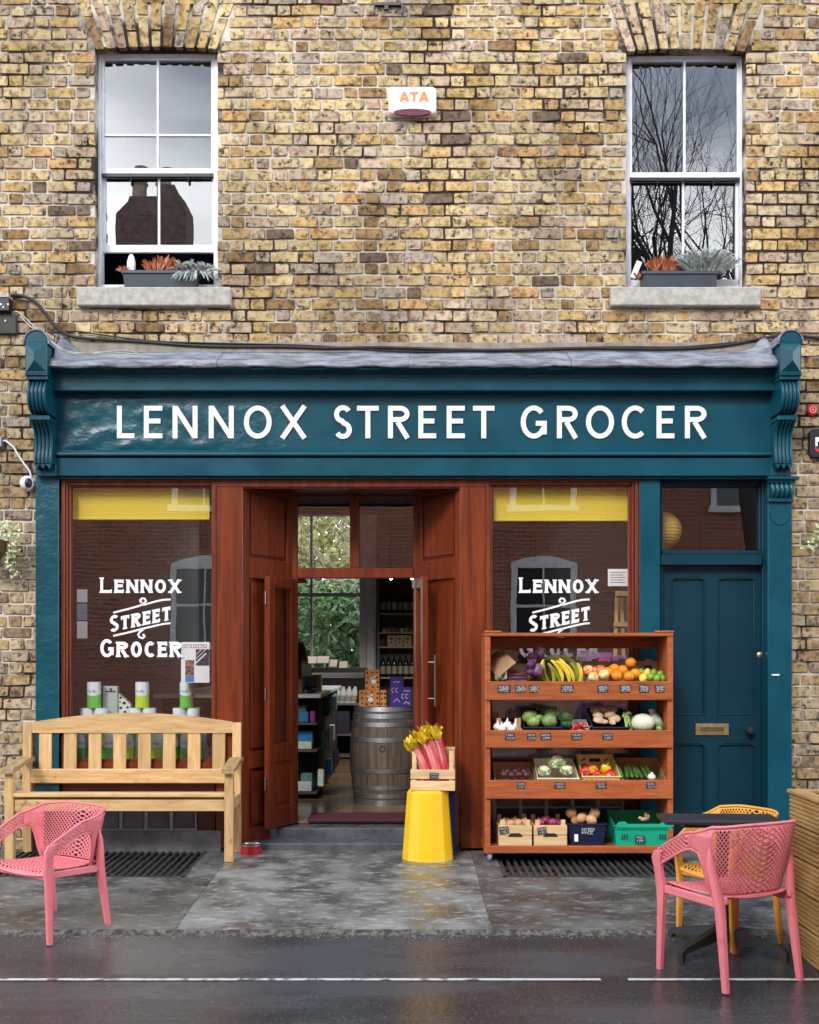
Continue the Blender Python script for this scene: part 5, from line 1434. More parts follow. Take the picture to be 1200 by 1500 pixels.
# bananas
def banana(a, r, mt, curve, L=.19, yaw=0):
    b = MB(); pts = []; rs = []
    for k in range(11):
        t = k/10; an = lerp(-curve/2, curve/2, t)
        rad = L/curve
        pts.append(Vector((rad*math.cos(an)-rad*math.cos(curve/2), 0, rad*math.sin(an)))); rs.append(r*(.28 if k in (0,) else .42 if k == 10 else .35 + .65*math.sin(math.pi*min(1, max(0, t*1.1-.05)))**.45))
    b.tube(pts, rs, 6, up=(0,1,0)); return b
def bunch(loc, label, spec, group):
    t = thing('banana_bunch', label, 'bananas', loc, group)
    for dx, dy, dz, ry, rz2, mt, L in spec:
        b = banana(0, .0175, mt, 1.1, L); me = b.mesh('banana', smooth=40); me.materials.append(mt)
        o = bpy.data.objects.new('banana', me); COL.objects.link(o); o.parent = t; o.location = (dx, dy, dz); o.rotation_euler = (0, R(ry), R(rz2))
    b = MB(); b.lathe([(.010, 0), (.013, .012), (.009, .03), (0, .031)], n=8); s_ = b.build('crown', dk, t, origin=(0,0,0)); s_.location = (0, 0, .09)
    return t
Yb = -.33
B, G_ = F['banana'], F['banana_green']
bunch(at(826, 982, -.42), 'ripe yellow bunch of bananas at the front of the top shelf', [(-.055,-.02,-.005,-28,0,B,.19), (-.012,-.035,-.012,-32,12,B,.2), (.022,-.03,-.016,-36,20,B,.19), (.0,.0,.0,-22,-10,B,.19)], 'bunches of bananas')
bunch(at(806, 984, -.36), 'greenish bunch of bananas beside the dark radicchio', [(-.02,0,-.01,18,180,G_,.18), (.0,-.02,-.02,-12,0,G_,.18), (.03,-.03,-.03,-30,0,G_,.17), (-.04,.01,.01,5,180,B,.17)], 'bunches of bananas')
bunch(at(846, 986, -.38), 'green tipped bunch of bananas beside the apples', [(-.03,0,0,-16,0,G_,.17), (.0,-.015,-.005,-4,0,B,.17), (.03,-.01,-.005,14,180,G_,.17)], 'bunches of bananas')
bunch(at(822, 972, -.27), 'brown speckled bunch of bananas at the back of the top shelf', [(-.06,0,.0,-70,0,mat('banana_old', (.42,.30,.04), (.2,.13,.025), rough=.5, scale=12, space='obj'),.19), (-.01,0,.02,-80,10,G_,.2), (.04,0,.01,-66,0,G_,.19)], 'bunches of bananas')
# leeks under a cardboard flap
fl = MB(); X0, X1 = PX(721, -.4), PX(747, -.4)
fl.obox(((X0+X1)/2, -.36, PZ(972, -.4)), (.085, .14, .003), Matrix.Rotation(R(-40), 3, 'Y') @ Matrix.Rotation(R(25), 3, 'X'), .001)
tag(fl.build('cardboard_flap', M['card']), 'open brown cardboard flap leaning over the leeks at the rack end', 'cardboard')
lk = thing('leek_bundle', 'bundle of pale leeks half hidden by the cardboard flap', 'leeks', at(733, 993, -.42))
for k in range(4):
    p = at(728+k*4.2, 995-(k % 2)*2, -.45); q = p + Vector((-.01+.006*k, .20, .12))
    b = MB(); b.tube([p, lerp(p, q, .3), lerp(p, q, .6), q], [.012, .013, .014, .017], 8); b.build('leek', F['garlic'] if k % 2 else F['leaf'], lk, smooth=50)
for k in range(5):
    b = MB(); z = shelf_z(0, -.36) + .012 + k*.023
    b.obox((0,0,0), (.078, .1, .0105), None, .006); me = b.mesh('beetroot_pack', smooth=40); me.materials.append(F['beet'])
    o = put('beetroot_pack', me, (PX(757+rr.uniform(-1.5,1.5), -.36), -.36+.01*k, z+.008)); o.rotation_euler = (TILT, 0, rr.uniform(-.1,.1))
    tag(o, ('lowest', 'second lowest', 'middle', 'second highest', 'topmost')[k] + ' vacuum pack of beetroot in the stack beside the leeks', 'beetroot pack', 'vacuum packs of beetroot')
t = tray('worn cardboard box behind the stack of beetroot packs', .19, .08, .09, .15, M['card'], M['card'], cat='box', slot=False, name='cardboard_box'); on_shelf(t, 0, 757, -.20)
def leafy(name, label, cat, loc, r, n, mt, mt2, seed, group=None, up=.6):
    """a head of loose leaves"""
    q = random.Random(seed); t = thing(name, label, cat, loc, group)
    c = MB(); c.ell((0,0,r*.5), (r*.6, r*.6, r*.55), 10, 7, .1, 3, seed); c.build('heart', mt2, t, smooth=70, origin=(0,0,0)).location = (0,0,0)
    b = MB()
    for k in range(n):
        a = q.uniform(0, 6.28); e = q.uniform(-.1, 1.2); d = Vector((math.cos(a)*math.cos(e), math.sin(a)*math.cos(e), math.sin(e)*up + .25)).normalized()
        s_ = d.cross(Vector((0,0,1))).normalized(); u = s_.cross(d)
        L = r*q.uniform(.85, 1.2); w = r*q.uniform(.35, .6); base = Vector((0,0,r*.35))
        rings = []
        for j in range(5):
            tt = j/4; ww = w*math.sin(math.pi*(.12+.8*tt)); cu = u*(tt*tt*L*.35) + d*(L*tt)
            rings.append([base + cu + s_*ww*x + u*(abs(x)*w*.35 + noise.noise(Vector((x*2, tt*4, k+seed)))*w*.25) for x in (-1, -.5, 0, .5, 1)])
        b.loft(rings, False, False)
    o = b.build('leaves', mt, t, smooth=80, recalc=False, origin=(0,0,0)); o.location = (0,0,0); tag(o, kind='stuff')
    return t
for k, (px, py, Y, lab) in enumerate(((777, 988, -.42, 'dark purple radicchio head at the front beside the bananas'), (787, 990, -.43, 'white ribbed radicchio head near the banana bunch'), (780, 973, -.33, 'purple radicchio head at the back of the top shelf'), (791, 966, -.27, 'topmost radicchio head against the window'))):
    leafy('radicchio', lab, 'radicchio', at(px, py+1, Y), .062, 18, F['purple'] if k % 2 == 0 else F['purplew'], F['purple'], k+3, 'radicchio heads on the top shelf')

# ---- second shelf
t = wood_crate('small wooden box of white garlic at the left of the second shelf', .20, .26, .075, mt=M['card'], post_h=.15); on_shelf(t, 1, 743, -.33)
gp = MB(); gp.lathe([(0,-.022), (.018,-.02), (.029,-.004), (.026,.012), (.011,.026), (.006,.045), (.005,.056), (0,.057)], n=14, mod=lambda a: 1+.05*math.cos(7*a)); P_ga = proto([('garlic_bulb', gp, F['garlic'])], '')
for px, py, Y, lab in ((728.5, 1065, -.45, 'garlic bulb at the left end of its box'), (742, 1063, -.44, 'garlic bulb with a tall neck in the middle of its box'), (756, 1064, -.43, 'garlic bulb at the right end of its box'), (735, 1068, -.46, 'garlic bulb low at the front left of its box'), (749, 1068, -.46, 'garlic bulb low at the front right of its box')):
    place('garlic_bulb', P_ga, at(px, py, Y), (rr.uniform(-.3,.3), rr.uniform(-.3,.3), 0), lab, 'garlic', 'garlic bulbs in the wooden box', 1.05)
def plastic_crate(label, w, d, h, mt, group=None, hb=None, flare=.02, ribs=6, lip=True, slots=0):
    t = thing('plastic_crate', label, 'crate', (0,0,0), group); th = .005; hb = hb or h
    b = MB(); b.box(-w/2+flare, w/2-flare, -d/2+flare, d/2-flare, 0, th); b.build('bottom', mt, t, origin=(0,0,0))
    for nm, y, hh_, sg in (('front_wall', -d/2, h, -1), ('back_wall', d/2, hb, 1)):
        b = MB()
        b.loft([[(-w/2+flare, y-sg*flare, 0), (w/2-flare, y-sg*flare, 0), (w/2-flare, y-sg*(flare+th), 0), (-w/2+flare, y-sg*(flare+th), 0)], [(-w/2, y, hh_), (w/2, y, hh_), (w/2, y-sg*th, hh_), (-w/2, y-sg*th, hh_)]])
        for k in range(ribs):
            x = lerp(-w/2+flare*1.5, w/2-flare*1.5, (k+.5)/ribs)
            b.loft([[(x-.003, y-sg*flare, .004), (x+.003, y-sg*flare, .004), (x+.003, y-sg*(flare-.005), .004), (x-.003, y-sg*(flare-.005), .004)], [(x-.003, y, hh_-.01), (x+.003, y, hh_-.01), (x+.003, y+sg*.004, hh_-.01), (x-.003, y+sg*.004, hh_-.01)]])
        if lip: b.box(-w/2-.006, w/2+.006, min(y, y+sg*.008), max(y, y+sg*.008), hh_-.010, hh_, .002)
        b.build(nm, mt, t, origin=(0,0,0))
    for sx in (-1, 1):
        b = MB(); x = sx*w/2
        b.loft([[(x-sx*flare, -d/2+flare, 0), (x-sx*flare, d/2-flare, 0), (x-sx*(flare+th), d/2-flare, 0), (x-sx*(flare+th), -d/2+flare, 0)], [(x, -d/2, h), (x, d/2, hb), (x-sx*th, d/2, hb), (x-sx*th, -d/2, h)]])
        b.build('side_wall', mt, t, origin=(0,0,0))
    return t
t = plastic_crate('black plastic crate of green cabbages on the second shelf', (819.5-763.5)/sc_, .34, .092, M['black'], hb=.17); on_shelf(t, 1, 791.5, -.31)
for k, (px, py, Y, r, lab) in enumerate(((776, 1050, -.36, .058, 'green cabbage at the back left of the black crate'), (781, 1057, -.44, .048, 'green cabbage at the front left of the black crate'), (790, 1052, -.38, .034, 'small green cabbage in the middle of the black crate'), (805, 1056, -.43, .058, 'pale green cabbage at the front right of the black crate'), (808, 1046, -.33, .055, 'green cabbage at the back right of the black crate'), (795, 1043, -.27, .05, 'dark cabbage at the very back of the black crate'))):
    b = MB(); b.ell((0,0,0), (r, r, r*.86), 18, 12, .13, 3.5, k*2.3)
    me = b.mesh('cabbage', smooth=60); me.materials.append(F['cabbage'] if k != 5 else F['dleaf'])
    o = put('cabbage', me, at(px, py, Y)); tag(o, lab, 'cabbage', 'cabbages in the black crate')
    for j in range(3):                                        # wrapper leaves
        b = MB(); a0 = j*2.1+k
        rings = []
        for u in range(7):
            ph = lerp(-1.1, .75, u/6)
            rings.append([Vector((math.cos(a0+th_*(1-.25*u/6))*math.cos(ph), math.sin(a0+th_*(1-.25*u/6))*math.cos(ph), math.sin(ph)*.86))*r*(1.05+.03*math.sin(th_*9+u)+.05*(u == 6)) for th_ in [lerp(-.8, .8, v/8) for v in range(9)]])
        b.loft(rings, False, False); me = b.mesh('outer_leaf', smooth=70, recalc=False); me.materials.append(F['cabbage'])
        c = bpy.data.objects.new('outer_leaf', me); COL.objects.link(c); c.parent = o
leafy('herb_bunch', 'bunch of dark green herbs between the cabbages and the chillies', 'herbs', at(829, 1066, -.44), .07, 34, F['dleaf'], F['dleaf'], 21)
t = tray('white tray of red chillies on the second shelf', .125, .24, .04, .10, M['paper'], M['paper'], slot=False, name='paper_tray'); on_shelf(t, 1, 850, -.36)
for k in range(8):
    b = MB(); q = rr
    b.tube([Vector((-.035,0,0)), Vector((-.015,0,.006)), Vector((.01,0,.006)), Vector((.03,0,-.002)), Vector((.045,0,-.012))], [.008, .011, .010, .007, .001], 8)
    s_ = MB(); s_.tube([Vector((-.034,0,0)), Vector((-.046,0,.004)), Vector((-.056,0,.012))], [.006, .003, .002], 6)
    place('chilli', proto([('chilli', b, F['red']), ('stalk', s_, F['leaf'])], ''), at(842.5+k*2.2, 1064+(k % 3)*2-3*(k in (3,4)), -.44+.02*(k % 3)), (q.uniform(-.5,.5), q.uniform(-1.0,.2), q.uniform(-.8,.8)+ (math.pi if k % 2 else 0)), ('first','second','third','fourth','fifth','sixth','seventh','last')[k] + ' glossy red chilli from the left in the white tray', 'chilli', 'red chillies in the white tray', .92)
t = plastic_crate('black plastic crate of brown mushrooms on the second shelf', (917-862)/sc_, .34, .092, M['black'], hb=.165); on_shelf(t, 1, 889.5, -.31)
cp = MB(); cp.lathe([(.012,-.004), (.030,-.006), (.041,-.002), (.042,.008), (.034,.022), (.018,.030), (0,.032)], n=16); sp = MB(); sp.lathe([(0,-.014), (.012,-.014), (.010,-.008), (.012,-.003)], n=10)
P_mu = proto([('mushroom', cp, F['mush']), ('stem', sp, F['mushs'])], '')
for px, py, Y, s_, lab in ((876, 1049, -.38, .9, 'brown mushroom in the second row on the left of its crate'), (893, 1048, -.38, .95, 'brown mushroom in the second row on the right of its crate'), (877, 1056, -.45, .9, 'brown mushroom at the front left of its crate'), (900, 1054, -.43, .98, 'largest mushroom at the front right of its crate'), (886, 1058, -.46, .55, 'small pale mushroom at the front centre of its crate'),
                        (873, 1041, -.29, .85, 'brown mushroom at the back left of its crate'), (882, 1040, -.27, .85, 'brown mushroom at the back centre of its crate'), (896, 1040, -.27, .95, 'brown mushroom at the back right of its crate'), (897, 1059, -.47, .55, 'small white mushroom under the largest mushroom')):
    place('mushroom', P_mu, at(px, py, Y), (R(22)+rr.uniform(-.15,.15), rr.uniform(-.2,.2), rr.uniform(-.4,.4)), lab, 'mushroom', 'brown mushrooms in the black crate', s_*1.12)
ce = thing('celery_bunch', 'upright pale green celery between the mushrooms and the white cabbage', 'celery', at(921, 1070, -.44))
for k in range(5):
    p = at(919+k*1.8, 1070, -.46+.012*k); q = p + Vector((-.012+.004*k, .04+.01*k, .12-.01*abs(k-2)))
    b = MB(); b.tube([p, lerp(p, q, .5)+Vector((0,-.004,0)), q], [.011, .009, .007], 8, flat=.6); s_ = b.build('stalk', F['leaf'], ce, smooth=50)
    l = MB()
    for j in range(4):
        l.ell(q + Vector((rr.uniform(-.014,.014), rr.uniform(-.01,.01), rr.uniform(-.004,.012))), (.009, .004, .011), 6, 4)
    l.build('leaf_tip', F['leaf'], s_, smooth=60)
b = MB(); b.ell((0,0,0), (.088,.075,.066), 22, 14, .06, 2.5, 4.0); me = b.mesh('white_cabbage', smooth=60); me.materials.append(mat('white_cabbage_leaf', (.74,.76,.60), (.56,.62,.38), rough=.5, scale=9, space='obj', bump=.004, bscale=16))
wc = put('white_cabbage', me, at(942, 1058.5, -.41)); tag(wc, 'large round white cabbage at the right of the second shelf', 'cabbage')
for j, a0 in enumerate((-1.9, -.9, 2.2)):
    b = MB(); rings = []
    for u in range(7):
        ph = lerp(-1.2, .6, u/6)
        rings.append([Vector((math.cos(a0+t_)*math.cos(ph)*.088, math.sin(a0+t_)*math.cos(ph)*.075, math.sin(ph)*.066))*(1.06+.03*math.sin(t_*8+u)+.06*(u == 6)) for t_ in [lerp(-.9, .9, v/8) for v in range(9)]])
    b.loft(rings, False, False); me = b.mesh('outer_leaf', smooth=70, recalc=False); me.materials.append(bpy.data.materials['white_cabbage_leaf']); c = bpy.data.objects.new('outer_leaf', me); COL.objects.link(c); c.parent = wc
fb2 = thing('bagged_lettuce', 'film wrapped lettuce leaning in the right corner of the second shelf', 'lettuce', at(963, 1070, -.36))
b = MB(); b.loft([[Vector((PX(963, -.36)+.042*w*math.cos(a)+dx, -.36+.03*w*math.sin(a)+dy, PZ(1071, -.36)+z + .004*math.sin(a*5+z*60))) for a in [2*math.pi*i/16 for i in range(16)]] for w, z, dx, dy in ((.3,0,.01,0), (.75,.01,.01,0), (.95,.05,.005,.01), (1.0,.09,-.006,.02), (.8,.125,-.02,.03), (.5,.14,-.03,.035), (.65,.16,-.035,.04))]); b.build('film_bag', F['film'], fb2, smooth=50)
leafy('salad_head', 'green salad head below the wrapped lettuce in the shelf corner', 'lettuce', at(966, 1071, -.45), .045, 18, F['leaf'], F['leaf'], 33)

# ---- third shelf
t = tray('low green plastic tray of dark beetroot on the third shelf', (785-722)/sc_*.97, .30, .045, .13, M['card'], mat('green_plastic', (.02,.36,.10), (.015,.3,.08), rough=.4), slot=False, name='plastic_tray'); on_shelf(t, 2, 753.5, -.34)
for px, py, Y, k in ((738, 1135, -.42, 0), (749, 1135, -.42, 1), (760, 1135, -.42, 2), (771, 1135, -.41, 3), (743, 1131, -.33, 4), (756, 1131, -.33, 5), (768, 1131, -.33, 6)):
    b = MB(); b.ell((0,0,0), (.031,.03,.029), 12, 8, .12, 3, k); b.tube([Vector((0,0,.026)), Vector((.004,0,.045))], [.006,.003], 6)
    place('beetroot', proto([('beetroot', b, mat('beet_skin', (.10,.022,.03), (.05,.014,.02), rough=.5, scale=10, space='obj') if 'beet_skin' not in bpy.data.materials else bpy.data.materials['beet_skin'])], ''), at(px, py, Y), (rr.uniform(-.6,.6),)*3, ('first','second','third','fourth','first','second','third')[k] + ' beetroot from the left in the ' + ('front' if k < 4 else 'back') + ' row of the green tray', 'beetroot', 'beetroot in the green tray')
t = plastic_crate('pale plastic crate of cauliflowers on the third shelf', (844-783)/sc_, .34, .085, mat('cream_plastic', (.72,.64,.50), (.66,.58,.44), rough=.5), hb=.15, flare=.01, ribs=0); on_shelf(t, 2, 813.5, -.32)
b = MB(); b.box(-.045, .045, -.1745, -.1705, .048, .056, .001); b.build('handle_slot', M['dark'], t, origin=(0,0,0))
def cauliflower(px, py, Y, r, lab, seed):
    q = random.Random(seed); c = MB(); c.ell((0,0,0), (r,r,r*.72), 18, 10, .05, 3, seed)
    for k in range(46):
        a = q.uniform(0, 6.28); e = math.asin(q.uniform(-.1, 1)); d = Vector((math.cos(a)*math.cos(e), math.sin(a)*math.cos(e), math.sin(e)*.72)); s_ = r*q.uniform(.16, .26)
        c.ell(d*r*.92, (s_,s_,s_), 7, 5, .2, 4, k)
    me = c.mesh('cauliflower', smooth=60); me.materials.append(F['cauli']); o = put('cauliflower', me, at(px, py, Y)); tag(o, lab, 'cauliflower', 'cauliflowers in the pale crate')
    o.rotation_euler = (R(24), 0, 0)
    for k in range(8):
        a = k*math.pi/4+q.uniform(-.2,.2); d = Vector((math.cos(a), math.sin(a), 0)); s_ = Vector((-d.y, d.x, 0)); rings = []
        for j in range(6):
            tt = j/5; w = r*.55*math.sin(math.pi*(.15+.75*tt)); p = d*r*(.55+.55*math.sin(tt*2.0)) + Vector((0,0,r*(-.7+1.45*tt)))
            rings.append([p + s_*w*x + d*(-.25*r*x*x + noise.noise(Vector((x*3, tt*5, k+seed)))*r*.15) for x in (-1,-.5,0,.5,1)])
        b = MB(); b.loft(rings, False, False); me = b.mesh('leaf', smooth=80, recalc=False); me.materials.append(F['leaf']); c_ = bpy.data.objects.new('leaf', me); COL.objects.link(c_); c_.parent = o
cauliflower(815, 1117, -.36, .062, 'large cauliflower wrapped in green leaves on top of the pale crate', 2)
cauliflower(797, 1130, -.43, .045, 'cauliflower at the left end of the pale crate', 5)
cauliflower(830, 1129, -.42, .045, 'cauliflower at the right end of the pale crate', 8)
t = plastic_crate('pale yellow openwork plastic crate of peppers on the third shelf', (903-847)/sc_, .34, .10, mat('yellow_crate_plastic', (.76,.60,.26), (.7,.54,.2), rough=.45), hb=.18, flare=.008, ribs=0); on_shelf(t, 2, 875.5, -.32)
cm = M['dark']
b = MB()
for sx in (-1, 1):
    for k in range(3):
        b.bar(Vector((sx*(.012+.036*k), -.1735, .02)), Vector((sx*(.034+.036*k), -.1735, .075)), .003, .009)
b.build('openwork', mat('crate_shadow_slot', (.22,.10,.05), (.2,.09,.04)), t, origin=(0,0,0))
b = MB(); b.box(-.04, .04, .158, .163, .125, .15); 
for sx in (-1, 1):
    for z in (.06, .1, .14): b.bar(Vector((sx*.085-.015, .16, z-.01)), Vector((sx*.085+.015, .16, z+.012)), .004, .008)
b.build('back_slots', M['dark'], t, origin=(0,0,0))
def pepper(mt): 
    b = MB(); b.lathe([(0,-.045), (.014,-.043), (.030,-.03), (.038,.0), (.04,.022), (.03,.036), (.012,.034), (0,.028)], n=20, mod=lambda a: 1+.09*math.cos(4*a)); s_ = MB(); s_.tube([Vector((0,0,.028)), Vector((.002,0,.045)), Vector((.008,0,.055))], [.006,.005,.005], 7); return proto([('pepper', b, mt), ('stalk', s_, F['leaf'])], '')
P_y, P_r = pepper(F['ypep']), pepper(F['red'])
for px, py, Y, P_, rot, lab in ((887, 1127, -.38, P_y, (.3,.2,.5), 'bright yellow pepper on top of the pepper crate'), (868, 1130, -.40, pepper(F['orange']), (.9,.4,0), 'orange pepper at the left of the pepper crate'), (856, 1131, -.42, P_r, (1.2,.3,.4), 'red pepper in the left corner of the pepper crate'), (874, 1136, -.44, P_r, (1.4,.6,1), 'red pepper at the front centre of the pepper crate'), (893, 1136, -.43, P_r, (1.1,0,2), 'red pepper under the yellow pepper')):
    place('pepper', P_, at(px, py, Y), rot, lab, 'pepper', 'peppers in the yellow crate')
t = tray('brown cardboard box of courgettes at the right of the third shelf', (970-906)/sc_, .34, .06, .155, M['card'], mat('card_pale', (.62,.47,.29), (.54,.40,.24), rough=.85), cat='box', slot=False, name='cardboard_box'); on_shelf(t, 2, 938, -.32)
for k in range(7):
    p = at(912+k*7.2, 1139, -.45); q = at(908+k*6.0, 1122, -.30)
    b = MB(); b.tube([Vector((0,0,0)), lerp(Vector(), q-p, .1), lerp(Vector(), q-p, .5), lerp(Vector(), q-p, .92), q-p], [.006,.0145,.0155,.0135,.006], 10)
    s_ = MB(); s_.tube([(q-p)*.98, (q-p)*1.09], [.007,.006], 6)
    place('courgette', proto([('courgette', b, F['courg']), ('stalk', s_, F['leaf'])], ''), p, (0,0,rr.uniform(-.12,.12)), ('first','second','third','fourth','fifth','sixth','seventh')[k] + ' dark green courgette from the left in the cardboard box', 'courgette', 'courgettes in the cardboard box')
b = MB(); b.lathe([(0,-.024), (.02,-.022), (.031,-.002), (.026,.014), (.011,.026), (.006,.035), (0,.036)], n=14); place('white_onion', proto([('white_onion', b, F['garlic'])], ''), at(954.5, 1138, -.46), (.2,.1,0), 'white onion at the right end of the courgette box', 'onion')

# ---- base board
BZ = zb1
def base_put(o, px, Y=-.33, yaw=0): o.location = (PX(px, Y), Y, BZ+.001); o.rotation_euler = (0,0,yaw); return o
cw = (776.5-728)/ (FPX/(DIST-.50))
t1 = wood_crate('pale wooden crate of yellow onions at the left of the rack\'s base', cw, .34, .188, front=(0,.40,.42,.80), group='pale wooden crates on the rack base'); base_put(t1, 752, -.335)
t2 = wood_crate('pale wooden crate of red onions next to the dark blue tub', cw, .34, .188, front=(0,.40,.42,.80), group='pale wooden crates on the rack base'); base_put(t2, 802.5, -.335)
for t in (t1, t2):
    b = MB(); b.prism([(-.055,.066), (.055,.066), (.035,.092), (-.035,.092)], lambda u, v, q: Vector((u, q, v)), -.172, -.169); b.build('hand_hole', M['dark'], t, origin=(0,0,0))
on = MB(); on.lathe([(0,-.030), (.012,-.031), (.034,-.014), (.038,.004), (.026,.024), (.008,.034), (.004,.046), (0,.047)], n=14)
P_on = proto([('onion', on, F['swede'])], ''); P_ro = proto([('red_onion', on, F['ronion'])], ''); P_bo = proto([('onion', on, F['onion'])], '')
for k, (px, py, Y) in enumerate(((748, 1207, -.38), (760, 1206, -.36), (768, 1205, -.34), (738, 1207, -.37), (754, 1203, -.26), (743, 1204, -.26))):
    place('onion', P_on, at(px, py, Y), (rr.uniform(-.8,.8), rr.uniform(-.8,.8), 0), ('first','second','third','fourth','fifth','sixth')[(1,3,4,0,5,2)[k] if False else k] + ' pale onion counted round the first wooden crate', 'onion', 'pale onions in the wooden crate', .95)
for k, (px, py, Y, lab) in enumerate(((792, 1205, -.38, 'red onion at the left of the second wooden crate'), (799, 1202, -.34, 'red onion on top of the heap in the wooden crate'), (809, 1205, -.38, 'red onion at the right of the second wooden crate'), (816, 1206, -.34, 'red onion in the far corner of the second wooden crate'))):
    place('red_onion', P_ro, at(px, py, Y), (rr.uniform(-.8,.8), rr.uniform(-.8,.8), 0), lab, 'red onion', 'red onions in the wooden crate', .95)
price_card(PX(738.5, -.51), -.51, PZ(1216, -.51), .068, .05, 'black price card on the front of the yellow onion crate', -6)
price_card(PX(794.5, -.51), -.51, PZ(1217, -.51), .068, .05, 'black price card on the front of the red onion crate', -8)
t = plastic_crate('dark blue plastic tub of squashes beside the green crate', (884-827)/201., .32, .16, mat('navy_plastic', (.010,.016,.055), (.008,.012,.045), rough=.4), flare=.022, ribs=0); base_put(t, 856, -.335)
t.name = 'plastic_tub'
b = MB(); r = random.Random(4)
for zc, n_, hh_ in ((.118, 7, .018), (.094, 6, .02)):
    for k in range(n_):
        x_ = -.04+.014*k
        b.ribbon([(x_+u*.010, zc+(v-.5)*hh_) for u, v in ([(0,0),(0,1),(1,.5)], [(1,1),(0,.8),(.1,.1),(1,0)], [(0,1),(1,1),(.2,0),(1,0)])[r.randrange(3)]], .0025, lambda u, v, q: Vector((u, q, v)), -.164, -.158)
b.build('handwriting', M['chalk'], t, origin=(0,0,0))
b = MB(); b.box(-.095, -.068, -.1585, -.148, .03, .082); b.build('sticker', M['paper'], t, origin=(0,0,0))
for px, py, Y, s_, P_, lab in ((837, 1192, -.34, 1.15, P_bo, 'brown onion on top at the left of the blue tub'), (871, 1192, -.34, 1.15, P_on, 'pinkish squash on top at the right of the blue tub'), (852, 1199, -.40, 1.1, P_on, 'squash at the front centre of the blue tub'), (866, 1201, -.42, 1.15, P_on, 'squash at the front right of the blue tub'), (843, 1202, -.38, .95, P_bo, 'brown onion low at the left of the blue tub'), (856, 1196, -.28, 1.0, P_on, 'squash at the back of the blue tub')):
    place('squash' if P_ is P_on else 'brown_onion', P_, at(px, py, Y), (rr.uniform(-1,1), rr.uniform(-1,1), 0), lab, 'squash' if P_ is P_on else 'onion', 'squashes and onions in the blue tub', s_)
gm = mat('emerald_plastic', (.006,.40,.24), (.005,.34,.20), rough=.4)
t = plastic_crate('emerald green plastic crate with ginger at the right of the rack base', (979-893)/201., .36, .15, gm, hb=.215, flare=.012, ribs=0); base_put(t, 936, -.32)
b = MB()
for sx in (-1, 1):
    for k in range(3): b.box(sx*(.12+.018*k)-.003, sx*(.12+.018*k)+.003, -.180, -.168, .045, .085)
b.build('vent_slots', M['dark'], t, origin=(0,0,0))
b = MB(); b.prism([(-.2,.152), (-.185,.175), (-.14,.178), (-.115,.160), (.115,.160), (.14,.178), (.185,.175), (.2,.152), (.195,.135), (-.195,.135)], lambda u, v, q: Vector((u, q, v)), -.196, -.181); b.box(-.205, .205, -.186, -.178, .118, .130, .002); b.build('handle_rim', gm, t, origin=(0,0,0))
gi = MB(); gi.ell((0,0,0), (.035,.018,.016), 10, 7, .2, 4, 1); gi.ell((.03,0,.016), (.014,.012,.022), 8, 6, .2, 4, 2); gi.ell((-.03,.005,.01), (.018,.012,.012), 8, 6, .2, 4, 3); gi.ell((.012,0,.03), (.01,.01,.02), 8, 6, .2, 4, 5)
place('ginger_root', proto([('ginger_root', gi, F['ginger'])], ''), at(944, 1200, -.36), (0,0,.3), 'knobbly ginger root poking above the green crate', 'ginger')
gi2 = MB(); gi2.box(-.19, .19, -.15, .15, 0, .01, .002)
price_card(PX(937.5, -.515), -.518, PZ(1229, -.515), .072, .052, 'black price card on the green plastic crate', 3)

# ------------------------------------------------------------------ inside the shop windows
b = MB(); b.box(PX(107, .09), PX(307, .09), .088, .094, PZ(760, .09), PZ(708, .09)); b.tube([(PX(107, .09), .092, PZ(760, .09)), (PX(307, .09), .092, PZ(760, .09))], .009, 8)
tag(b.build('window_blind', M['blind']), 'yellow roller blind half raised in the shop window above the bench', 'blind', 'yellow roller blinds')
b = MB(); b.box(PX(723, .09), PX(921, .09), .088, .094, PZ(762, .09), PZ(708, .09)); b.tube([(PX(723, .09), .092, PZ(762, .09)), (PX(921, .09), .092, PZ(762, .09))], .009, 8)
tag(b.build('window_blind', M['blind']), 'yellow roller blind half raised in the shop window above the produce rack', 'blind', 'yellow roller blinds')
TY = .17
M['tin_w'] = mat('tin_label_white', (.76,.83,.88), (.70,.78,.84), rough=.35, scale=9)
M['tin_g'] = mat('tin_label_green', (.14,.56,.09), (.09,.46,.07), rough=.35, scale=6)
M['tin_l'] = mat('tin_label_lime', (.52,.72,.04), (.44,.64,.03), rough=.35, scale=6)
M['tin_ink'] = mat('tin_label_ink', (.05,.04,.16), (.04,.03,.12), rough=.4)
TH = (1075-1037)/FPX*(DIST+TY); TR = TH*.262
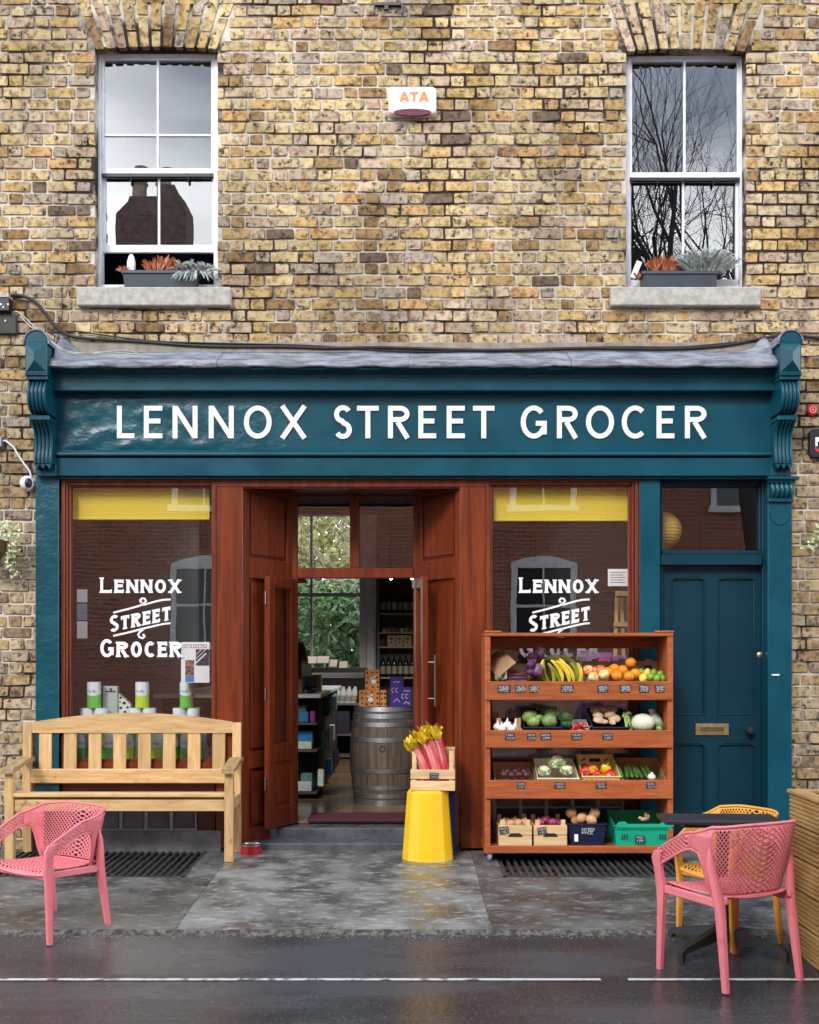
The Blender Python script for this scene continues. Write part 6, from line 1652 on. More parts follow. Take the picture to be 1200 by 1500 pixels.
def tin_mesh(lime):
    a = MB(); a.lathe([(0,TH*.46), (TR,TH*.46), (TR,TH*.93), (TR*.98,TH*.95), (TR*.98,TH*.965), (TR*1.0,TH*.975), (TR*.98,TH*.995), (0,TH*.985)], n=24)
    g = MB(); n = 24
    lo = [Vector((TR*1.002*math.cos(2*math.pi*i/n), TR*1.002*math.sin(2*math.pi*i/n), 0)) for i in range(n)]
    hi = [Vector((TR*1.002*math.cos(2*math.pi*i/n), TR*1.002*math.sin(2*math.pi*i/n), TH*(.5+.035*math.sin(4*math.pi*i/n+1)))) for i in range(n)]
    g.loft([lo, hi])
    k = MB()
    for j, (u0, pts) in enumerate(((-.62, [(0,0),(.1,1),(.25,.5),(.1,.4)]), (-.32, [(0,.5),(.15,.6),(0,.1),(.2,.1)]), (-.08, [(0,.6),(0,0),(.1,.5)]), (.08, [(0,.5),(.1,0),(.2,.5)]), (.32, [(0,0),(.02,1)]), (.42, [(0,0),(.02,1)]), (.5, [(.15,.5),(0,.3),(.15,0),(.2,.5)]))):
        k.ribbon([((u0+p[0]), p[1]) for p in pts], .05, lambda u, v, q: Vector((math.sin(u*1.0)*TR*(1.006+q), -math.cos(u*1.0)*TR*(1.006+q), TH*(.60+.11*v))), 0, .01)
    return proto([('tin', a, M['tin_w']), ('lower_label', g, M['tin_l'] if lime else M['tin_g']), ('lettering', k, M['tin_ink'])], '')
TG, TL = tin_mesh(False), tin_mesh(True)
zb_ = PZ(1113, TY)+.001
for nm, cx, lime in (('first', 138, False), ('second', 208.5, True), ('third', 273.5, False)):
    for row, cnt in ((0, 3), (1, 2), (2, 1)):
        for k in range(cnt):
            px = cx + (k-(cnt-1)/2)*20.6
            pos = {1: 'top tin', 2: ('left', 'right')[k % 2] + ' tin in the middle row', 3: ('left', 'middle', 'right')[k] + ' tin in the bottom row'}[cnt]
            place('tin', TL if lime else TG, (PX(px, TY), TY, zb_+row*TH), (0,0,rr.uniform(-.35,.35)), f'{pos} of the {nm} tin pyramid from the left', 'tin', 'green and white tins stacked in the window')
b = MB(); b.box(PX(152, .26), PX(173, .26), .24, .30, zb_, PZ(1005, .26), .002); c = b.build('tall_carton', mat('pale_green_print', (.52,.60,.58), (.44,.53,.52), rough=.5, scale=6)); tag(c, 'tall pale green carton between the first two pyramids of tins', 'carton')
b = MB(); b.box(PX(155, .24), PX(170, .24), .2385, .2399, PZ(1014, .24), PZ(1012, .24)); b.ell(at(162.5, 1010, .239), (.012,.001,.012), 10, 6); b.build('print', M['tin_ink'], c)
b = MB(); b.prism([(PX(173.5,.28), zb_), (PX(192,.28), zb_), (PX(192,.28), PZ(1032,.28)), (PX(173.5,.28), PZ(1015,.28))], lambda u, v, q: Vector((u, q, v)), .26, .33); c = b.build('spotted_box', M['paper']); tag(c, 'white gift box with black spots and a sloping top behind the tins', 'box')
b = MB()
for px, py, r in ((177, 1022, .012), (182, 1030, .015), (177, 1037, .013), (187, 1036, .011), (183, 1043, .013), (189, 1044, .009), (176, 1028, .008)): b.ell(at(px, py, .2595), (r, .001, r*.8), 9, 5, .3, 3, px)
b.build('spot', M['dark'], c); c.children[0].name = 'printed_spots'; c.children[0]['kind'] = 'stuff'
# notice on the glass
nt_ = MB(); nt_.box(PX(265.5, .035), PX(307, .035), .034, .0348, PZ(1000, .035), PZ(940.5, .035)); c = nt_.build('window_notice', M['paper']); tag(c, 'white emergency notice taped inside the window by the GROCER lettering', 'notice')
b = MB(); b.box(PX(269, .033), PX(303, .033), .0330, .0338, PZ(949.5, .033), PZ(943.5, .033)); b.build('red_band', mat('notice_red', (.42,.10,.12), (.38,.09,.11)), c)
b = MB(); small_text(b, 'EMERGENCY', PX(270.3, .032), PZ(948.6, .032), .0225, .0322, t=.22, w=.62, gap=.22); b.build('heading', M['decal'], c)
b = MB(); b.box(PX(287, .033), PX(306.5, .033), .0326, .0338, PZ(975, .033), PZ(951, .033)); b.build('picture', mat('notice_dark', (.03,.035,.07), (.02,.02,.04), scale=30), c)
b = MB(); b.box(PX(271.5, .0325), PX(284.5, .0325), .0318, .0325, PZ(989, .0325), PZ(967, .0325)); b.build('picture', mat('notice_photo', (.30,.16,.10), (.05,.04,.05), scale=40, lo=.45, hi=.55), c)
b = MB(); b.box(PX(271.5, .0325), PX(284.5, .0325), .0318, .0325, PZ(999, .0325), PZ(989.5, .0325)); b.build('blue_band', mat('notice_blue', (.05,.22,.45), (.04,.18,.4)), c)
b = MB()
for k in range(3): b.ribbon([(PX(286, .03), PZ(972-6*k, .03)), (PX(302, .03), PZ(957-6*k, .03))], .004 if k else .010, lambda u, v, q: Vector((u, q, v)), .0312, .0316)
b.build('white_arrow', M['paper'], c)
# sheets on the left side of the same window
for k, (y0, y1, mt, lab) in enumerate(((863, 882, M['paper'], 'upper white sheet pinned to the side of the window bay'), (884, 908, mat('sheet_blue', (.20,.32,.42), (.16,.27,.36)), 'blue sheet pinned in the middle of the window bay side'), (910, 935, M['paper'], 'lower white sheet pinned to the side of the window bay'))):
    b = MB(); b.obox(((PX(113, .2)+PX(126, .2))/2, .22, (PZ(y0, .2)+PZ(y1, .2))/2), (.04, .0008, (PZ(y0, .2)-PZ(y1, .2))/2), Matrix.Rotation(R(25), 3, 'Z')); tag(b.build('pinned_sheet', mt), lab, 'sheet', 'sheets pinned in the window bay')
b = MB(); b.box(PX(100, .3), PX(126, .3), .12, .5, zb_, PZ(1052, .3), .004); tag(b.build('display_box', mat('grey_carton', (.40,.44,.46), (.33,.37,.39))), 'grey display carton in the far corner beside the first tin pyramid', 'carton')
b = MB(); b.box(PX(293, .36), PX(304, .36), .33, .39, zb_, PZ(1072, .36)); b.lathe([(.02, 0), (.02,.05), (.009,.075), (.009,.11), (0,.11)], at(298, 1072, .36), 12); tag(b.build('dark_bottle', M['black']), 'dark bottle standing behind the third tin pyramid', 'bottle')
# easel and notice in the other window
ez = thing('display_easel', 'light wooden easel inside the window above the produce rack', 'easel', at(907, 1112, .30))
for a, c_ in (((896, 1110), (904, 866)), ((919, 1110), (910, 866))):
    b = MB(); b.bar(at(*a, .30), at(*c_, .30), .028, .018, (0,1,0)); b.build('leg', M['bench_v'], ez)
b = MB(); b.box(PX(899, .28), PX(923, .28), .272, .288, PZ(918, .28), PZ(911, .28)); b.box(PX(902, .28), PX(925, .28), .272, .288, PZ(873, .28), PZ(866, .28)); b.build('cross_bar', M['bench'], ez)
b = MB(); b.box(PX(890.5, .04), PX(919.5, .04), .036, .0368, PZ(858.5, .04), PZ(833.5, .04)); c = b.build('window_notice', M['paper']); tag(c, 'small white printed notice stuck inside the window over the easel', 'notice')
b = MB()
for k in range(5): b.box(PX(894, .035), PX(916-3*(k % 2), .035), .0352, .0359, PZ(839.4+3.6*k, .035), PZ(838+3.6*k, .035))
b.build('text_lines', mat('grey_ink', (.25,.25,.27), (.22,.22,.24)), c)
for k, (px, w, c_) in enumerate(((862, 12, (.32,.16,.38)), (886, 10, (.40,.10,.34)), (905, 12, (.28,.13,.34)))):
    b = MB(); b.box(PX(px-w, .3), PX(px+w, .3), .26, .36, PZ(1113, .15), PZ(952+4*k, .3), .004); tag(b.build('purple_carton', mat(f'print_purple_{k}', c_, tuple(v*.7 for v in c_), scale=14, lo=.45, hi=.55)), ('left', 'middle', 'right')[k] + ' purple printed carton behind the rack inside the window', 'carton', 'purple cartons in the window')
# lantern behind the fanlight
lc = at(971, 777, .36); LR = 27.5/FPX*(DIST+.36)
b = MB(); prof = []
for k in range(37):
    a = math.pi*(k/36-.5); prof.append((LR*math.cos(a)*(1 if k % 2 else .975), LR*math.sin(a)))
b.lathe(prof, lc, 28); o = b.build('paper_lantern', mat('lantern_paper', (.62,.40,.09), (.5,.30,.06), rough=.7, scale=5)); tag(o, 'round ribbed yellow paper lantern hanging behind the fanlight of the blue door', 'lantern')
b = MB(); b.tube([lc + Vector((0,0,LR)), Vector((lc.x, lc.y, CZ))], .003, 6); b.build('cord', M['black'], o)

# ------------------------------------------------------------------ inside the shop
b = MB(); b.box(PX(450, DY), PX(606, DY), .46, .93, FL+.001, FL+.014, .004); tag(b.build('door_mat', mat('mat_maroon', (.10,.02,.03), (.06,.012,.02), rough=.9, scale=60)), 'dark maroon door mat just inside the open shop door', 'mat')
BYc = 1.75
bcx = PX(566, BYc); bz = FL
BH = PZ(1020, BYc-.3)-bz; 
BH = .885
RB, RE = .335, .275
brl = thing('wine_barrel', 'old grey oak barrel with metal hoops standing inside the doorway', 'barrel', (bcx, BYc, bz))
def brad(t): return lerp(RE, RB, math.sin(math.pi*(.06+.88*t))**.9) if True else 0
ns = 22
b = MB(); rings = []
a0, a1 = -math.pi/ns+.005, math.pi/ns-.005
for k in range(11):
    t = k/10; r = brad(t)
    rings.append([Vector((r*math.cos(a), r*math.sin(a), t*BH)) for a in (a0, 0, a1)] + [Vector(((r-.025)*math.cos(a), (r-.025)*math.sin(a), t*BH)) for a in (a1, 0, a0)])
b.loft(rings); sme = b.mesh('stave', smooth=30); sme.materials.append(M['stave'])
for i in range(ns):
    o = put('stave', sme, (bcx, BYc, bz), brl); o.rotation_euler = (0, 0, 2*math.pi*i/ns + .05)
for t0, t1 in ((.0, .055), (.075, .12), (.16, .205), (.33, .375), (.645, .69), (.80, .845), (.885, .93), (.955, 1.0)):
    b = MB(); n = 44
    b.loft([[(bcx+(brad(t)+e)*math.cos(2*math.pi*i/n), BYc+(brad(t)+e)*math.sin(2*math.pi*i/n), bz+t*BH) for i in range(n)] for t, e in ((t0, .001), (t0, .005), (t1, .005), (t1, .001))])
    h_ = b.build('hoop', M['zinc'], brl, smooth=40)
    b = MB()
    for dx in (-.02, .015):
        a = -math.pi/2 - .04 + dx*3; tm = (t0+t1)/2; b.ell((bcx+(brad(tm)+.005)*math.cos(a), BYc+(brad(tm)+.005)*math.sin(a), bz+tm*BH), (.006,.006,.006), 8, 6)
    b.build('rivet', M['steel'], h_, smooth=60)
b = MB(); b.lathe([(0, 0), (RE-.03, 0), (RE-.03, .012), (0, .012)], (bcx, BYc, bz+BH-.03), 32); b.build('head', M['stave'], brl)
K = Vector((PX(560, BYc-RB), BYc-RB*.985, PZ(1097, BYc-RB)))
b = MB(); b.M = Matrix.Translation(K) @ Matrix.Rotation(R(90), 4, 'X'); b.lathe([(.020, -.004), (.030, -.004), (.030, .006), (.020, .006), (.020, -.004)], n=18); b.build('bung', M['iron'], brl, smooth=50)
bt = bz + BH
def carton(x0, x1, y, d, ztop_, zbot, mt, label, cat='box', group=None, nm='carton', spots=0, seed=1, emblem=False):
    b = MB(); b.box(x0, x1, y, y+d, zbot, ztop_, .002); o = b.build(nm, mt); tag(o, label, cat, group)
    r = random.Random(seed)
    if spots:
        b = MB(); gx_ = max(2, int(round((x1-x0)/.05))); gz_ = max(2, int(round((ztop_-zbot)/.045)))
        for i in range(gx_):
            for j in range(gz_):
                b.ell((lerp(x0, x1, (i+.5+r.uniform(-.15,.15))/gx_), y-.0003, lerp(zbot, ztop_, (j+.5+r.uniform(-.15,.15))/gz_)), (.011*r.uniform(.7,1.2), .0008, .009*r.uniform(.7,1.3)), 8, 5, .2, 3, i+j*3)
        p = b.build('printed_spots', M['dark'], o); p['kind'] = 'stuff'
    if emblem:
        b = MB(); xc, zc = (x0+x1)/2+.012, lerp(zbot, ztop_, .42); b.ell((xc, y-.001, zc), (.024,.001,.02), 14, 6); b.ribbon([(xc-.03, zc+.026), (xc-.004, zc+.034), (xc+.02, zc+.05)], .008, lambda u, v, q: Vector((u, q, v)), y-.0018, y-.0004); b.build('emblem', M['paper'], o)
    return o
OB = mat('orange_print', (.62,.25,.07), (.52,.19,.05), rough=.5, scale=6)
yb1 = BYc-.20
def bxx(px): return PX(px, yb1)
hz1 = PZ(996.5, yb1); 
o1 = carton(bxx(526), bxx(556), yb1, .16, bt+.15, bt+.001, OB, 'wide spotted orange carton on the barrel top', group='spotted orange cartons on the barrel', nm='orange_carton', spots=1, seed=2, emblem=True)
carton(bxx(557), bxx(566), yb1+.01, .15, bt+.15, bt+.001, OB, 'narrow spotted orange carton turned sideways on the barrel top', group='spotted orange cartons on the barrel', nm='orange_carton', spots=1, seed=3)
carton(bxx(535), bxx(556), yb1+.005, .15, bt+.335, bt+.152, OB, 'upright spotted orange carton balanced on the wide carton', group='spotted orange cartons on the barrel', nm='orange_carton', spots=1, seed=4, emblem=True)
PU = mat('purple_print', (.05,.03,.22), (.04,.022,.17), rough=.4, scale=5)
for x0, x1, top, lab in ((571, 591.5, .27, 'tall dark purple carton with pale print on the barrel'), (588.5, 603, .175, 'shorter dark purple carton in front on the barrel')):
    yy = yb1 + (.06 if top > .2 else -.01)
    o = carton(bxx(x0), bxx(x1), yy, .09, bt+top, bt+.001, PU, lab, group='purple cartons on the barrel', nm='purple_carton')
    b = MB(); xm_ = (bxx(x0)+bxx(x1))/2; z_ = bt+top
    b.ribbon([(xm_-.03, z_-top*.20), (xm_-.01, z_-top*.15), (xm_+.01, z_-top*.20), (xm_+.03, z_-top*.15)], .007, lambda u, v, q: Vector((u, q, v)), yy-.001, yy-.0002)
    for k in (0, 1): b.ribbon([(xm_-.032+.036*k+.013*math.cos(R(a)), z_-top*.45+.02*math.sin(R(a))) for a in range(50, 330, 28)], .006, lambda u, v, q: Vector((u, q, v)), yy-.001, yy-.0002)
    b.ribbon([(xm_-.028, z_-top*.85), (xm_, z_-top*.74), (xm_+.028, z_-top*.85)], .007, lambda u, v, q: Vector((u, q, v)), yy-.001, yy-.0002)
    b.build('print', mat('print_lilac', (.45,.44,.62), (.4,.4,.58)) if 'print_lilac' not in bpy.data.materials else bpy.data.materials['print_lilac'], o)
# counter
CX, CYa, CYb, CTZ = PX(466, 1.95), 1.95, 5.2, 1.135
co = thing('shop_counter', 'dark shop counter with a pale top and stocked shelves inside the doorway', 'counter', (-1.6, 3.4, FL))
b = MB(); b.box(-2.4, CX+.03, CYa-.03, CYb, CTZ-.035, CTZ, .004); b.build('counter_top', mat('counter_white', (.72,.73,.75), (.66,.67,.70), rough=.25), co)
b = MB(); b.box(-2.4, CX-.02, CYa+.36, CYb, FL, CTZ-.036); b.build('carcass', M['dark'], co)
for z in (FL+.07, PZ(1098, CYa), PZ(1058.5, CYa)):
    b = MB(); b.box(-2.4, CX-.01, CYa-.01, CYa+.36, z-.022, z, .002); b.build('shelf', mat('shelf_dark', (.10,.07,.05), (.07,.05,.035)) if 'shelf_dark' not in bpy.data.materials else bpy.data.materials['shelf_dark'], co)
SZ = (FL+.071, PZ(1098, CYa)+.001, PZ(1058.5, CYa)+.001)
def sx_(px): return PX(px, CYa)
BLm, WHm, MGm, GYm = mat('pack_blue', (.02,.20,.42), (.015,.14,.32), scale=20), mat('pack_white', (.50,.55,.53), (.36,.42,.40), scale=24), mat('pack_magenta', (.30,.03,.26), (.22,.02,.2)), mat('pack_teal', (.10,.22,.24), (.05,.12,.14), scale=24)
for (x0, x1, s_, h_, mt, lab) in ((437.5, 451.5, 2, .10, BLm, 'bright blue packet on the counter\'s upper shelf'), (433.5, 447, 2, .16, GYm, 'teal packet behind the blue one on the upper counter shelf'), (454, 461.5, 2, .105, MGm, 'small magenta packet on the upper counter shelf'),
                             (433.5, 456.5, 1, .07, WHm, 'white printed carton on the middle counter shelf'), (434, 457, 1, .17, BLm, 'blue wrapped pack above the white carton on the middle shelf'), (433.5, 456.5, 0, .09, WHm, 'white egg carton on the lowest counter shelf'), (439, 456, 0, .16, GYm, 'grey packs behind the egg carton on the lowest shelf')):
    dep = .06 if h_ > .14 else 0
    b = MB(); b.box(sx_(x0), sx_(x1), CYa+.02+dep*1.6, CYa+.09+dep*1.6, SZ[s_], SZ[s_]+h_, .006); tag(b.build('packet', mt), lab, 'packet', 'packets on the counter shelves')
def bottle(r, h, neck=.35): 
    b = MB(); b.lathe([(0,0), (r*.95,0), (r,.01), (r,h*(1-neck)-.02), (r*.85,h*(1-neck)+.02), (r*.38,h*(1-neck)+.07), (r*.36,h-.01), (r*.42,h-.008), (r*.42,h), (0,h)], n=14); l = MB(); l.lathe([(r*1.01,h*.15),(r*1.02,h*.16),(r*1.02,h*.5),(r*1.01,h*.51)], n=14); return b, l
M['bott'] = mat('dark_bottle_glass', (.02,.03,.018), (.012,.018,.012), rough=.12, coat=.4)
M['lab'] = mat('bottle_label', (.50,.48,.42), (.36,.34,.30), rough=.6, scale=30)
bb_, ll_ = bottle(.037, .30); P_bt = proto([('wine_bottle', bb_, M['bott']), ('bottle_label', ll_, M['lab'])], '')
# things leaning along the counter's aisle side
for k in range(7):
    y_ = CYa+.25+.38*k; z_ = FL + (.08, .42, .74)[k % 3]
    b = MB(); b.obox((CX+.012, y_, z_+.09), (.03, .07, .085), Matrix.Rotation(R(12*(k % 3-1)), 3, 'X'), .008); tag(b.build('hanging_packet', (WHm, GYm, M['black'], BLm)[k % 4]), ('nearest','second','third','fourth','fifth','sixth','farthest')[k] + ' dark packet hung along the aisle side of the counter', 'packet', 'packets along the counter side')
# on the counter
b = MB(); b.box(PX(433, 2.3), PX(444, 2.3), 2.25, 2.5, CTZ+.001, CTZ+.13, .004); tag(b.build('card_box', M['card']), 'open cardboard box at the near end of the counter', 'box')
b = MB(); b.box(PX(458, 3.2), PX(470, 3.2), 3.1, 3.4, CTZ+.001, CTZ+.16, .004); tag(b.build('card_box', M['card']), 'brown cardboard box standing farther back on the counter', 'box')
b = MB(); b.obox((PX(450, 2.7), 2.7, CTZ+.15), (.05, .004, .13), Matrix.Rotation(R(-5), 3, 'Y') @ Matrix.Rotation(R(-8), 3, 'X'), .001); o = b.build('menu_card', mat('menu_paper', (.42,.42,.33), (.34,.34,.26))); tag(o, 'pale menu card standing on the counter', 'card')
b = MB(); b.box(PX(449, 2.3), PX(460, 2.3), 2.3, 2.6, CTZ+.001, CTZ+.035, .006); b.obox((PX(453, 2.45), 2.5, CTZ+.10), (.075, .012, .06), Matrix.Rotation(R(-20), 3, 'X'), .006); tag(b.build('card_till', M['black']), 'black till on the near end of the pale counter', 'till')
b = MB(); b.ell((PX(436, 3.6), 3.6, CTZ+.34), (.11,.10,.16), 12, 9, .3, 3); b.box(PX(430, 3.6), PX(443, 3.6), 3.5, 3.7, CTZ+.001, CTZ+.25); tag(b.build('dried_flowers', mat('dark_red_dried', (.09,.02,.02), (.04,.012,.015), scale=30)), 'dark red dried flowers at the far end of the counter', 'flowers')
# wine rack, back bench with lamp trays below the window
wy = 6.2
rk = thing('wine_rack', 'low dark shelf of wine bottles with pale labels under the back window', 'shelf', (PX(508, wy), wy, FL))
wz = PZ(1030, wy)
for z in (FL+.05, PZ(1075, wy), wz): 
    b = MB(); b.box(PX(466, wy), PX(545, wy), wy, wy+.4, z-.025, z); b.build('shelf', mat('rack_grey', (.20,.20,.21), (.15,.15,.16)) if 'rack_grey' not in bpy.data.materials else bpy.data.materials['rack_grey'], rk)
for x in (PX(467, wy), PX(545, wy)):
    b = MB(); b.box(x-.012, x+.012, wy, wy+.4, FL, wz+.3); b.build('upright', M['dark'], rk)
b = MB(); b.box(PX(466, wy), PX(545, wy), wy+.38, wy+.40, FL, wz+.3); b.build('back_board', M['dark'], rk)
for k in range(4):
    b2_, l2_ = bottle(.042, .22)
    P_ = proto([('wine_bottle', b2_, M['paper'] if True else M['bott']), ('bottle_label', l2_, M['lab'])], '')
    place('wine_bottle', P_, (PX(490.5+8.6*k, wy), wy+.1, wz+.001), (R(14), R(10), 0), ('first','second','third','fourth')[k] + ' pale wrapped bottle from the left leaning under the back window', 'bottle', 'pale bottles under the back window')
b = MB(); b.box(PX(485, wy), PX(512, wy), wy+.05, wy+.35, PZ(1075, wy)+.001, PZ(1042, wy), .01); tag(b.build('storage_box', mat('navy_box', (.04,.04,.07), (.03,.03,.055))), 'dark blue storage box on the shelf beneath the pale bottles', 'box')
yq = 7.3
b = MB(); b.box(PX(430, yq), PX(545, yq), yq-.3, yq+.18, PZ(1003, yq), PZ(996, yq)); b.box(PX(446, yq), PX(538, yq), yq-.2, yq+.15, PZ(985, yq), PZ(978, yq)); b.box(PX(446, yq), PX(450, yq), yq-.2, yq+.1, PZ(996, yq), PZ(985, yq)); b.box(PX(534, yq), PX(538, yq), yq-.2, yq+.1, PZ(996, yq), PZ(985, yq))
tag(b.build('window_bench', mat('bench_dark', (.06,.06,.065), (.04,.04,.045))), 'dark bench unit standing in front of the back window', 'bench')
for k, (x0, x1, y0, y1) in enumerate(((447, 464, 962, 972), (465, 482, 961, 972), (482, 494, 968.5, 975), (497, 509, 971.5, 977))):
    b = MB(); b.obox(((PX(x0, 7.2)+PX(x1, 7.2))/2, 7.2, (PZ(y0, 7.2)+PZ(y1, 7.2))/2), ((PX(x1, 7.2)-PX(x0, 7.2))/2, .10, .006), Matrix.Rotation(R(28), 3, 'X')); tag(b.build('paper_tray', M['paper']), ('first','second','third','last')[k] + ' white paper tray from the left below the back window', 'tray', 'white paper trays at the back window')
# shelves on the back wall
sv = thing('wall_shelving', 'dark wall shelving with bottles and boxes to the side of the back window', 'shelving', (PX(580, 7.4), 7.4, FL))
sy = 7.28
for p in (898, 926, 947, 992, 1040):
    b = MB(); b.box(PX(556, sy), PX(650, sy), sy, BKY-.012, PZ(p+2.2, sy), PZ(p, sy)); b.build('shelf', mat('shelf_ply', (.42,.36,.27), (.34,.28,.2)) if 'shelf_ply' not in bpy.data.materials else bpy.data.materials['shelf_ply'], sv)
b = MB(); b.box(PX(553, sy), PX(556, sy), sy, BKY-.012, FL, 2.6); b.build('upright', mat('shelf_side', (.12,.12,.15), (.09,.09,.11)), sv)
b = MB(); b.box(PX(556, sy), PX(650, sy), BKY-.012, BKY-.002, FL, 2.6); b.build('back_board', mat('shelf_back', (.06,.05,.05), (.045,.04,.04)), sv)
lbw = MB()
for p, cnt, lab in ((898, 6, 'top'), (992, 6, 'third')):
    for k in range(cnt):
        place('wine_bottle', P_bt, (PX(560.5+8.6*k, sy), sy+.12+.06*(k % 2), PZ(p, sy)+.001), (0,0,rr.uniform(0,.6)-.3), ('first','second','third','fourth','fifth','sixth')[k] + f' dark wine bottle from the left on the {lab} wall shelf', 'bottle', 'dark wine bottles on the wall shelves')
for k in range(3):
    b = MB(); x0 = 567.5+12*k; b.box(PX(x0, sy), PX(x0+11.4, sy), sy+.03, sy+.3, PZ(947, sy)+.001, PZ(930.5, sy), .003); o = b.build('kraft_box', mat('kraft', (.52,.43,.30), (.44,.36,.24), rough=.8) if 'kraft' not in bpy.data.materials else bpy.data.materials['kraft']); tag(o, ('first','second','third')[k] + ' kraft box from the left on the middle wall shelf', 'box', 'kraft boxes on the wall shelf')
    b = MB(); b.box(PX(x0+3.2, sy), PX(x0+8, sy), sy+.0285, sy+.0299, PZ(936.5, sy), PZ(934.5, sy)); b.box(PX(x0+4.4, sy), PX(x0+6.4, sy), sy+.0285, sy+.0299, PZ(942, sy), PZ(939.5, sy)); b.build('hand_hole', M['dark'], o)
for k in range(7):
    b = MB(); x0 = 560+6.6*k; b.box(PX(x0, sy), PX(x0+5.2, sy), sy+.05, sy+.18, PZ(926, sy)+.001, PZ(921-(k % 3), sy), .003); tag(b.build('small_carton', (WHm, M['card'], GYm, MGm)[k % 4]), ('first','second','third','fourth','fifth','sixth','seventh')[k] + ' small carton from the left on the second wall shelf', 'carton', 'small cartons on the wall shelf')
b = MB(); b.obox((PX(441, 6.9), 6.9, PZ(853, 6.9)), (.09, .09, .012), None, .004); tag(b.build('pendant_lamp', mat('copper_shade', (.50,.20,.09), (.4,.15,.06), rough=.35, metal=.6)), 'copper pendant lamp shade by the back window', 'lamp'); bpy.data.objects['pendant_lamp']
lp = bpy.data.objects['pendant_lamp']; b = MB(); b.lathe([(.02,.11),(.04,.10),(.10,.012),(.098,.01),(.036,.094),(.02,.10)], (PX(441, 6.9), 6.9, PZ(853, 6.9)), 20); b.tube([(PX(441, 6.9), 6.9, PZ(853, 6.9)+.1), (PX(441, 6.9), 6.9, CZ)], .004, 6); b.build('shade', bpy.data.materials['copper_shade'], lp)

def glow(name, col, st):
    m = bpy.data.materials.new(name); m.use_nodes = True; p = m.node_tree.nodes['Principled BSDF']
    p.inputs['Emission Color'].default_value = (*col, 1); p.inputs['Emission Strength'].default_value = st; p.inputs['Base Color'].default_value = (.8,.8,.8,1)
    return m
def lamp_in(loc, w, col, par, r=.03):
    l = bpy.data.lights.new('bulb_light', 'SPOT'); l.energy = w; l.color = col; l.shadow_soft_size = r; l.spot_size = R(115); l.spot_blend = .6
    o = bpy.data.objects.new('bulb_light', l); COL.objects.link(o); o.location = loc
    o.rotation_euler = (R(28) if w > 15 else 0, 0, 0)
    return o
for px, y_, lab in ((573, 3.6, 'small lit ceiling spotlight hanging over the barrel side of the shop'), (604, 4.3, 'small lit ceiling spotlight hanging in front of the wall shelves')):
    p = at(px, 847, y_)
    t = thing('ceiling_spotlight', lab, 'spotlight', p, 'lit ceiling spotlights in the shop')
    b = MB(); b.tube([p + Vector((0,0,.07)), Vector((p.x, p.y, CZ))], .006, 6); b.build('stem', M['black'], t)
    b = MB(); b.lathe([(.012,.075), (.03,.06), (.036,-.0), (.032,-.0), (.026,.05), (.01,.06)], p, 14); b.build('shade', M['black'], t)
    b = MB(); b.ell(p + Vector((0,0,.0)), (.016,.016,.018), 10, 8); b.build('bulb', glow('spot_glow', (1,.93,.82), 14) if 'spot_glow' not in bpy.data.materials else bpy.data.materials['spot_glow'], t)
    lamp_in(p + Vector((0, 0, -.05)), 46, (1, .94, .86), t)
pl_ = Vector((PX(441, 6.9), 6.9, PZ(853, 6.9)))
b = MB(); b.ell(pl_ + Vector((0,0,.03)), (.03,.03,.03), 12, 8); b.build('bulb', glow('pendant_glow', (1,.6,.28), 6), lp)
lamp_in(pl_ + Vector((0,0,-.06)), 12, (1,.7,.42), lp)

# ------------------------------------------------------------------ garden behind the back window
def leaf_cloud(mb, c, r, n, size, seed, flat=1.0):
    q = random.Random(seed)
    for _ in range(n):
        while True:
            p = Vector((q.uniform(-1,1), q.uniform(-1,1), q.uniform(-1,1)))
            if .25 < p.length < 1 and noise.noise(p*2.2 + Vector((seed, 0, 0))) > -.22: break
        p = Vector(c) + Vector((p.x*r[0], p.y*r[1], p.z*r[2])); s_ = size*q.uniform(.6, 1.3)
        d = Vector((q.gauss(0,1), q.gauss(0,1)-.4, q.gauss(0,1)-.2)).normalized(); u = d.cross(Vector((q.uniform(-1,1), q.uniform(-1,1), q.uniform(-1,1)))).normalized(); w = d.cross(u)*.3
        mb.add([p - d*s_*.5, p + u*s_*.22 + w*s_*.2, p + d*s_*.5, p - u*s_*.22 + w*s_*.2], [(0,1,2,3)])
G1 = mat('laurel_leaf', (.12,.22,.075), (.04,.10,.045), rough=.25, scale=2.2, lo=.3, hi=.65)
G2 = mat('garden_leaf', (.42,.45,.15), (.16,.24,.06), rough=.4, scale=1.5, lo=.3, hi=.7)
BK = mat('bark', (.34,.30,.24), (.16,.135,.11), rough=.9, scale=14, bump=.01, bscale=24)
def shrub(label, c, r, n, size, mt, seed):
    t = thing('garden_shrub', label, 'shrub', (c[0], c[1], -.1), 'shrubs in the garden behind the shop')
    b = MB(); leaf_cloud(b, c, r, n, size, seed); o = b.build('crown', mt, t, recalc=False); 
    b = MB()
    for k in range(5):
        a = k*1.3+seed; b.tube([(c[0]+.08*math.cos(a), c[1]+.08*math.sin(a), -.1), (c[0]+.2*math.cos(a), c[1]+.2*math.sin(a), c[2]*.6), (c[0]+r[0]*.6*math.cos(a), c[1]+r[1]*.6*math.sin(a), c[2]+r[2]*.5)], [.03,.02,.006], 6)
    b.build('stem', BK, t, smooth=50)
shrub('glossy dark green laurel filling the lower back window', (-1.25, 10.8, 1.35), (2.3, 1.1, 1.45), 9000, .17, G1, 1)
shrub('paler yellow green bush behind the laurel in the garden', (-1.2, 12.8, 2.3), (3.2, 1.3, 2.0), 9000, .18, G2, 2)
shrub('tall loose bush at the end of the garden behind the shop', (-1.0, 15.8, 3.6), (4.4, 1.8, 3.2), 13000, .24, G2, 3)
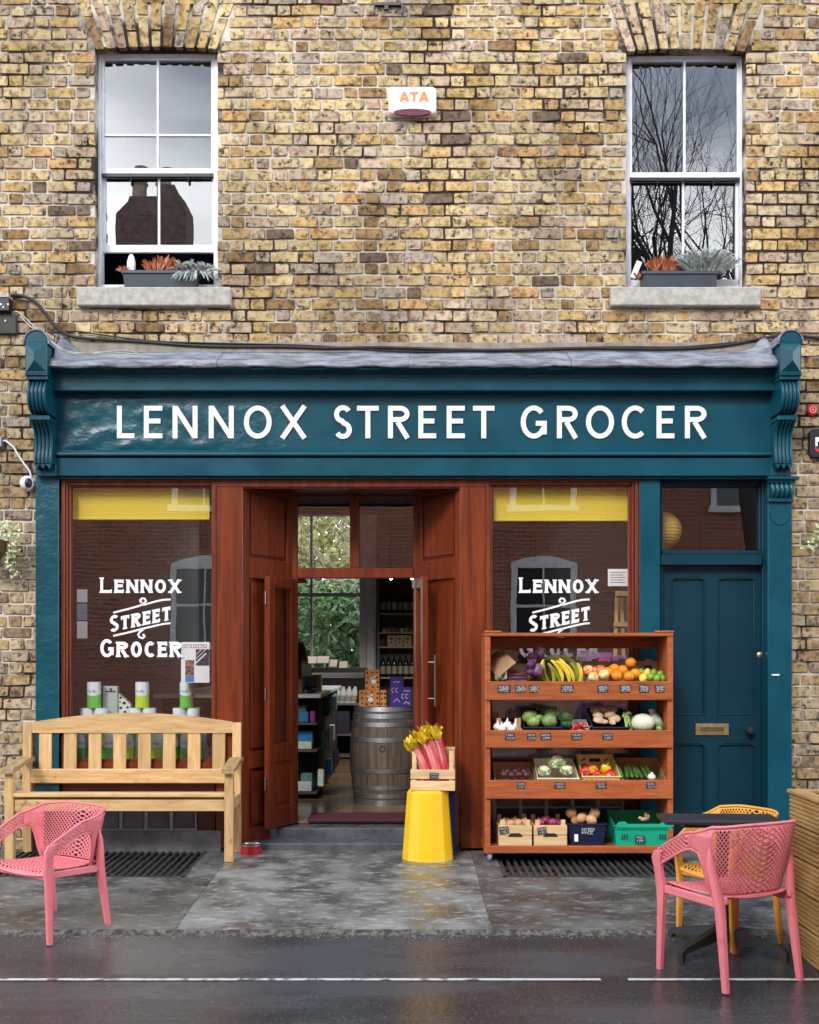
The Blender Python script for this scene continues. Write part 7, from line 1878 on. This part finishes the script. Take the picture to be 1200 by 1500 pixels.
def branchy(mb, base, d, L, r, depth, q, spread=.55, taper=.72, n=3, twig=None):
    pts = [Vector(base)]; rs = [r]; dd = Vector(d).normalized()
    for k in range(4):
        dd = (dd + Vector((q.gauss(0,.11), q.gauss(0,.11), q.gauss(.04,.08)))).normalized(); pts.append(pts[-1] + dd*L/4); rs.append(r*(1-.11*(k+1)))
    mb.tube(pts, rs, 7 if r > .03 else 5 if r > .012 else 4, caps=False)
    if depth == 0: return
    for k in range(n + (1 if q.random() < .4 else 0)):
        i = q.choice((2,3,4,4)); a = q.uniform(0, 6.28); e = q.uniform(.35, 1)*spread
        s_ = dd.cross(Vector((math.cos(a), math.sin(a), .2))).normalized(); nd_ = (dd + s_*e*1.6).normalized()
        branchy(mb, pts[i], nd_, L*taper*q.uniform(.75, 1.1), rs[i]*.66, depth-1, q, spread, taper, n)
q = random.Random(12)
t = thing('bare_tree', 'bare branched tree in the garden seen through the back window', 'tree', (.6, 11.6, -.1))
b = MB(); b.tube([(.6, 11.6, -.1), (.5, 11.6, 1.2), (.3, 11.5, 2.2)], [.12,.10,.085], 10); b.build('trunk', BK, t, smooth=60)
b = MB(); branchy(b, (.3, 11.5, 2.2), (-.9,-.1,.5), 1.6, .07, 4, q); branchy(b, (.4, 11.5, 1.8), (-.7,-.25,.75), 1.5, .05, 4, q); branchy(b, (.3, 11.5, 2.2), (.2,0,1), 1.8, .06, 3, q); b.build('branches', BK, t, smooth=60); t.children[1]['kind'] = 'stuff'

# ------------------------------------------------------------------ on the wall
ab = thing('alarm_box', 'white burglar alarm box with orange ATA lettering on the upper brick wall', 'alarm box', at(604, 148, -.05))
x0, x1, z0, z1 = PX(569, -.06), PX(639.5, -.06), PZ(168.5, -.06), PZ(127.5, -.06); xc = (x0+x1)/2
def rrect(w0, w1, za, zb, r, bow=0):
    p = []
    for cx_, cz_, a0 in ((w1-r, zb-r, 0), (w0+r, zb-r, 90), (w0+r, za+r, 180), (w1-r, za+r, 270)):
        for k in range(6):
            a = R(a0+18*k); p.append((cx_+r*math.cos(a), cz_+r*math.sin(a)))
    return p
b = MB()
ol = [(u, v - (.018*max(0, 1-((u-xc)/((x1-x0)/2))**2) if v < (z0+z1)/2 else -.004*max(0, 1-((u-xc)/((x1-x0)/2))**2))) for u, v in rrect(x0, x1, z0+.01, z1, .03)]
ins = lambda k: [(xc+(u-xc)*k, (z0+z1)/2+(v-(z0+z1)/2)*k) for u, v in ol]
b.loft([[(u, 0, v) for u, v in ol], [(u, -.055, v) for u, v in ol], [(u, -.068, v) for u, v in ins(.965)], [(u, -.072, v) for u, v in ins(.9)]]); b.build('cover', mat('alarm_white', (.70,.69,.67), (.66,.65,.63), rough=.4), ab, smooth=45)
b = MB(); lz = z0-.001
b.prism([(xc+.145*math.cos(R(a)), lz+.017+.026*math.sin(R(a))*(1 if True else 1)) for a in range(0, 360, 15)], lambda u, v, q: Vector((u, q, v)), -.0745, -.05); b.build('strobe_lens', mat('lens_red', (.14,.006,.02), (.1,.004,.015), rough=.15, coat=.5), ab, smooth=40)
b = MB(); x_ = PX(585.5, -.073); tz_ = PZ(148.5, -.073); th_ = PZ(134.5, -.073)-tz_
for ch, w_ in (('A', 1.0), ('T', .92), ('A', 1.0)):
    draw_glyph(b, ch, w_, .27, lambda u, v, y, x_=x_: Vector((x_+u*th_, y, tz_+v*th_)), -.0738, -.0705); x_ += (w_+.06)*th_
b.build('lettering', mat('ata_orange', (.72,.22,.06), (.70,.21,.055), rough=.5), ab)
b = MB()
xk = PX(587, -.073)
for k in range(14):
    if k in (4, 9): continue
    b.box(xk+.0125*k, xk+.0125*k+.008, -.0735, -.0705, PZ(153.6, -.073), PZ(151.4, -.073))
b.build('small_print', mat('ata_grey', (.60,.56,.52), (.56,.52,.48)), ab)
bk_ = thing('iron_bracket', 'black iron bracket fixed in the brickwork at the very top of the wall', 'bracket', at(568, 12, -.03))
b = MB(); b.box(PX(547, -.03), PX(590, -.03), -.03, .005, PZ(7, -.03), PZ(3, -.03)); b.box(PX(547, -.03), PX(549, -.03), -.028, .005, PZ(19, -.03), PZ(7, -.03)); b.box(PX(588, -.03), PX(590, -.03), -.028, .005, PZ(19, -.03), PZ(7, -.03)); b.box(PX(563, -.03), PX(569, -.03), -.027, .005, PZ(13, -.03), PZ(7, -.03)); b.build('strap', M['iron'], bk_)
# CCTV dome
cd = thing('security_camera', 'white dome security camera on a curling white cable beside the left pilaster', 'camera', at(40, 707, -.04))
cc = at(40, 707.5, -.05)
b = MB(); b.ell(cc, (.056,.05,.056), 20, 14); b.build('dome', M['white'], cd, smooth=60)
b = MB(); b.lathe([(.0, 0), (.06, 0), (.058,.025), (0,.027)], (0,0,0), 20); b.v = [cc + Vector((v.x, .052-v.z, v.y)) for v in b.v]; b.build('base', M['white'], cd, smooth=40)
b = MB(); d_ = Vector((.55,-.78,-.1)).normalized(); b.ell(cc + d_*.022, (.036,.036,.042), 16, 10); b.build('lens', M['black'], cd, smooth=60)
b = MB(); b.tube([at(-2, 645, -.03), at(9, 646, -.03), at(20, 655, -.03), at(28, 668, -.03), at(36, 680, -.035), at(44, 690, -.035), at(46, 700, -.03)], .0075, 8); b.build('cable', M['white'], cd, smooth=60)
b = MB(); b.box(PX(-8, -.05), PX(2.5, -.05), -.06, .005, PZ(654, -.05), PZ(640, -.05), .004); tag(b.build('grey_junction_box', mat('box_grey', (.40,.42,.46), (.35,.37,.4))), 'small grey junction box where the camera cable starts', 'junction box')
# black cable box and cables
jb = thing('cable_box', 'black cable junction box with a pale lid on the bricks at the picture edge', 'junction box', at(5, 448, -.05))
b = MB(); b.box(PX(-14, -.07), PX(14, -.07), -.09, .005, PZ(456, -.07), PZ(436, -.07), .004); b.build('body', M['black'], jb)
b = MB(); b.box(PX(-14, -.09), PX(13.5, -.09), -.10, .003, PZ(436, -.09), PZ(430, -.09), .004); b.build('lid', M['stone'], jb)
b = MB(); b.box(PX(-10, -.04), PX(24, -.04), -.045, .005, PZ(489, -.04), PZ(460, -.04), .006); b.build('lower_case', mat('box_dark', (.045,.045,.04), (.03,.03,.028), rough=.7), jb)
for px, py in ((1.5, 446), (12, 446), (5, 450), (8, 470)):
    b = MB(); b.ell(at(px, py, -.093 if py < 460 else -.05), (.007,.006,.009), 8, 6); b.build('gland', M['paper'], jb)
def cable(nm, label, pts, r, mt, n=6):
    P_ = [at(*p) for p in pts]; out = []
    for i in range(len(P_)-1):
        p0, p1, p2, p3 = P_[max(0,i-1)], P_[i], P_[i+1], P_[min(len(P_)-1,i+2)]
        for k in range(6):
            t = k/6; out.append(.5*((2*p1) + (p2-p0)*t + (2*p0-5*p1+4*p2-p3)*t*t + (3*p1-p0-3*p2+p3)*t**3))
    out.append(P_[-1]); b = MB(); b.tube(out, r, n); return tag(b.build(nm, mt, None, smooth=70), label, 'cable')
CB_ = mat('cable_black', (.018,.017,.018), (.012,.011,.012), rough=.6)
cable('black_cable', 'thick black cable looping from the junction box and along above the cornice', [(10, 433, -.06), (30, 433, -.03), (50, 441, -.03), (65, 457, -.03), (78, 474, -.03), (95, 488, -.03), (120, 495, -.03), (200, 500, -.02), (300, 507, -.02), (420, 508, -.02), (480, 510, -.02), (560, 509, -.02), (660, 512, -.02), (740, 513, -.02), (860, 510, -.02), (980, 511, -.02), (1060, 506, -.02), (1110, 497, -.02), (1150, 490, -.03), (1172, 492, -.03), (1215, 497, -.02)], .0125, CB_)
cable('thin_black_cable', 'thin black cable running just above the thick one across the bricks', [(72, 487, -.02), (90, 486, -.02), (115, 485.5, -.02), (160, 492, -.02), (230, 500, -.02), (330, 503, -.02), (450, 506, -.02), (560, 513, -.02), (640, 515, -.02), (760, 511, -.02), (900, 508, -.02), (1000, 508, -.02), (1080, 501, -.02)], .006, CB_)
cable('white_cable', 'pair of white cables dropping past the console onto the lead', [(18, 458, -.04), (24, 456, -.06), (32, 461, -.10), (48, 476, -.2), (66, 492, -.30), (86, 508, -.33), (100, 515, -.31), (118, 517, -.30), (160, 516, -.30), (200, 519, -.3)], .0052, M['stone'])
cable('white_cable', 'second white cable lying a little below its twin beside the console', [(30, 463, -.08), (46, 479, -.2), (68, 496, -.31), (88, 511, -.33), (98, 517, -.31), (130, 519, -.305), (165, 514, -.30), (185, 513.5, -.29), (200, 517, -.3), (205, 521, -.305)], .0046, M['stone'])
cable('dropped_wire', 'thin black wire hanging down the bricks beside the window sill', [(90, 418, -.012), (91, 440, -.012), (91, 460, -.012), (88, 470, -.014), (80, 480, -.014), (72, 487, -.012)], .003, CB_)
cable('looped_wire', 'thin black wire looping below the cable box at the picture edge', [(22, 470, -.02), (18, 482, -.02), (22, 497, -.015), (10, 515, -.012), (6, 530, -.012), (0, 541, -.012), (-6, 545, -.012)], .0035, CB_)
# bell and sign on the other side
b = MB(); K = at(1188, 602, 0); b.M = Matrix.Translation(K) @ Matrix.Rotation(R(90), 4, 'X')
b.lathe([(.030, -.01), (.042, .0), (.042, .03), (.036, .042), (0, .044)], n=20); o = b.build('wall_bell', mat('bell_red', (.62,.02,.035), (.55,.015,.03), rough=.35, coat=.3), None, smooth=45); tag(o, 'round red alarm bell fixed to the bricks beside the right console', 'bell')
b = MB(); b.M = Matrix.Translation(K + Vector((.0,-.046,0))) @ Matrix.Rotation(R(90), 4, 'X'); b.lathe([(.026, -.004), (.026, .004), (.019, .004), (.019, -.004), (.026, -.004)], n=20); b.lathe([(0,0),(.009,0),(.008,.006),(0,.006)], n=10); b.build('ring', mat('bell_ring', (.80,.30,.30), (.75,.25,.25), rough=.35), o, smooth=40)
sg = thing('wall_sign', 'small black wall sign with a white letter, cut off by the picture edge', 'sign', at(1206, 650, -.05))
b = MB(); b.prism(rrect(PX(1186.5, -.05), PX(1238, -.05), PZ(669, -.05), PZ(628.5, -.05), .03), lambda u, v, q: Vector((u, q, v)), -.055, .005); b.build('panel', M['black'], sg, smooth=40)
b = MB(); x_ = PX(1194.5, -.056); z_ = PZ(653.5, -.056); h_ = PZ(640.5, -.056)-z_; draw_glyph(b, 'P', .62, .25, lambda u, v, y: Vector((x_+u*h_, y, z_+v*h_)), -.0575, -.054); b.build('lettering', M['decal'], sg)
b = MB(); b.ribbon([(PX(1194, -.056), PZ(655.5, -.056)), (PX(1198, -.056), PZ(660.5, -.056)), (PX(1208, -.056), PZ(652, -.056))], .014, lambda u, v, q: Vector((u, q, v)), -.057, -.054); b.build('tick', mat('tick_red', (.62,.03,.05), (.55,.02,.04)), sg)

# ------------------------------------------------------------------ hanging ivy
VL = mat('variegated_ivy', (.66,.68,.44), (.26,.36,.13), rough=.45, scale=30, lo=.4, hi=.6)
def ivy(name, label, basket, strands, seed):
    q = random.Random(seed)
    t = thing(name, label, 'plant', at(*basket[:2], -.14))
    for pts in strands:
        P_ = [at(*p) for p in pts]
        s_ = MB(); s_.tube(P_, .003, 5); so_ = s_.build('stem', F['leaf'], t)
        L_ = MB()
        for i in range(len(P_)-1):
            for k in range(7):
                p = lerp(P_[i], P_[i+1], k/7) + Vector((q.gauss(0,.016), q.uniform(-.03,.012), q.gauss(0,.012)))
                sz = q.uniform(.018, .032); a = q.uniform(-.9, .9); d = Vector((math.sin(a), q.uniform(-.6,.1), -math.cos(a))).normalized(); u = d.cross(Vector((0,-1,.3))).normalized(); nrm = u.cross(d)*.15
                L_.add([p, p+u*sz*.55+d*sz*.15+nrm*sz, p+u*sz*.3+d*sz*.5, p+d*sz, p-u*sz*.3+d*sz*.5, p-u*sz*.55+d*sz*.15+nrm*sz], [(0,1,2,3), (0,3,4,5)])
        o = L_.build('leaves', VL, t, recalc=False); o['kind'] = 'stuff'
    return t
iv = ivy('hanging_ivy', 'variegated ivy trailing from a brown hanging basket at the picture edge', (-10, 790), [[(-8,770,-.2),(6,766,-.2),(18,775,-.18),(24,790,-.16),(20,806,-.15),(16,825,-.13),(20,840,-.12),(30,838,-.11)], [(-8,772,-.22),(4,770,-.24),(12,782,-.22),(14,800,-.2),(12,818,-.18),(14,834,-.16)], [(-14,760,-.2),(-2,764,-.22),(10,765,-.2),(20,768,-.18),(30,784,-.15)], [(-10,778,-.24),(0,782,-.24),(6,786,-.22)]], 4)
b = MB(); b.lathe([(0,-.14), (.06,-.13), (.11,-.06), (.13,.03), (.12,.03), (0,.01)], at(-14, 798, -.18), 18); b.build('basket', mat('coir', (.13,.075,.035), (.06,.035,.018), rough=.95, scale=40, bump=.01, bscale=50), iv)
b = MB(); b.tube([at(-14, 792, -.18), Vector((PX(-14, -.18), -.18, PZ(690, -.1))), Vector((PX(-14, -.18), -.0, PZ(680, 0)))], .008, 6); b.build('bracket', M['iron'], iv)
iv2 = ivy('wall_ivy', 'pale ivy sprig trailing down the bricks on the edge beside the blue door', (1215, 770), [[(1216,752,-.14),(1204,764,-.12),(1196,776,-.10),(1190,790,-.09),(1182,803,-.07)], [(1216,760,-.14),(1206,778,-.12),(1198,796,-.10),(1192,806,-.08)], [(1216,770,-.14),(1208,790,-.12),(1200,806,-.1)]], 9)
b = MB(); b.lathe([(0,-.14), (.06,-.13), (.11,-.06), (.13,.03), (.12,.03), (0,.01)], at(1228, 776, -.16), 18); b.build('basket', bpy.data.materials['coir'], iv2)

# ------------------------------------------------------------------ window boxes
def trough(label, x0, x1, xb0, xb1, y0, y1):
    t = thing('window_box', label, 'window box', at((x0+x1)/2, y1, .0), 'grey plastic window boxes on the sills'); Y = -.03
    mt = mat('trough_grey', (.048,.062,.082), (.038,.05,.066), rough=.5) if 'trough_grey' not in bpy.data.materials else bpy.data.materials['trough_grey']
    b = MB(); X0, X1, B0, B1 = PX(x0, Y), PX(x1, Y), PX(xb0, Y), PX(xb1, Y); Z0, Z1 = PZ(y1, Y), PZ(y0, Y)
    b.loft([[(B0, Y+.012, Z0), (B1, Y+.012, Z0), (B1, Y+.12, Z0), (B0, Y+.12, Z0)], [(X0+.012, Y, Z1-.022), (X1-.012, Y, Z1-.022), (X1-.012, Y+.135, Z1-.022), (X0+.012, Y+.135, Z1-.022)]]); b.build('trough', mt, t)
    b = MB(); b.box(X0, X1, Y-.01, Y+.004, Z1-.024, Z1, .003); b.box(X0, X1, Y+.13, Y+.143, Z1-.024, Z1, .003); b.box(X0, X0+.012, Y+.004, Y+.13, Z1-.024, Z1); b.box(X1-.012, X1, Y+.004, Y+.13, Z1-.024, Z1); b.build('rim', mt, t)
    b = MB(); b.box(X0+.012, X1-.012, Y+.004, Y+.13, Z1-.03, Z1-.016); b.build('soil', bpy.data.materials['soil'], t)
    b = MB(); b.box(B0-.04, B1+.06, Y-.005, Y+.13, Z0-.006, Z0-.001); b.build('drip_tray', M['black'], t)
OS = mat('rust_succulent', (.42,.12,.04), (.20,.05,.02), rough=.5, scale=20, objvar=.1)
SS_ = mat('silver_leaf', (.52,.56,.54), (.30,.36,.33), rough=.7, scale=20)
def spiky(nm, label, cat, cx, cy, Y, wpx, hpx, n, mt, seed, group=None, broad=.2, droop=.0, curl=0):
    q = random.Random(seed); p0 = at(cx, cy, Y); t = thing(nm, label, cat, p0, group); s_ = (DIST+Y)/FPX; b = MB()
    for _ in range(n):
        bx_ = p0 + Vector((q.uniform(-.42,.42)*wpx*s_, q.uniform(-.03,.05), 0)); lean = (bx_.x-p0.x)/(wpx*s_*.5)
        d = Vector((lean*.7+q.gauss(0,.35), q.gauss(-.15,.35), 1)).normalized(); L = hpx*s_*q.uniform(.55, 1.05)*(1-.35*abs(lean)); w = L*broad*q.uniform(.7,1.2); u = d.cross(Vector((q.uniform(-.4,.4),-1,0))).normalized(); rings = []
        for j in range(5):
            tt = j/4; ww = w*math.sin(math.pi*(.15+.8*tt)); p = bx_ + d*L*tt + Vector((lean*.3*droop*L*tt*tt, -.2*droop*L*tt*tt, -droop*L*tt*tt*.8)); rings.append([p-u*ww+Vector((0,0,.2*ww)), p, p+u*ww+Vector((0,0,.2*ww))])
            if curl and j in (1, 2, 3):
                for sg in (-1, 1):
                    e = p + u*sg*w*curl + d*L*.12; b.add([p, p+u*sg*w*.4+d*L*.02, e, p+d*L*.08], [(0,1,2,3)])
        b.loft(rings, False, False)
    o = b.build('leaves', mt, t, smooth=70, recalc=False); o['kind'] = 'stuff'; return t
trough('grey window box with silver and rust plants on the sill under the raised sash', 178, 290, 182, 286, 396, 420)
trough('grey window box on the sill below the tree reflecting window', 940, 1053, 944, 1050, 397, 420.5)
spiky('rust_succulent', 'rusty orange succulent in the middle of the box under the raised sash', 'plant', 238, 397, .02, 50, 24, 150, OS, 1, 'rust coloured succulents', .09)
spiky('rust_succulent', 'small rusty succulent at the far end of the box beside the white ornament', 'plant', 182, 397, .03, 16, 12, 26, OS, 2, 'rust coloured succulents', .16, .4)
spiky('silver_plant', 'silver leaved plant spilling over the end of the box under the raised sash', 'plant', 284, 399, .02, 52, 36, 120, SS_, 3, 'silver leaved plants', .045, .8, 2.0)
spiky('silver_plant', 'hanging silver sprigs in front of the box under the raised sash', 'plant', 286, 402, -.05, 50, 20, 50, SS_, 13, 'silver leaved plants', .07, 1.9, 1.6)
spiky('rust_succulent', 'rusty orange succulent in the box below the tree reflecting window', 'plant', 974, 398, .02, 46, 27, 150, OS, 4, 'rust coloured succulents', .09)
spiky('rust_succulent', 'tiny rusty sprout beside the paper at the end of the box', 'plant', 936, 408, .02, 10, 12, 20, OS, 6, 'rust coloured succulents', .16)
spiky('silver_plant', 'bushy silver leaved plant in the box below the tree reflecting window', 'plant', 1033, 399, .02, 62, 54, 210, SS_, 5, 'silver leaved plants', .05, .45, 2.4)
b = MB(); K = at(192.5, 398, .05); b.lathe([(0,0), (.03,0), (.034,.03), (.032,.075), (.022,.115), (.008,.135), (0,.137)], K, 16); tag(b.build('white_ornament', M['white'], None, smooth=60), 'white pointed ornament standing in the window box beside the succulent', 'ornament')
b = MB(); b.obox(at(932, 395, .05), (.022, .002, .07), Matrix.Rotation(R(22), 3, 'Y'), .0005); tag(b.build('white_card', M['paper']), 'white card leaning in the corner of the window beside the grey box', 'card')

# ------------------------------------------------------------------ the other side of the street, seen in the panes
OBm = mat('red_brick_far', (.34,.105,.06), (.25,.075,.045), rough=.9, scale=7, lo=.3, hi=.7)
nt_b = OBm.node_tree; pb = nt_b.nodes['Principled BSDF']; bt_ = nd(nt_b, 'ShaderNodeTexBrick', Scale=1.0)
bt_.inputs['Brick Width'].default_value = .225; bt_.inputs['Row Height'].default_value = .078; bt_.inputs['Mortar Size'].default_value = .010; bt_.inputs['Bias'].default_value = -.2
bt_.inputs['Color1'].default_value = (.36,.105,.058,1); bt_.inputs['Color2'].default_value = (.22,.06,.036,1); bt_.inputs['Mortar'].default_value = (.36,.25,.19,1)
gm_ = nd(nt_b, 'ShaderNodeNewGeometry'); mb_ = nd(nt_b, 'ShaderNodeMapping'); mb_.inputs['Rotation'].default_value = (R(-90), 0, 0)
nt_b.links.new(gm_.outputs['Position'], mb_.inputs['Vector']); nt_b.links.new(mb_.outputs[0], bt_.inputs['Vector']); nt_b.links.new(bt_.outputs['Color'], pb.inputs['Base Color'])
OY = -13.2
def house(label, x0, x1, wins, chim=None):
    t = thing('terraced_house', label, 'house', ((x0+x1)/2, OY-3, -.1), 'red brick terraced houses across the street')
    b = MB(); b.box(x0, x1, OY-7, OY, -.1, 6.9); b.build('wall', OBm, t)
    r = MB(); r.prism([(OY+.25, 6.9), (OY-3.5, 9.2), (OY-7.3, 6.9)], lambda u, v, q: Vector((q, u, v)), x0, x1); ro = r.build('roof', mat('slate', (.09,.09,.10), (.06,.06,.07), rough=.6, scale=8) if 'slate' not in bpy.data.materials else bpy.data.materials['slate'], t)
    for (wx0, wx1, wz0, wz1) in wins:
        g = MB(); g.box(wx0-.08, wx1+.08, OY+.001, OY+.06, wz1, wz1+.1); g.box(wx0-.08, wx0+.03, OY+.001, OY+.05, wz0, wz1); g.box(wx1-.03, wx1+.08, OY+.001, OY+.05, wz0, wz1); g.box(wx0-.14, wx1+.14, OY+.001, OY+.12, wz0-.12, wz0)
        zm_ = (wz0+wz1)/2; g.box(wx0+.03, wx1-.03, OY+.002, OY+.045, zm_-.025, zm_+.025)
        xm_ = (wx0+wx1)/2; g.box(xm_-.015, xm_+.015, OY+.003, OY+.044, wz0, wz1)
        n = 10; g.prism([(wx0-.08, wz1+.1)] + [(lerp(wx0-.08, wx1+.08, k/n), wz1+.1+.14*math.sin(math.pi*k/n)) for k in range(n+1)] + [(wx1+.08, wz1+.1)], lambda u, v, q: Vector((u, q, v)), OY+.001, OY+.05)
        w = g.build('window', M['white'], t)
        p = MB(); p.box(wx0+.03, wx1-.03, OY+.004, OY+.012, wz0, wz1); p.build('pane', mat('far_pane', (.02,.025,.035), (.015,.02,.03), rough=.08) if 'far_pane' not in bpy.data.materials else bpy.data.materials['far_pane'], w)
    for cx_ in chim or []:
        c = MB(); cy_ = OY-3.5
        c.loft([[(cx_+sx*w, cy_+sy*d, z) for sx, sy in ((-1,-1),(1,-1),(1,1),(-1,1))] for w, d, z in ((.70,.4,8.6), (.70,.4,10.2), (.76,.44,10.3), (.78,.46,10.9), (.76,.46,11.2), (.52,.36,11.5), (.50,.34,11.62))])
        for k in range(14): c.box(cx_-.72-.01*(k % 2), cx_+.72+.01*(k % 2), cy_-.42, cy_+.415+.012*(k % 2), 8.7+.13*k, 8.79+.13*k)
        ch = c.build('chimney', mat('dark_brick_far', (.24,.15,.13), (.07,.05,.05), rough=.95, scale=5, stretch=(1.5,1,6), bump=.02, bscale=12) if 'dark_brick_far' not in bpy.data.materials else bpy.data.materials['dark_brick_far'], ro)
        for k in (-.35, .2):
            c = MB(); c.lathe([(.17,11.6), (.16,11.95), (.20,12.0), (.17,12.06), (.15,12.4), (.1,12.4)], (cx_+k, cy_, 0), 14); c.build('chimney_pot', mat('clay_pot', (.40,.30,.24), (.3,.2,.15)) if 'clay_pot' not in bpy.data.materials else bpy.data.materials['clay_pot'], ro)
def wset(xs_): return [(x-.55, x+.55, z0, z1) for x in xs_ for z0, z1 in ((1.75, 3.15), (4.35, 5.9))]
house('red brick house across the street reflected above the bench', -9.8, -1.0, wset((-3.9, -7.5)) + [(-1.9, -1.2, .1, 2.6)], [-5.62])
house('red brick house across the street reflected above the produce rack', -.99, 8.5, wset((2.55, 6.4)) + [(.0, .8, .1, 2.6)], [8.2])
house('red brick house across the street reflected toward the street corner', 8.51, 16, wset((10.6, 13.4)), [])
house('red brick house at the far end of the opposite terrace', -18, -9.81, wset((-12, -15.5)), [])
t = thing('street_tree', 'tall bare street tree reflected in the upper sash window', 'tree', (5.9, -11.4, -.1))
q = random.Random(31)
BKD = mat('wet_bark', (.05,.042,.04), (.025,.022,.022), rough=.8, scale=14, bump=.01, bscale=24)
b = MB(); b.tube([(6.4, -11.4, -.1), (6.35, -11.4, 1.5), (6.1, -11.4, 3.4), (5.85, -11.4, 5.4)], [.24,.2,.18,.16], 12); b.build('trunk', BKD, t, smooth=60)
b = MB()
for d_, L_, r_ in (((-.75,0,.9), 2.6, .15), ((-.3,.1,1), 2.8, .16), ((.15,-.1,1), 2.7, .15), ((-.55,-.3,1), 2.6, .14), ((.5,.1,.9), 2.4, .12), ((-.2,.3,1.1), 2.5, .13), ((-.95,.1,.75), 2.4, .13), ((-.45,.2,.9), 2.9, .15)):
    branchy(b, (5.85+q.uniform(-.1,.1), -11.4, 5.2+q.uniform(-.4,.2)), d_, L_, r_, 5, q, .5, .78, 3)
o = b.build('branches', BKD, t, smooth=60, recalc=False); o['kind'] = 'stuff'
